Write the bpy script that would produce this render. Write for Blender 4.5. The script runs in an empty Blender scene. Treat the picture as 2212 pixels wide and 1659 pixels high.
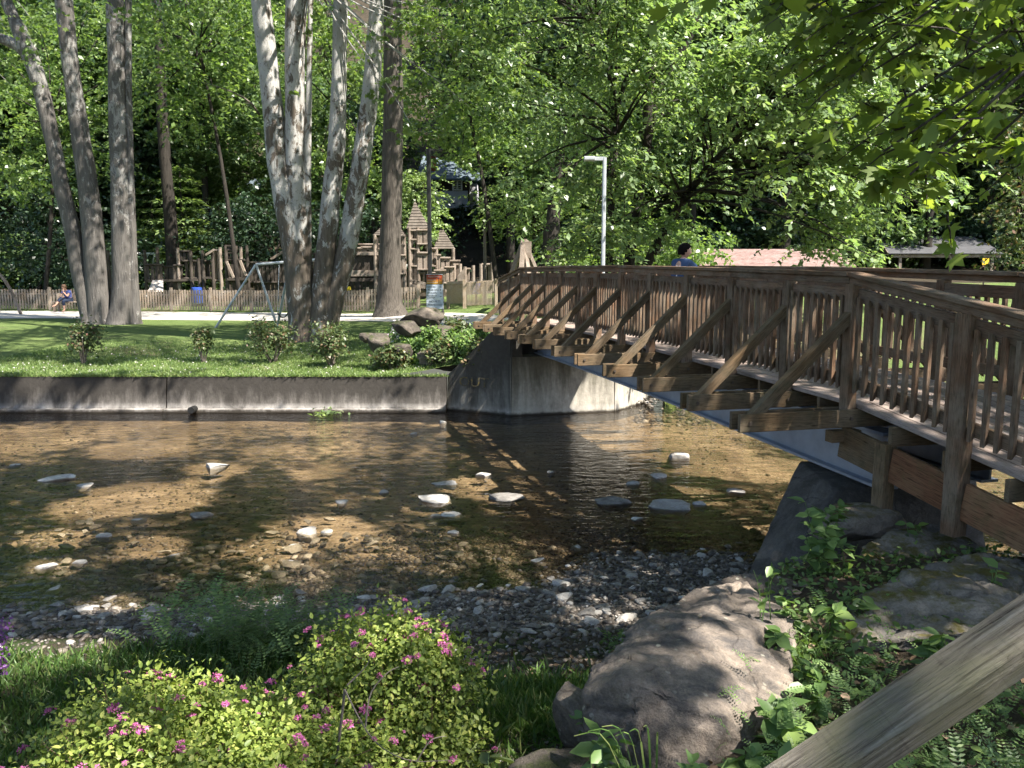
import bpy, bmesh, math, random
import numpy as np
from mathutils import Vector, Matrix, noise as mnoise

# ------------------------------------------------------------------ camera, sky, sun, exposure
scene = bpy.context.scene
EYE, PITCH, FPX = 3.0, math.radians(7.8), 828.0
cam_data = bpy.data.cameras.new('camera')
cam_data.sensor_width = 36.0
cam_data.lens = 36.0 * FPX / 1024.0
cam_data.clip_start = 0.05
cam_data.clip_end = 2000.0
cam = bpy.data.objects.new('camera', cam_data)
scene.collection.objects.link(cam)
cam.location = (0, 0, EYE)
cam.rotation_euler = (math.pi / 2 - PITCH, 0, 0)
scene.camera = cam

TO_SUN = Vector((0.67, -0.42, 1.05)).normalized()
SUN_EL = math.asin(TO_SUN.z)
SUN_AZ = math.atan2(TO_SUN.x, TO_SUN.y)
world = bpy.data.worlds.new('World')
scene.world = world
world.use_nodes = True
wn = world.node_tree.nodes
sky = wn.new('ShaderNodeTexSky')
sky.sky_type = 'NISHITA'
sky.sun_disc = False
sky.sun_elevation = SUN_EL
sky.sun_rotation = SUN_AZ
world.node_tree.links.new(sky.outputs[0], wn['Background'].inputs[0])
wn['Background'].inputs[1].default_value = 0.08
sun_data = bpy.data.lights.new('sun', 'SUN')
sun_data.energy = 5.0
sun_data.angle = math.radians(0.55)
sun_data.color = (1.0, 0.94, 0.84)
sun = bpy.data.objects.new('sun', sun_data)
scene.collection.objects.link(sun)
sun.rotation_euler = TO_SUN.to_track_quat('Z', 'Y').to_euler()
sun.location = (20, -12, 40)
scene.view_settings.view_transform = 'Standard'
scene.view_settings.look = 'None'
scene.view_settings.gamma = 1.0
scene.view_settings.exposure = 1.75
cy = scene.cycles
cy.max_bounces = 8
cy.diffuse_bounces = 4
cy.glossy_bounces = 2
cy.transmission_bounces = 3
cy.transparent_max_bounces = 8
cy.use_adaptive_sampling = True
cy.adaptive_threshold = 0.03
cy.caustics_reflective = False
cy.caustics_refractive = False
cy.sample_clamp_indirect = 6.0
cy.use_denoising = True

# ------------------------------------------------------------------ helpers
COL = scene.collection
random.seed(7)
RNG = np.random.default_rng(11)
CT, ST = math.cos(PITCH), math.sin(PITCH)
QS = 2212.0 / 1024.0


def ray(qx, qy):
    a = (qx / QS - 512.0) / FPX
    b = (qy / QS - 384.0) / FPX
    return Vector((a, CT - b * ST, -ST - b * CT))


def at(qx, qy, Y):
    d = ray(qx, qy)
    return Vector((0, 0, EYE)) + d * (Y / d.y)


def onz(qx, qy, z):
    d = ray(qx, qy)
    return Vector((0, 0, EYE)) + d * ((z - EYE) / d.z)


def sstep(a, b, x):
    t = np.clip((np.asarray(x, float) - a) / (b - a), 0, 1)
    return t * t * (3 - 2 * t)


def tag(o, label=None, cat=None, group=None, kind=None):
    if label: o['label'] = label
    if cat: o['category'] = cat
    if group: o['group'] = group
    if kind: o['kind'] = kind
    return o


def empty(name, loc, label=None, cat=None, group=None, kind=None):
    o = bpy.data.objects.new(name, None)
    COL.objects.link(o)
    o.location = loc
    o.empty_display_size = 0.2
    return tag(o, label, cat, group, kind)


def link(name, mesh, parent=None, mat=None, mw=None):
    """object with world matrix mw under a parent"""
    o = bpy.data.objects.new(name, mesh)
    COL.objects.link(o)
    if mat is not None and not mesh.materials:
        mesh.materials.append(mat)
    if parent is not None:
        o.parent = parent
        o.matrix_parent_inverse = WM(parent).inverted()
    if mw is not None:
        o.matrix_basis = mw
    return o


def WM(o):
    if o.parent is None:
        return o.matrix_basis.copy()
    return WM(o.parent) @ o.matrix_parent_inverse @ o.matrix_basis


class MB:
    def __init__(s):
        s.v = []; s.f = []

    def add(s, vs, fs):
        n = len(s.v)
        s.v += [tuple(p) for p in vs]
        s.f += [tuple(i + n for i in f) for f in fs]
        return s

    def box(s, c, d, rz=0.0):
        c = Vector(c); hx, hy, hz = d[0] / 2, d[1] / 2, d[2] / 2
        R = Matrix.Rotation(rz, 3, 'Z')
        vs = [c + R @ Vector((x, y, z)) for z in (-hz, hz) for y in (-hy, hy) for x in (-hx, hx)]
        return s.add(vs, [(0, 2, 3, 1), (4, 5, 7, 6), (0, 1, 5, 4), (2, 6, 7, 3), (0, 4, 6, 2), (1, 3, 7, 5)])

    def beam(s, p0, p1, w, h, up=(0, 0, 1)):
        p0 = Vector(p0); p1 = Vector(p1)
        M = frame(p0, p1, up)
        L = (p1 - p0).length
        vs = [M @ Vector((x * L, y * w / 2, z * h / 2)) for z in (-1, 1) for y in (-1, 1) for x in (0, 1)]
        return s.add(vs, [(0, 2, 3, 1), (4, 5, 7, 6), (0, 1, 5, 4), (2, 6, 7, 3), (0, 4, 6, 2), (1, 3, 7, 5)])

    def tube(s, pts, rad, seg=8, wob=0.0, caps=True):
        pts = [Vector(p) for p in pts]
        n = len(pts)
        if not hasattr(rad, '__len__'): rad = [rad] * n
        T = [(pts[min(i + 1, n - 1)] - pts[max(i - 1, 0)]).normalized() for i in range(n)]
        N = T[0].orthogonal().normalized()
        base = len(s.v)
        for i in range(n):
            N = (N - T[i] * N.dot(T[i])).normalized()
            B = T[i].cross(N)
            for k in range(seg):
                a = 2 * math.pi * k / seg
                r = rad[i]
                if wob:
                    r *= 1 + wob * mnoise.noise(Vector((math.cos(a) * 1.5, math.sin(a) * 1.5, i * 0.45)) + pts[0])
                s.v.append(tuple(pts[i] + (N * math.cos(a) + B * math.sin(a)) * r))
        for i in range(n - 1):
            for k in range(seg):
                a = base + i * seg + k; b = base + i * seg + (k + 1) % seg
                s.f.append((a, b, b + seg, a + seg))
        if caps:
            s.f.append(tuple(base + k for k in reversed(range(seg))))
            s.f.append(tuple(base + (n - 1) * seg + k for k in range(seg)))
        return s

    def mesh(s, name, smooth=False):
        me = bpy.data.meshes.new(name)
        me.from_pydata(s.v, [], s.f)
        if smooth:
            me.polygons.foreach_set('use_smooth', [True] * len(me.polygons))
        me.update()
        return me

    def build(s, name, mat, parent=None, smooth=False):
        return link(name, s.mesh(name, smooth), parent, mat, Matrix.Identity(4))


def frame(p0, p1, up=(0, 0, 1)):
    x = (Vector(p1) - Vector(p0)).normalized()
    up = Vector(up)
    if abs(x.dot(up)) > 0.98: up = Vector((0, 1, 0)) if abs(x.y) < 0.9 else Vector((1, 0, 0))
    y = up.cross(x).normalized()
    z = x.cross(y)
    M = Matrix((x, y, z)).transposed().to_4x4()
    M.translation = Vector(p0)
    return M


_cache = {}


def cham_mesh(L, w, h, c, mat, cut0=0.0, cut1=0.0):
    """a board along local X with chamfered long edges; cut0/cut1 slant the ends"""
    key = (round(L, 3), round(w, 4), round(h, 4), round(c, 4), mat.name, round(cut0, 3), round(cut1, 3))
    if key in _cache: return _cache[key]
    a, b = w / 2, h / 2
    sec = [(-a + c, -b), (a - c, -b), (a, -b + c), (a, b - c), (a - c, b), (-a + c, b), (-a, b - c), (-a, -b + c)]
    vs = [(cut0 * (y / a) * 0.5, y, z) for y, z in sec] + [(L + cut1 * (y / a) * 0.5, y, z) for y, z in sec]
    fs = [(i, (i + 1) % 8, 8 + (i + 1) % 8, 8 + i) for i in range(8)]
    fs += [tuple(reversed(range(8))), tuple(range(8, 16))]
    me = bpy.data.meshes.new('board')
    me.from_pydata(vs, [], fs)
    me.materials.append(mat)
    me.update()
    _cache[key] = me
    return me


def board(name, p0, p1, w, h, mat, parent, up=(0, 0, 1), c=0.005, cut0=0.0, cut1=0.0):
    """own object: w across (horizontal), h along 'up'"""
    L = (Vector(p1) - Vector(p0)).length
    return link(name, cham_mesh(L, w, h, min(c, w / 4, h / 4), mat, cut0, cut1), parent, None, frame(p0, p1, up))


# ------------------------------------------------------------------ materials
class NT:
    def __init__(s, name):
        s.m = bpy.data.materials.new(name)
        s.m.use_nodes = True
        s.t = s.m.node_tree
        s.b = s.t.nodes['Principled BSDF']
        s.out = s.t.nodes['Material Output']
        s._co = None

    def n(s, t, **k):
        nd = s.t.nodes.new(t)
        for a, b in k.items(): setattr(nd, a, b)
        return nd

    def l(s, a, b): s.t.links.new(a, b)

    def coord(s, kind='Object', scale=(1, 1, 1), rnd=False):
        tc = s.n('ShaderNodeTexCoord')
        mp = s.n('ShaderNodeMapping')
        mp.inputs['Scale'].default_value = scale
        s.l(tc.outputs[kind], mp.inputs[0])
        if rnd:
            oi = s.n('ShaderNodeObjectInfo')
            m = s.n('ShaderNodeMath', operation='MULTIPLY'); m.inputs[1].default_value = 91.0
            s.l(oi.outputs['Random'], m.inputs[0])
            s.l(m.outputs[0], mp.inputs['Location'])
        return mp.outputs[0]

    def world(s, scale=(1, 1, 1)):
        g = s.n('ShaderNodeNewGeometry')
        mp = s.n('ShaderNodeMapping')
        mp.inputs['Scale'].default_value = scale
        s.l(g.outputs['Position'], mp.inputs[0])
        return mp.outputs[0]

    def noise(s, co, scale, detail=4.0, rough=0.6, dist=0.0):
        t = s.n('ShaderNodeTexNoise')
        t.inputs['Scale'].default_value = scale
        t.inputs['Detail'].default_value = detail
        t.inputs['Roughness'].default_value = rough
        t.inputs['Distortion'].default_value = dist
        s.l(co, t.inputs['Vector'])
        return t.outputs[0]

    def voro(s, co, scale, out='Distance', feature='F1'):
        t = s.n('ShaderNodeTexVoronoi', feature=feature)
        t.inputs['Scale'].default_value = scale
        s.l(co, t.inputs['Vector'])
        return t.outputs[out]

    def ramp(s, fac, stops, interp='LINEAR'):
        r = s.n('ShaderNodeValToRGB')
        r.color_ramp.interpolation = interp
        el = r.color_ramp.elements
        while len(el) < len(stops): el.new(0.5)
        for e, (p, c) in zip(el, stops):
            e.position = p
            e.color = (c[0], c[1], c[2], 1) if hasattr(c, '__len__') else (c, c, c, 1)
        s.l(fac, r.inputs[0])
        return r.outputs[0]

    def mix(s, fac, a, b, mode='MIX'):
        m = s.n('ShaderNodeMix', data_type='RGBA', blend_type=mode)
        for src, idx in ((fac, 0), (a, 6), (b, 7)):
            if hasattr(src, 'is_output'): s.l(src, m.inputs[idx])
            elif idx == 0: m.inputs[0].default_value = src
            else: m.inputs[idx].default_value = (*src, 1) if hasattr(src, '__len__') else (src, src, src, 1)
        return m.outputs[2]

    def math(s, op, a, b=None, clamp=False):
        m = s.n('ShaderNodeMath', operation=op, use_clamp=clamp)
        for i, x in enumerate((a, b)):
            if x is None: continue
            if hasattr(x, 'is_output'): s.l(x, m.inputs[i])
            else: m.inputs[i].default_value = x
        return m.outputs[0]

    def bump(s, h, strength=0.3, dist=0.02):
        b = s.n('ShaderNodeBump')
        b.inputs['Strength'].default_value = strength
        b.inputs['Distance'].default_value = dist
        s.l(h, b.inputs['Height'])
        s.l(b.outputs[0], s.b.inputs['Normal'])
        return b.outputs[0]

    def fin(s, col, rough=0.8, spec=0.3, metal=0.0):
        if hasattr(col, 'is_output'): s.l(col, s.b.inputs['Base Color'])
        else: s.b.inputs['Base Color'].default_value = (*col, 1)
        if hasattr(rough, 'is_output'): s.l(rough, s.b.inputs['Roughness'])
        else: s.b.inputs['Roughness'].default_value = rough
        s.b.inputs['Specular IOR Level'].default_value = spec
        s.b.inputs['Metallic'].default_value = metal
        return s.m


def wood_mat(name, c1, c2, weather=None, algae=None, scale=1.0, bump=0.35, rough=0.78):
    t = NT(name)
    co = t.coord('Object', (1.2 * scale, 22 * scale, 22 * scale), rnd=True)
    co2 = t.coord('Object', (1, 1, 1), rnd=True)
    g = t.noise(co, 2.2, 5, 0.65, 0.6)
    fine = t.noise(co, 9.0, 3, 0.6)
    blot = t.noise(co2, 2.6, 4, 0.6)
    col = t.ramp(g, [(0.3, c1), (0.7, c2)])
    oi = t.n('ShaderNodeObjectInfo')
    hs = t.n('ShaderNodeHueSaturation')
    v = t.n('ShaderNodeMapRange'); v.inputs[3].default_value = 0.68; v.inputs[4].default_value = 1.3
    t.l(oi.outputs['Random'], v.inputs[0]); t.l(v.outputs[0], hs.inputs['Value'])
    t.l(col, hs.inputs['Color'])
    col = hs.outputs[0]
    if weather:
        col = t.mix(t.ramp(blot, [(0.38, 0.0), (0.66, 0.85)]), col, weather)
    if algae:
        b3 = t.noise(co2, 5.0, 5, 0.7)
        col = t.mix(t.ramp(b3, [(0.5, 0.0), (0.75, 0.8)]), col, algae)
    dark = t.ramp(fine, [(0.32, 0.45), (0.5, 1.0)])
    col = t.mix(1.0, col, dark, 'MULTIPLY')
    kn = t.voro(t.coord('Object', (2.0, 9, 9), rnd=True), 1.3)
    col = t.mix(t.ramp(kn, [(0.04, 0.75), (0.1, 0.0)]), col, (c1[0] * 0.3, c1[1] * 0.3, c1[2] * 0.3))
    t.bump(t.math('ADD', g, fine), bump, 0.006)
    return t.fin(col, 0.88, 0.15)


def leaf_mat(name, dark, light, trans=0.35, rough=0.42, spec=0.4, tint=None, dead=0.0):
    t = NT(name)
    g = t.n('ShaderNodeNewGeometry')
    stops = [(0.0, dark), (0.75, light), (1.0, tint or light)]
    col = t.ramp(g.outputs['Random Per Island'], stops)
    big = t.noise(t.world((1, 1, 1)), 0.35, 2, 0.5)
    hs = t.n('ShaderNodeHueSaturation')
    mr = t.n('ShaderNodeMapRange'); mr.inputs[1].default_value = 0.3; mr.inputs[2].default_value = 0.7
    mr.inputs[3].default_value = 0.75; mr.inputs[4].default_value = 1.2
    t.l(big, mr.inputs[0]); t.l(mr.outputs[0], hs.inputs['Value']); t.l(col, hs.inputs['Color'])
    col = hs.outputs[0]
    t.fin(col, rough, spec)
    tr = t.n('ShaderNodeBsdfTranslucent')
    tc = t.mix(1.0, col, (1.2, 1.3, 0.6), 'MULTIPLY')
    t.l(tc, tr.inputs[0])
    mx = t.n('ShaderNodeMixShader'); mx.inputs[0].default_value = trans
    t.l(t.b.outputs[0], mx.inputs[1]); t.l(tr.outputs[0], mx.inputs[2])
    t.l(mx.outputs[0], t.out.inputs[0])
    return t.m


def plain(name, col, rough=0.6, spec=0.4, metal=0.0, var=0.15, scale=6.0, bump=0.0):
    t = NT(name)
    n = t.noise(t.coord('Object', (1, 1, 1), rnd=True), scale, 4, 0.6)
    c = t.ramp(n, [(0.25, [x * (1 - var) for x in col]), (0.75, [min(1, x * (1 + var)) for x in col])])
    if bump: t.bump(n, bump, 0.01)
    return t.fin(c, rough, spec, metal)


def stone_mat(name, c1, c2, lichen=None, moss=None, scale=1.0, bump=0.6, rnd=True, stain=None, mossz=False):
    t = NT(name)
    co = t.coord('Object', (scale, scale, scale), rnd=rnd)
    n1 = t.noise(co, 2.3, 6, 0.62, 0.4)
    n2 = t.noise(co, 14.0, 5, 0.7)
    col = t.ramp(n1, [(0.28, c1), (0.72, c2)])
    col = t.mix(0.55, col, t.ramp(n2, [(0.25, 0.55), (0.7, 1.15)]), 'MULTIPLY')
    if rnd:
        oi = t.n('ShaderNodeObjectInfo')
        hs = t.n('ShaderNodeHueSaturation')
        v = t.n('ShaderNodeMapRange'); v.inputs[3].default_value = 0.7; v.inputs[4].default_value = 1.25
        t.l(oi.outputs['Random'], v.inputs[0]); t.l(v.outputs[0], hs.inputs['Value']); t.l(col, hs.inputs['Color'])
        col = hs.outputs[0]
    if stain:
        n4 = t.noise(co, 1.4, 6, 0.7, 0.8)
        col = t.mix(t.ramp(n4, [(0.45, 0.0), (0.62, 0.8)]), col, stain)
    if lichen:
        vo = t.voro(co, 9.0)
        n3 = t.noise(co, 3.2, 2)
        f = t.math('MULTIPLY', t.ramp(vo, [(0.16, 1.0), (0.24, 0.0)]), t.ramp(n3, [(0.5, 0.0), (0.6, 0.75)]))
        col = t.mix(f, col, lichen)
    if moss:
        g = t.n('ShaderNodeNewGeometry'); sx = t.n('ShaderNodeSeparateXYZ'); t.l(g.outputs['Normal'], sx.inputs[0])
        n5 = t.noise(co, 4.5, 5, 0.7)
        f = t.math('MULTIPLY', t.ramp(sx.outputs[2], [(0.3, 0.0), (0.8, 1.0)]), t.ramp(n5, [(0.46, 0.0), (0.6, 0.9)]))
        col = t.mix(f, col, moss)
    n6 = t.noise(co, 48.0, 4, 0.75)
    col = t.mix(0.6, col, t.ramp(n6, [(0.3, 0.5), (0.52, 1.0), (0.75, 1.35)]), 'MULTIPLY')
    mpv = t.n('ShaderNodeVectorMath', operation='ADD')
    sc_ = t.n('ShaderNodeVectorMath', operation='SCALE'); sc_.inputs['Scale'].default_value = 0.35
    nz = t.n('ShaderNodeTexNoise'); nz.inputs['Scale'].default_value = 3.0; nz.inputs['Detail'].default_value = 5; t.l(co, nz.inputs['Vector'])
    t.l(nz.outputs['Color'], sc_.inputs[0]); t.l(co, mpv.inputs[0]); t.l(sc_.outputs[0], mpv.inputs[1])
    ce = t.voro(mpv.outputs[0], 0.6, 'Distance', 'DISTANCE_TO_EDGE')
    crk = t.ramp(ce, [(0.002, 0.3), (0.010, 1.0)])
    col = t.mix(t.ramp(n1, [(0.42, 0.0), (0.62, 0.75)]), col, crk, 'MULTIPLY')
    hh = t.math('ADD', t.math('ADD', n1, t.math('MULTIPLY', n2, 0.5)), t.math('ADD', t.math('MULTIPLY', n6, 0.22), t.math('MULTIPLY', crk, 0.12)))
    t.bump(hh, bump, 0.05 / scale)
    return t.fin(col, 0.88, 0.22)

# ------------------------------------------------------------------ material set
def vec(*a): return tuple(a)


BRIDGE = wood_mat('stained_timber', (0.098, 0.056, 0.034), (0.215, 0.128, 0.080), weather=(0.225, 0.178, 0.135), algae=(0.085, 0.08, 0.050))
BRIDGE2 = wood_mat('brown_green_timber', (0.092, 0.058, 0.032), (0.195, 0.130, 0.074), weather=(0.165, 0.13, 0.092), algae=(0.066, 0.066, 0.038))
FASCIA = wood_mat('red_brown_timber', (0.15, 0.068, 0.037), (0.25, 0.125, 0.070), weather=(0.24, 0.15, 0.085), algae=(0.12, 0.10, 0.045), scale=0.8)
DECK = wood_mat('grey_deck_timber', (0.20, 0.15, 0.125), (0.33, 0.26, 0.225), weather=(0.36, 0.30, 0.27), bump=0.3)
GREYWOOD = wood_mat('weathered_timber', (0.13, 0.105, 0.082), (0.30, 0.25, 0.20), weather=(0.33, 0.29, 0.25), algae=(0.12, 0.13, 0.06), scale=0.8, bump=0.9)
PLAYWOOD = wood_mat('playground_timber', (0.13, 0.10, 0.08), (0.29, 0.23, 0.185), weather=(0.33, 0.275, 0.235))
PLAYSHADE = wood_mat('shaded_playground_timber', (0.032, 0.026, 0.022), (0.078, 0.064, 0.053), weather=(0.10, 0.084, 0.072))  # darker copy of the playground timber, with tree shade put into its colour
FENCEWOOD = wood_mat('fence_timber', (0.25, 0.185, 0.13), (0.42, 0.33, 0.25), weather=(0.40, 0.34, 0.29))
SHINGLE = stone_mat('wood_shingle', (0.10, 0.083, 0.07), (0.20, 0.17, 0.145), scale=2.0, bump=0.4)
STEEL = plain('galvanised_steel', (0.24, 0.27, 0.33), 0.45, 0.5, 0.35, 0.28, 3.0)
POLE_GREY = plain('grey_pole_paint', (0.42, 0.45, 0.48), 0.45, 0.5, 0.2, 0.12)
POLE_BLACK = plain('black_pole_paint', (0.014, 0.015, 0.016), 0.5, 0.4)
WHITEPAINT = plain('white_paint', (0.75, 0.75, 0.73), 0.5, 0.4)
ROCK = stone_mat('grey_brown_boulder', (0.095, 0.078, 0.066), (0.36, 0.295, 0.24), lichen=(0.36, 0.34, 0.28), stain=(0.060, 0.058, 0.060), scale=1.8, bump=1.0)
MOSSROCK = stone_mat('mossy_boulder', (0.12, 0.105, 0.09), (0.30, 0.26, 0.22), moss=(0.10, 0.085, 0.018), stain=(0.09, 0.085, 0.08), scale=1.3, bump=0.8)
PALE = stone_mat('pale_river_stone', (0.33, 0.31, 0.285), (0.56, 0.53, 0.49), stain=(0.30, 0.27, 0.24), scale=3.0, bump=0.5)
STONE = stone_mat('grey_river_stone', (0.13, 0.12, 0.11), (0.36, 0.335, 0.31), scale=4.0, bump=0.4)

LEAF_FOREST = leaf_mat('forest_leaves', (0.065, 0.115, 0.045), (0.140, 0.215, 0.085), 0.42, rough=0.34, spec=0.55, tint=(0.20, 0.26, 0.12))
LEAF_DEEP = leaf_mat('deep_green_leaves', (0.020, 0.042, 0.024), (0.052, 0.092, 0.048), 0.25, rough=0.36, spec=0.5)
LEAF_TREE = leaf_mat('birch_green_leaves', (0.135, 0.205, 0.095), (0.235, 0.325, 0.155), 0.48, rough=0.34, spec=0.55, tint=(0.33, 0.41, 0.16))
LEAF_SYC = leaf_mat('sycamore_leaves', (0.100, 0.165, 0.052), (0.190, 0.275, 0.088), 0.47, rough=0.34, spec=0.55, tint=(0.27, 0.34, 0.12))
LEAF_MAPLE = leaf_mat('maple_leaves', (0.110, 0.160, 0.040), (0.190, 0.255, 0.062), 0.55, rough=0.5, tint=(0.25, 0.30, 0.06))
LEAF_HEM = leaf_mat('bright_soft_needles', (0.14, 0.205, 0.080), (0.235, 0.32, 0.125), 0.38)
LEAF_SPI = leaf_mat('golden_spirea_leaves', (0.115, 0.165, 0.034), (0.235, 0.295, 0.062), 0.35, rough=0.5, tint=(0.37, 0.39, 0.11))
LEAF_SHRUB = leaf_mat('shrub_leaves', (0.060, 0.088, 0.036), (0.115, 0.155, 0.062), 0.3, tint=(0.22, 0.12, 0.09))
LEAF_WEED = leaf_mat('weed_leaves', (0.080, 0.138, 0.046), (0.150, 0.235, 0.075), 0.38, tint=(0.25, 0.34, 0.11))
LEAF_VETCH = leaf_mat('vetch_leaves', (0.095, 0.155, 0.055), (0.155, 0.235, 0.085), 0.36, tint=(0.21, 0.29, 0.10))
GRASSBLADE = leaf_mat('grass_blades', (0.045, 0.10, 0.024), (0.11, 0.185, 0.045), 0.35, tint=(0.21, 0.23, 0.09))
LAWNBLADE = leaf_mat('lawn_blades', (0.095, 0.155, 0.045), (0.175, 0.250, 0.078), 0.33, tint=(0.28, 0.33, 0.13))
PINK = leaf_mat('pink_blossom', (0.34, 0.07, 0.22), (0.52, 0.14, 0.36), 0.25, rough=0.7, tint=(0.64, 0.28, 0.46))
WHITEFLOWER = leaf_mat('white_blossom', (0.55, 0.45, 0.52), (0.75, 0.68, 0.72), 0.3, rough=0.7)
TWIG = plain('bare_twig', (0.13, 0.11, 0.095), 0.8, 0.2)


def bark_mat(name, base, base2, pale, lo, hi, zlo=0.0, zhi=8.0, fur=1.0):
    """base bark with pale patches that take over with height (peeling plane-tree bark)"""
    t = NT(name)
    co = t.world((1, 1, 0.45))
    cs = t.world((5, 5, 0.55))
    n1 = t.noise(co, 3.0, 6, 0.65, 0.5)
    ridge = t.noise(cs, 3.2 * fur, 5, 0.65, 0.3)
    col = t.ramp(ridge, [(0.3, base), (0.7, base2)])
    if pale:
        sp = t.n('ShaderNodeSeparateXYZ'); t.l(t.world(), sp.inputs[0])
        mr = t.n('ShaderNodeMapRange'); mr.inputs[1].default_value = zlo; mr.inputs[2].default_value = zhi
        mr.inputs[3].default_value = lo; mr.inputs[4].default_value = hi
        t.l(sp.outputs[2], mr.inputs[0])
        pa = t.noise(t.world((1, 1, 0.55)), 4.2, 8, 0.72, 0.8)
        pb = t.noise(t.world((1, 1, 0.6)), 1.1, 3, 0.5, 0.3)
        m = t.math('ADD', t.math('MULTIPLY', pa, 0.75), t.math('MULTIPLY', pb, 0.35))
        f = t.ramp(t.math('ADD', m, mr.outputs[0]), [(0.60, 0.0), (0.635, 1.0)])
        pc = t.ramp(n1, [(0.3, [x * 0.66 for x in pale]), (0.7, pale)])
        col = t.mix(f, col, pc)
        fl_ = t.noise(t.world((1, 1, 0.6)), 17.0, 4, 0.7, 0.4)
        col = t.mix(t.ramp(fl_, [(0.60, 0.0), (0.66, 0.8)]), col, base)
    t.bump(t.math('ADD', ridge, t.math('MULTIPLY', n1, 0.5)), 0.9, 0.05)
    return t.fin(col, 0.88, 0.2)


BARK_SYC = bark_mat('sycamore_bark', (0.075, 0.060, 0.048), (0.165, 0.138, 0.112), (0.44, 0.43, 0.41), -0.03, 0.13, 1.0, 8.0)
BARK_SYC2 = bark_mat('old_sycamore_bark', (0.070, 0.063, 0.058), (0.145, 0.134, 0.124), (0.30, 0.29, 0.275), -0.03, 0.055, 2.0, 11.0)
BARK_OAK = bark_mat('furrowed_bark', (0.040, 0.034, 0.029), (0.125, 0.109, 0.094), None, 0, 0, fur=1.3)
BARK_DARK = bark_mat('dark_bark', (0.016, 0.014, 0.012), (0.048, 0.041, 0.035), None, 0, 0)


def ground_mat(name, stops, scale, bump, bd, extra=None, rough=0.95):
    t = NT(name)
    w = t.world()
    n1 = t.noise(w, scale, 6, 0.65, 0.4)
    n2 = t.noise(w, scale * 11, 4, 0.7)
    n3 = t.noise(w, scale * 60, 3, 0.7)
    f = t.math('ADD', t.math('MULTIPLY', n1, 0.6), t.math('MULTIPLY', n2, 0.4))
    col = t.ramp(f, stops)
    col = t.mix(0.6, col, t.ramp(n3, [(0.3, 0.55), (0.7, 1.3)]), 'MULTIPLY')
    if extra: col = extra(t, w, col, n1)
    t.bump(t.math('ADD', n2, n3), bump, bd)
    return t.fin(col, rough, 0.12)


def lawn_extra(t, w, col, n1):
    bare = t.noise(w, 0.16, 5, 0.7, 0.3)
    col = t.mix(t.ramp(bare, [(0.56, 0.0), (0.64, 0.75)]), col, (0.155, 0.118, 0.085))
    return col


LAWN = ground_mat('lawn_grass', [(0.3, (0.066, 0.100, 0.034)), (0.5, (0.118, 0.166, 0.052)), (0.7, (0.19, 0.228, 0.085))], 0.9, 0.8, 0.05, lawn_extra)
FORESTFLOOR = ground_mat('leaf_litter', [(0.35, (0.025, 0.022, 0.016)), (0.65, (0.075, 0.060, 0.042))], 0.8, 0.7, 0.06)
PATHM = ground_mat('pale_gravel_path', [(0.3, (0.42, 0.385, 0.345)), (0.7, (0.56, 0.52, 0.475))], 0.8, 0.3, 0.02)


def bank_extra(t, w, col, n1):
    g = t.noise(w, 1.7, 5, 0.7, 0.5)
    return t.mix(t.ramp(g, [(0.46, 0.0), (0.58, 0.85)]), col, (0.045, 0.075, 0.022))


BANK = ground_mat('bank_soil', [(0.3, (0.045, 0.036, 0.026)), (0.55, (0.105, 0.084, 0.062)), (0.75, (0.175, 0.145, 0.115))], 2.2, 0.8, 0.04, bank_extra)


def bed_mat():
    t = NT('creek_bed_silt')
    w = t.world()
    n1 = t.noise(w, 0.55, 6, 0.65, 0.6)
    n2 = t.noise(t.world((1, 2.2, 1)), 4.6, 8, 0.78, 0.5)
    silt = t.ramp(t.math('ADD', t.math('MULTIPLY', n1, 0.5), t.math('MULTIPLY', n2, 0.5)), [(0.34, (0.078, 0.058, 0.040)), (0.48, (0.190, 0.148, 0.106)), (0.62, (0.46, 0.37, 0.275))])
    v = t.n('ShaderNodeTexVoronoi'); v.inputs['Scale'].default_value = 17.0; t.l(t.world((1, 1.3, 1)), v.inputs['Vector'])
    bw = t.n('ShaderNodeRGBToBW'); t.l(v.outputs['Color'], bw.inputs[0])
    peb = t.ramp(bw.outputs[0], [(0.2, (0.055, 0.048, 0.042)), (0.6, (0.16, 0.14, 0.12)), (0.9, (0.34, 0.31, 0.28))])
    sp = t.n('ShaderNodeSeparateXYZ'); t.l(w, sp.inputs[0])
    near = t.n('ShaderNodeMapRange'); near.inputs[1].default_value = 10.5; near.inputs[2].default_value = 7.0
    near.inputs[3].default_value = 0.12; near.inputs[4].default_value = 0.62
    t.l(sp.outputs[1], near.inputs[0])
    pf = t.math('GREATER_THAN', t.math('ADD', near.outputs[0], t.math('MULTIPLY', n2, 0.55)), 0.72)
    col = t.mix(pf, silt, peb)
    alg = t.noise(w, 0.9, 4, 0.6)
    col = t.mix(t.ramp(alg, [(0.62, 0.0), (0.74, 0.25)]), col, (0.10, 0.09, 0.045))
    h = t.math('ADD', t.math('MULTIPLY', v.outputs['Distance'], -1.2), n2)
    t.bump(h, 0.7, 0.03)
    return t.fin(col, 0.8, 0.25)


BED = bed_mat()


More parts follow.
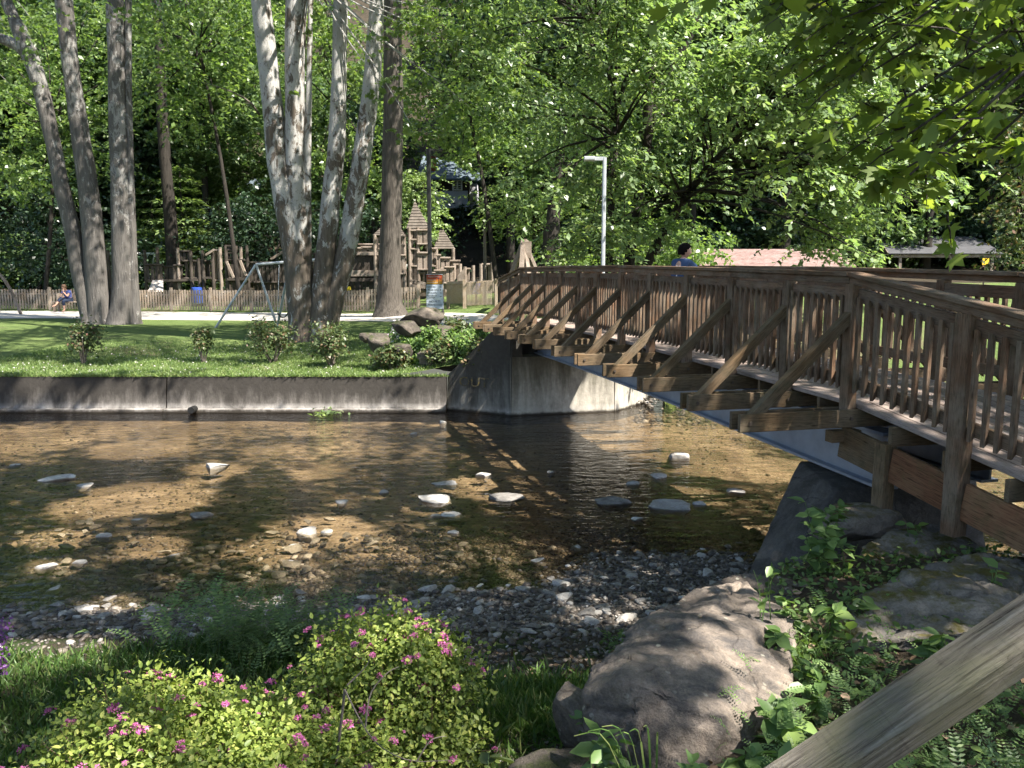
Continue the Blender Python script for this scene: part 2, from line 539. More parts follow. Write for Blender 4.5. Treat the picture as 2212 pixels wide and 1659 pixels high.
def water_mat():
    t = NT('creek_water')
    n1 = t.noise(t.world((1.0, 2.6, 1)), 2.6, 3, 0.55, 0.4)
    n2 = t.noise(t.world((1.0, 2.0, 1)), 9.0, 2, 0.5, 0.3)
    sp = t.n('ShaderNodeSeparateXYZ'); t.l(t.world(), sp.inputs[0])
    fl = t.n('ShaderNodeMapRange'); fl.inputs[1].default_value = 7.5; fl.inputs[2].default_value = 14.0
    fl.inputs[3].default_value = 0.25; fl.inputs[4].default_value = 1.0
    t.l(sp.outputs[1], fl.inputs[0])
    h = t.math('MULTIPLY', t.math('ADD', n1, t.math('MULTIPLY', n2, 0.35)), fl.outputs[0])
    b = t.n('ShaderNodeBump'); b.inputs['Strength'].default_value = 0.6; b.inputs['Distance'].default_value = 0.05
    t.l(h, b.inputs['Height'])
    fr = t.n('ShaderNodeFresnel'); fr.inputs[0].default_value = 1.33; t.l(b.outputs[0], fr.inputs[1])
    tr = t.n('ShaderNodeBsdfTransparent'); tr.inputs[0].default_value = (0.80, 0.745, 0.64, 1)
    gl = t.n('ShaderNodeBsdfGlossy'); gl.inputs['Roughness'].default_value = 0.10; t.l(b.outputs[0], gl.inputs['Normal'])
    gl.inputs[0].default_value = (0.95, 0.97, 1, 1)
    mx = t.n('ShaderNodeMixShader'); t.l(fr.outputs[0], mx.inputs[0]); t.l(tr.outputs[0], mx.inputs[1]); t.l(gl.outputs[0], mx.inputs[2])
    t.l(mx.outputs[0], t.out.inputs[0])
    t.t.nodes.remove(t.b)
    return t.m


WATER = water_mat()


def concrete_mat(name, c1, c2, dark, ztop, zdark, waterline=True):
    t = NT(name)
    w = t.world()
    n1 = t.noise(w, 1.1, 6, 0.7, 0.5)
    st = t.noise(t.world((2.2, 2.2, 0.35)), 1.6, 6, 0.7, 0.3)
    n2 = t.noise(w, 13, 5, 0.7)
    col = t.ramp(n1, [(0.3, c1), (0.7, c2)])
    sp = t.n('ShaderNodeSeparateXYZ'); t.l(w, sp.inputs[0])
    mr = t.n('ShaderNodeMapRange'); mr.inputs[1].default_value = zdark; mr.inputs[2].default_value = ztop
    t.l(sp.outputs[2], mr.inputs[0])
    f = t.math('ADD', t.math('MULTIPLY', mr.outputs[0], 0.55), t.math('MULTIPLY', st, 0.9))
    col = t.mix(t.ramp(f, [(0.42, 0.0), (0.52, 0.30), (0.66, 0.75), (0.82, 0.96)]), col, dark)
    if waterline:
        f2 = t.math('ADD', sp.outputs[2], t.math('ADD', t.math('MULTIPLY', n2, 0.05), t.math('MULTIPLY', t.math('SUBTRACT', n1, 0.5), 0.10)))
        col = t.mix(t.ramp(f2, [(0.045, 1.0), (0.085, 0.0)]), col, (0.045, 0.038, 0.03))
        pale = t.math('MULTIPLY', t.ramp(f2, [(0.085, 0.0), (0.11, 0.5), (0.22, 0.0)]), t.ramp(n1, [(0.42, 0.1), (0.6, 1.0)]))
        col = t.mix(pale, col, (0.55, 0.52, 0.49))
    col = t.mix(0.5, col, t.ramp(n2, [(0.3, 0.6), (0.7, 1.2)]), 'MULTIPLY')
    t.bump(t.math('ADD', n1, n2), 0.4, 0.02)
    return t.fin(col, 0.88, 0.2)


CONC = concrete_mat('weathered_concrete', (0.20, 0.18, 0.163), (0.35, 0.322, 0.298), (0.036, 0.032, 0.028), 0.66, -0.08)
CONC2 = concrete_mat('stained_abutment_concrete', (0.20, 0.19, 0.165), (0.36, 0.335, 0.295), (0.048, 0.044, 0.037), 1.6, -0.2)
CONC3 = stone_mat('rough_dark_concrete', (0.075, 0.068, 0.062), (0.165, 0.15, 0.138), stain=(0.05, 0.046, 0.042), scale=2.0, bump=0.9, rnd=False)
CONC5 = concrete_mat('dark_mossy_concrete', (0.095, 0.090, 0.086), (0.19, 0.18, 0.172), (0.050, 0.047, 0.043), 2.2, 0.2, False)


# ------------------------------------------------------------------ terrain
def fbm(x, y, f=1.0, seed=0):
    r = np.zeros_like(x, dtype=float)
    rs = np.random.default_rng(seed)
    a = 1.0
    for o in range(5):
        for k in range(3):
            th = rs.uniform(0, 2 * np.pi); ph = rs.uniform(0, 2 * np.pi)
            r += a / 3 * np.sin((x * np.cos(th) + y * np.sin(th)) * f * rs.uniform(0.7, 1.3) + ph)
        f *= 2.0; a *= 0.5
    return r


def hfar(x, y):
    x = np.asarray(x, float); y = np.asarray(y, float)
    z = 0.73 + 0.0135 * (y - 17.7)
    z = z + 0.55 * sstep(-9, 1, x) * sstep(20, 31, y)
    z = z + 0.95 * np.exp(-(((x - 0.2) / 1.75) ** 2 + ((y - 20.5) / 3.2) ** 2))
    z = z + 0.75 * sstep(1.0, 4.5, x) * (1 - 0.7 * sstep(26, 36, y))
    h = np.maximum(y - 47, 0)
    z = z + 0.006 * h ** 2 + 0.07 * h
    z = z + 0.9 * sstep(6, 14, x) * sstep(40, 60, y)
    z = z + 0.03 * fbm(x, y, 0.5, 3)
    return z


def gnear(x, y):
    """near bank and creek bed"""
    x = np.asarray(x, float); y = np.asarray(y, float)
    left = np.interp(y, [-50, 0.5, 1.4, 3.5, 5.2, 6.2, 6.9, 7.6, 9.5, 13, 19], [1.5, 1.42, 1.3, 0.58, 0.27, 0.11, 0.02, -0.06, -0.13, -0.19, -0.21])
    left = left + 0.11 * sstep(-0.5, -1.2, x) * sstep(4.2, 5.4, y) * (1 - sstep(5.8, 6.6, y))
    yd = 4.5 + 1.5 * sstep(0.7, 2.4, x)
    top = np.interp(y, [-50, 0.8, 2.2, 3.2, 4.2, 5.2, 6.2], [1.5, 1.4, 1.08, 0.90, 0.84, 0.93, 0.95])
    low = np.interp(y, [0, 6, 7.0, 7.8, 9.5, 13, 19], [0.3, 0.14, 0.03, -0.05, -0.12, -0.19, -0.21])
    k = 1 - sstep(yd - 0.3, yd + 1.0, y)
    right = low + (top - low) * k
    m = sstep(0.25, 1.15, x)
    z = left * (1 - m) + right * m
    z = z + 0.018 * fbm(x, y, 2.2, 5) + 0.012 * fbm(x, y, 0.7, 9)
    z = z + 0.055 * sstep(-1.6, 0.2, x) * sstep(6.9, 7.5, y) * (1 - sstep(8.4, 9.8, y)) * (1 + 0.25 * fbm(x, y, 3.0, 61))
    z = z + 0.03 * sstep(0.6, 2.4, x) * sstep(6.3, 7.6, y) * (1 - sstep(8.6, 10, y))
    return z


def grid_mesh(name, X, Y, Z, mat, kind='structure'):
    ny, nx = X.shape
    me = bpy.data.meshes.new(name)
    v = np.stack([X, Y, Z], -1).reshape(-1, 3)
    idx = np.arange(nx * ny).reshape(ny, nx)
    q = np.stack([idx[:-1, :-1], idx[:-1, 1:], idx[1:, 1:], idx[1:, :-1]], -1).reshape(-1, 4)
    me.vertices.add(len(v)); me.vertices.foreach_set('co', v.ravel())
    me.loops.add(q.size); me.loops.foreach_set('vertex_index', q.ravel())
    me.polygons.add(len(q)); me.polygons.foreach_set('loop_start', np.arange(len(q)) * 4)
    me.polygons.foreach_set('use_smooth', np.ones(len(q), bool))
    me.update(); me.validate()
    o = link(name, me, None, mat)
    o['kind'] = kind
    return o


def axis(lo, a, b, hi, fine, n):
    g = np.geomspace(1, 1 + (hi - b) / fine * 0.2, n) - 1
    g = g / g[-1]
    return np.concatenate([a - (a - lo) * g[::-1][:-1], np.arange(a, b, fine), b + (hi - b) * g])


# creek bed and near bank share one height function and one seam at y = 6.5
xs = axis(-90, -6.5, 7.0, 90, 0.07, 24)
ys = np.concatenate([np.linspace(6.5, 10, 50), np.linspace(10.1, 20.5, 70)])
X, Y = np.meshgrid(xs, ys)
grid_mesh('creek_bed', X, Y, gnear(X, Y), BED)
ys = np.concatenate([[-90, -60, -40, -25, -15, -9, -5, -3], np.arange(-2, 6.5, 0.07), [6.5]])
X, Y = np.meshgrid(xs, ys)
grid_mesh('bank', X, Y, gnear(X, Y), BANK)
X, Y = np.meshgrid(np.linspace(-90, 90, 30), np.linspace(6.0, 20.0, 8))
wo = grid_mesh('water', X, Y, X * 0, WATER)


def edge_y(x):
    """creek-side edge of the far ground"""
    return np.interp(x, [-90, -1.45, -0.05, 0.05, 2.2, 3.1, 3.6, 90], [17.86, 17.9, 17.2, 17.2, 17.75, 18.9, 18.4, 18.4])


xs = axis(-140, -24, 14, 140, 0.25, 26)
sv = np.concatenate([np.linspace(0, 0.12, 50), np.linspace(0.12, 0.3, 46)[1:]])
E = edge_y(xs)
Yl = E[None, :] + (sv[:, None] / 0.3) * (48 - E[None, :])
Xl = np.repeat(xs[None, :], len(sv), 0)
Zl = hfar(Xl, Yl)
slope = sstep(3.1, 3.6, Xl)
Zl = Zl * (1 - slope) + slope * (-0.3 + (Zl + 0.3) * sstep(0.0, 2.6, Yl - E[None, :]))
grid_mesh('lawn', Xl, Yl, Zl, LAWN)
xs2 = np.linspace(-140, 140, 80); ys2 = np.concatenate([np.linspace(48, 110, 40), [125, 150, 190, 240]])
X, Y = np.meshgrid(xs2, ys2)
grid_mesh('hillside', X, Y, hfar(X, np.minimum(Y, 125)) + fbm(X, Y, 0.12, 2) * 0.5 * sstep(48, 54, Y), FORESTFLOOR)


# path: a ribbon along the fence, joined by the spur that climbs to the bridge
def ribbon(name, pts, widths, mat, lift=0.012, res=90):
    P = catmull(pts, res); n = len(P)
    W = np.interp(np.linspace(0, 1, n), np.linspace(0, 1, len(widths)), widths)
    X = np.zeros((9, n)); Y = np.zeros((9, n))
    for i in range(n):
        t = (P[min(i + 1, n - 1)] - P[max(i - 1, 0)]).normalized()
        nn = Vector((-t.y, t.x, 0))
        for k in range(9):
            p = P[i] + nn * (k / 8 - 0.5) * W[i]
            X[k, i] = p.x; Y[k, i] = p.y
    return grid_mesh(name, X, Y, hfar(X, Y) + lift, mat)


def catmull(pts, n):
    pts = [Vector(p) for p in pts]
    out = []
    m = len(pts) - 1
    for j in range(n):
        s = j / (n - 1) * m
        i = min(int(s), m - 1); t = s - i
        p0 = pts[max(i - 1, 0)]; p1 = pts[i]; p2 = pts[i + 1]; p3 = pts[min(i + 2, m)]
        out.append(0.5 * ((2 * p1) + (p2 - p0) * t + (2 * p0 - 5 * p1 + 4 * p2 - p3) * t * t + (3 * p1 - p0 - 3 * p2 + p3) * t ** 3))
    return out


ribbon('path', [(-60, 39.5, 0), (-40, 38.6, 0), (-26, 38.0, 0), (-14, 37.2, 0), (-7, 35.0, 0), (-2.6, 30.5, 0), (-0.9, 26.5, 0), (-0.6, 23.0, 0), (0.1, 20.4, 0)], [5.6, 5.6, 5.4, 4.8, 3.8, 3.2, 2.8, 2.4, 1.7], PATHM, res=160)

# ------------------------------------------------------------------ retaining wall, abutments
WALLTOP = 0.74


def prism_wall(poly_base, poly_top, thick, name, mat, parent=None):
    """wall from a base line and a top line (lists of points of equal length), given thickness away from the creek"""
    mb = MB()
    n = len(poly_base)
    vs = []
    for b, t in zip(poly_base, poly_top):
        b = Vector(b); t = Vector(t)
        vs += [b, t, t + Vector((0, thick, 0)), Vector((t.x, t.y + thick, b.z))]
    fs = []
    for i in range(n - 1):
        a = i * 4; c = a + 4
        for k in range(4):
            fs.append((a + k, a + (k + 1) % 4, c + (k + 1) % 4, c + k))
    fs += [(0, 3, 2, 1), (4 * (n - 1), 4 * (n - 1) + 1, 4 * (n - 1) + 2, 4 * (n - 1) + 3)]
    return mb.add(vs, fs)


rw = empty('retaining_wall', (-9, 17.6, 0), 'long low stained concrete wall holding the lawn above the creek', 'wall')
JX = -7.45
for i, (xa, xb) in enumerate([(-60, -22), (-21.98, JX), (JX + 0.03, -1.42)]):
    n = max(2, int((xb - xa) / 0.8))
    xx = np.linspace(xa, xb, n)
    bz = [(x, 17.48 - 0.02 * math.sin(x * 2.1), -0.4) for x in xx]
    tz = [(x, 17.68 + 0.015 * math.sin(x * 1.3), WALLTOP + 0.012 * math.sin(x * 3.7) + 0.01 * math.sin(x * 9)) for x in xx]
    mb = prism_wall(bz, tz, 0.28, 'panel', CONC)
    mb.build('wall_panel', CONC, rw)
    mb = MB()
    for x0, x1 in zip(xx[:-1], xx[1:]):
        mb.beam((x0, 17.46, 0.035), (x1, 17.46, 0.035), 0.16, 0.07)
    mb.build('footing_ledge', CONC, rw)
pm = MB().tube([onz(413, 886, 0.09) + Vector((0, -0.03, 0)), onz(413, 886, 0.09) + Vector((0, 0.2, 0))], 0.07, 14)
pm.build('drain_pipe', plain('dark_pipe', (0.01, 0.01, 0.01)), rw)

# far abutment: left wing, front face with bearing niche, right wing
ab = empty('bridge_abutment', (0.5, 17.3, 0), 'tall grey concrete abutment with sloping wing walls under the far bridge end', 'abutment')
A = (-0.02, 16.95); B = (2.2, 17.5)
Cc = (-1.42, 17.7)
nw = 8
bz, tz = [], []
for k in range(nw):
    s = k / (nw - 1)
    x = Cc[0] + (A[0] - Cc[0]) * s; y = Cc[1] + (A[1] - Cc[1]) * s
    zt = 0.75 + 1.02 * min(1, s / 0.72)
    bz.append((x, y, -0.4)); tz.append((x + 0.03, y + 0.10, zt))
prism_wall(bz, tz, 0.32, 'wing', CONC2).build('wing_wall', CONC2, ab)
ux = Vector((B[0] - A[0], B[1] - A[1], 0)); Lf = ux.length; ux.normalize(); uy = Vector((-ux.y, ux.x, 0))


def F(s, d, z): return Vector((A[0], A[1], 0)) + ux * s + uy * d + Vector((0, 0, z))


def fbox(s0, s1, d0, d1, z0, z1, bat=0.0):
    vs = [F(s, d - (bat if (z == z0 and d == d0) else 0), z) for z in (z0, z1) for d in (d0, d1) for s in (s0, s1)]
    return MB().add(vs, [(0, 2, 3, 1), (4, 5, 7, 6), (0, 1, 5, 4), (2, 6, 7, 3), (0, 4, 6, 2), (1, 3, 7, 5)])


CONC4 = concrete_mat('sunlit_toned_abutment_face', (0.30, 0.275, 0.235), (0.47, 0.435, 0.375), (0.075, 0.07, 0.05), 2.2, 0.3)  # lighter, warmer copy of the abutment concrete; sunlight put into its colour
fbox(0.0, Lf, 0.09, 0.8, -0.4, 1.22, 0.09).build('front_face', CONC4, ab)
fbox(0.0, 0.26, 0.09, 0.8, 1.224, 1.77).build('corner_block', CONC2, ab)
fbox(0.264, Lf, 0.62, 0.85, 1.224, 1.80).build('back_wall', CONC2, ab)
bz = [(2.2, 17.5, -0.4), (2.65, 18.1, -0.4), (3.1, 18.75, -0.4)]
tz = [(2.22, 17.62, 1.24), (2.68, 18.2, 0.95), (3.1, 18.8, 0.45)]
prism_wall(bz, tz, 0.3, 'wing', CONC4).build('wing_wall', CONC4, ab)


def text_obj(body, size, M, mat, name, parent, extrude=0.001, align='LEFT', squash=1.0):
    cu = bpy.data.curves.new(name, 'FONT')
    cu.body = body; cu.size = size; cu.extrude = extrude; cu.align_x = align; cu.resolution_u = 3
    cu.materials.append(mat)
    tmp = bpy.data.objects.new('lettering', cu)
    me = bpy.data.meshes.new_from_object(tmp)
    bpy.data.objects.remove(tmp); bpy.data.curves.remove(cu)
    me.name = name
    return link(name, me, parent, mat, M @ Matrix.Diagonal((squash, 1, 1, 1)))


# faded yellow spray letters on the wing wall
wd = Vector((A[0] - Cc[0], A[1] - Cc[1], 0)).normalized()
zz = Vector((0.0, 0.08, 1)).normalized()
nn = wd.cross(zz).normalized()
tp = at(990, 838, 17.25)
s_par = (tp.x - Cc[0]) / (A[0] - Cc[0])
base = Vector((Cc[0] + (A[0] - Cc[0]) * s_par, Cc[1] + (A[1] - Cc[1]) * s_par, 0))
orig = base + Vector((0, 0.10 * (tp.z + 0.4) / 2.0, tp.z)) + nn * 0.03
Mt = Matrix((wd, nn.cross(wd), nn)).transposed().to_4x4(); Mt.translation = orig
SPRAY = NT('faded_yellow_spray')
_c = SPRAY.noise(SPRAY.world(), 16, 4, 0.7)
SPRAY = SPRAY.fin(SPRAY.ramp(_c, [(0.45, (0.085, 0.078, 0.062)), (0.66, (0.21, 0.155, 0.045))]), 0.9, 0.1)
text_obj('OUT', 0.30, Mt, SPRAY, 'spray_letters', ab, 0.002, squash=1.15)



# ------------------------------------------------------------------ timber footbridge
KP = Vector((2.83, 6.9, 0)); BD = Vector((-0.235, 0.972, 0)); RD = Vector((0.350, -0.937, 0)); BN = Vector((0.972, 0.235, 0))
TW = 1.70
TEND = 11.15


def deck_z(t):
    if t < 0: return 1.90 + 0.17 * t
    if t > TEND: return 1.98 - 0.125 * (t - TEND)
    return 1.90 + 0.08 * t / TEND + 0.05 * math.sin(math.pi * t / TEND)


def bp(t, w, z=0.0):
    p = KP + (BD * t if t >= 0 else RD * (-t)) + BN * w
    return Vector((p.x, p.y, deck_z(t) + z))


def tdir(t): return BD if t >= 0 else -RD


fb = empty('footbridge', (2.83, 6.9, 1.2), 'brown timber footbridge with picket railings and diagonal outrigger braces over the creek', 'footbridge')
near_posts = [-2.3, -1.12, 0.0, 0.95, 2.02, 3.1, 4.2, 5.27, 6.3, 7.27, 8.22, 9.2, 10.15, TEND, 12.15, 13.1]
far_posts = [-2.3, -1.12] + near_posts[2:]
PW = 0.095
# deck boards run along the bridge in staggered lengths
nb = 11
bw = (TW - 0.10) / nb
for k in range(nb):
    w = 0.05 + bw * (k + 0.5)
    cuts = [-4.2, -1.9 - 0.35 * (k % 2), 0.0] + [1.6 + (k * 0.83) % 1.5, 4.6 + (k * 0.61) % 1.4, 7.7 + (k * 0.47) % 1.2, TEND, 13.3]
    for a, b in zip(cuts[:-1], cuts[1:]):
        board('deck_board', bp(a + 0.004, w, -0.02), bp(b - 0.004, w, -0.02), bw - 0.007, 0.04, DECK, fb)
# girders
for w0 in (0.34, TW - 0.34):
    mb = MB()
    ts = list(np.linspace(-0.15, 11.75, 15))
    sec = [(-0.09, -0.74), (0.09, -0.74), (0.09, -0.715), (0.012, -0.715), (0.012, -0.275), (0.09, -0.275), (0.09, -0.25), (-0.09, -0.25), (-0.09, -0.275), (-0.012, -0.275), (-0.012, -0.715), (-0.09, -0.715)]
    vs = []
    for t in ts:
        tt = max(t, 0.001)
        base = KP + BD * t
        zz_ = deck_z(min(max(t, 0), TEND))
        for (w, z) in sec:
            p = base + BN * (w0 + w); vs.append((p.x, p.y, zz_ + z))
    m = len(sec)
    fs = [(i * m + k, i * m + (k + 1) % m, (i + 1) * m + (k + 1) % m, (i + 1) * m + k) for i in range(len(ts) - 1) for k in range(m)]
    fs += [tuple(reversed(range(m))), tuple(range((len(ts) - 1) * m, len(ts) * m))]
    mb.add(vs, fs).build('steel_girder', STEEL, fb)
_bolt = MB()
for k in range(1):
    _bolt.tube([(0, 0, 0), (0, 0, 0.012)], 0.016, 7)
BOLT = _bolt.mesh('bolt'); BOLT.materials.append(plain('rusty_bolt', (0.12, 0.09, 0.07), 0.6, 0.4, 0.5))

OUT = 1.04
for t in near_posts[2:-2]:
    d = tdir(t)
    for s in (-1, 1):
        off = d * (s * (PW / 2 + 0.022))
        cb = board('crossbeam', bp(t, -OUT, -0.125) + off, bp(t, TW + OUT, -0.125) + off, 0.04, 0.15, BRIDGE2, fb, up=(0, 0, 1))
        if s < 0:
            for w in (-OUT + 0.09, -0.02):
                p = bp(t, w, -0.125) + off - d * 0.02
                M = frame(p, p - d * 0.01); M2 = M @ Matrix.Rotation(math.pi / 2, 4, 'Y')
                link('bolt', BOLT, cb, None, M2)
    for side in (0, 1):
        w0, sg = (0.0, -1) if side == 0 else (TW, 1)
        board('brace', bp(t, w0 + sg * (OUT - 0.10), -0.14), bp(t, w0 + sg * 0.02, 0.73), PW - 0.012, 0.085, BRIDGE2, fb, up=(0, 0, 1))
for side, posts in ((0, near_posts), (1, far_posts)):
    w0 = 0.0 if side == 0 else TW
    for t in posts:
        lo = -0.21
        pw, ph = PW, 0.105
        if t < 0: lo = -0.62; pw, ph = 0.125, 0.125
        if t > TEND: lo = -0.5
        p0 = bp(t, w0, lo); p1 = bp(t, w0, 0.99)
        d = tdir(t)
        board('post', p0, p1, pw, ph, BRIDGE, fb, up=d, c=0.006)
    # cap rail and the board under it, in lengths of about three bays
    spl = [-2.6, 0.0, 2.02, 5.27, 8.22, TEND, 13.2]
    for a, b in zip(spl[:-1], spl[1:]):
        board('cap_rail', bp(a + 0.002, w0, 1.07), bp(b - 0.002, w0, 1.07), 0.15, 0.038, BRIDGE, fb)
        o_ = -0.028 if side == 0 else 0.028
        board('sub_rail', bp(a + 0.003, w0 + o_, 1.02), bp(b - 0.003, w0 + o_, 1.02), 0.036, 0.060, BRIDGE, fb)
    sgn = 1 if side == 0 else -1
    for a, b in zip(posts[:-1], posts[1:]):
        for z, h in ((0.905, 0.115), (0.19, 0.10)):
            board('rail', bp(a + 0.05, w0 + sgn * 0.018, z), bp(b - 0.05, w0 + sgn * 0.018, z), 0.036, h, BRIDGE, fb)
        L = (bp(b, 0) - bp(a, 0)).length - 0.10
        n = max(6, int(round(L / 0.108)))
        for k in range(n):
            t = a + 0.05 + (b - a - 0.10) * (k + 0.5) / n
            p0 = bp(t, w0 - sgn * 0.020, 0.125); p1 = bp(t, w0 - sgn * 0.020, 0.885)
            jx = random.uniform(-0.004, 0.004)
            d = tdir(t)
            ww = -BN * sgn
            M = frame(p0 + d * jx, p1 + d * jx, up=d)
            # local y = up x axis ; slanted ends point outward
            o = link('baluster', cham_mesh(0.76, 0.038, 0.038, 0.004, BRIDGE, 0.036 * sgn, -0.036 * sgn), fb, None, M)
# joists under the ramp, fascia boards and stub posts
for t in np.arange(-3.6, -0.05, 0.52):
    board('joist', bp(t, -0.0, -0.125), bp(t, TW, -0.125), 0.04, 0.16, BRIDGE2, fb)
for t in np.arange(0.5, 11, 1.03):
    board('joist', bp(t, 0.06, -0.10), bp(t, TW - 0.06, -0.10), 0.04, 0.115, BRIDGE2, fb)
for side in (0, 1):
    w0, sg = (0.0, 1) if side == 0 else (TW, -1)
    for a, b, mt in ((0.06, -0.37, BRIDGE2), (-0.51, -1.05, FASCIA), (-1.19, -2.3, FASCIA), (-2.31, -4.1, FASCIA)):
        board('fascia_board', bp(a, w0 + sg * 0.01, -0.345), bp(b, w0 + sg * 0.01, -0.345), 0.045, 0.28, mt, fb)
    p0 = bp(-0.44, w0, -0.85); p1 = bp(-0.44, w0, -0.19)
    board('stub_post', p0, p1, 0.12, 0.12, BRIDGE2, fb, up=-RD)
    p0 = bp(0.06, w0 + sg * 0.16, -0.30); board('block', p0, bp(0.06, w0 - sg * 0.12, -0.30), 0.10, 0.10, BRIDGE2, fb)
# far landing sleepers
for t in (TEND + 0.5, TEND + 1.4):
    board('crossbeam', bp(t, -0.15, -0.145), bp(t, TW + 0.15, -0.145), 0.09, 0.19, BRIDGE2, fb)

# ------------------------------------------------------------------ foliage engine
SHAPES = {
    'rhomb': (np.array([(0, 0, 0), (0.30, 0.45, 0.03), (0, 1, -0.05), (-0.30, 0.45, 0.03)]), [(0, 1, 2, 3)]),
    'lance': (np.array([(0, 0, 0), (0.15, 0.4, 0.03), (0, 1, -0.12), (-0.15, 0.4, 0.03)]), [(0, 1, 2, 3)]),
    'fold': (np.array([(0, 0, 0), (0.26, 0.25, 0.07), (0.27, 0.58, 0.06), (0, 1, -0.08), (-0.27, 0.58, 0.06), (-0.26, 0.25, 0.07), (0, 0.45, -0.01)]),
             [(0, 1, 2, 6), (6, 2, 3), (0, 6, 4, 5), (6, 3, 4)]),
    'maple': (np.array([(0, 0, 0), (0.20, -0.06, 0), (0.46, 0.16, -0.03), (0.30, 0.30, 0.02), (0.52, 0.62, -0.04), (0.20, 0.55, 0.02), (0, 1.0, -0.05),
                        (-0.20, 0.55, 0.02), (-0.52, 0.62, -0.04), (-0.30, 0.30, 0.02), (-0.46, 0.16, -0.03), (-0.20, -0.06, 0), (0, 0.32, 0.03)]),
              [(12, i, i + 1) for i in range(0, 11)] + [(12, 11, 0)]),
    'blade': (np.array([(-0.035, 0, 0), (0.035, 0, 0), (0.02, 0.55, 0.05), (0.0, 1, 0.25)]), [(0, 1, 2), (0, 2, 3)]),
    'spray': (np.array([(0, 0, 0), (0.22, 0.2, 0), (0.10, 0.42, -0.02), (0.26, 0.5, -0.03), (0.08, 0.72, -0.06), (0, 1, -0.12),
                        (-0.08, 0.72, -0.06), (-0.26, 0.5, -0.03), (-0.10, 0.42, -0.02), (-0.22, 0.2, 0)]),
              [(0, 1, 2), (0, 2, 8), (0, 8, 9), (2, 3, 4), (2, 4, 6), (2, 6, 8), (8, 6, 7), (4, 5, 6)]),
}


def raw_mesh(name, V, faces_arrays, mat):
    """V (n,3); faces_arrays: list of (m,k) index arrays"""
    me = bpy.data.meshes.new(name)
    me.vertices.add(len(V)); me.vertices.foreach_set('co', np.ascontiguousarray(V, np.float32).ravel())
    li = np.concatenate([a.ravel() for a in faces_arrays]).astype(np.int32)
    tot = np.concatenate([np.full(len(a), a.shape[1]) for a in faces_arrays])
    st = np.concatenate([[0], np.cumsum(tot)[:-1]]).astype(np.int32)
    me.loops.add(len(li)); me.loops.foreach_set('vertex_index', li)
    me.polygons.add(len(tot)); me.polygons.foreach_set('loop_start', st)
    me.update()
    if mat is not None: me.materials.append(mat)
    return me


def unit(a): return a / np.maximum(np.linalg.norm(a, axis=1, keepdims=True), 1e-9)


def leaf_mesh(name, P, S, shape, mat, rng, up=0.6, droop=0.3, out=None, outw=0.0, tip=None, jitter=1.0, sunw=0.0):
    P = np.asarray(P, float); N = len(P)
    S = np.broadcast_to(np.asarray(S, float), (N,)).copy() * rng.uniform(0.55, 1.35, N)
    nrm = rng.normal(size=(N, 3)) * jitter
    nrm[:, 2] += up * 1.6
    if sunw: nrm += np.array(TO_SUN) * sunw
    if out is not None: nrm += out * outw
    nrm = unit(nrm)
    tp = rng.normal(size=(N, 3)) if tip is None else tip + rng.normal(size=(N, 3)) * 0.35
    tp[:, 2] -= droop * 1.5
    tp = unit(tp - nrm * np.sum(tp * nrm, 1, keepdims=True))
    bi = np.cross(tp, nrm)
    sv, sf = SHAPES[shape]
    k = len(sv)
    V = (P[:, None, :] + S[:, None, None] * (sv[None, :, 0:1] * bi[:, None, :] + sv[None, :, 1:2] * tp[:, None, :] + sv[None, :, 2:3] * nrm[:, None, :])).reshape(-1, 3)
    base = (np.arange(N) * k)[:, None]
    by = {}
    for f in sf: by.setdefault(len(f), []).append(f)
    arrs = [(base[:, None, :] + np.array(fl)[None]).reshape(-1, n) for n, fl in by.items()]
    return raw_mesh(name, V, arrs, mat)


def cluster_pts(centers, radii, n, rng, flat=0.7, shell=0.0):
    centers = np.asarray(centers, float); radii = np.broadcast_to(np.asarray(radii, float), (len(centers),))
    w = radii ** 2 / np.sum(radii ** 2)
    idx = rng.choice(len(centers), n, p=w)
    g = rng.normal(size=(n, 3)) * 0.5
    g[:, 2] *= flat
    return centers[idx] + g * radii[idx][:, None], g


def branch_tube(mb, p0, p1, r0, r1, rng, seg=6, sag=0.1, n=6):
    p0 = np.array(p0, float); p1 = np.array(p1, float)
    L = np.linalg.norm(p1 - p0)
    pts = []
    ph = rng.uniform(0, 6.28, 2)
    for i in range(n):
        s = i / (n - 1)
        q = p0 + (p1 - p0) * s
        q[2] += sag * L * math.sin(math.pi * s)
        q[0] += 0.03 * L * math.sin(5 * s + ph[0]) * s; q[1] += 0.03 * L * math.sin(4 * s + ph[1]) * s
        pts.append(q)
    mb.tube(pts, list(np.linspace(r0, r1, n)), seg)


def stem_pts(qpts, Y, n=22):
    """picture-space trunk centre line (x, y, width in q) at depth Y -> points and radii"""
    P = [at(x, y, Y) for x, y, w in qpts]
    R = [w / QS / FPX * Y / 2 for x, y, w in qpts]
    C = catmull(P, n)
    r = np.interp(np.linspace(0, 1, n), np.linspace(0, 1, len(R)), R)
    return C, list(r)


def ground_base(P, R, drop=0.25, flare=1.35):
    """extend a trunk's lower end into the ground with a root flare; first point is the top"""
    p = P[-1].copy()
    g = float(hfar(p.x, p.y)) - drop
    if g < p.z:
        P = P + [Vector((p.x, p.y, (p.z + g) / 2)), Vector((p.x, p.y, g))]
        R = R + [R[-1] * (1 + (flare - 1) * 0.6), R[-1] * flare]
    return P, R


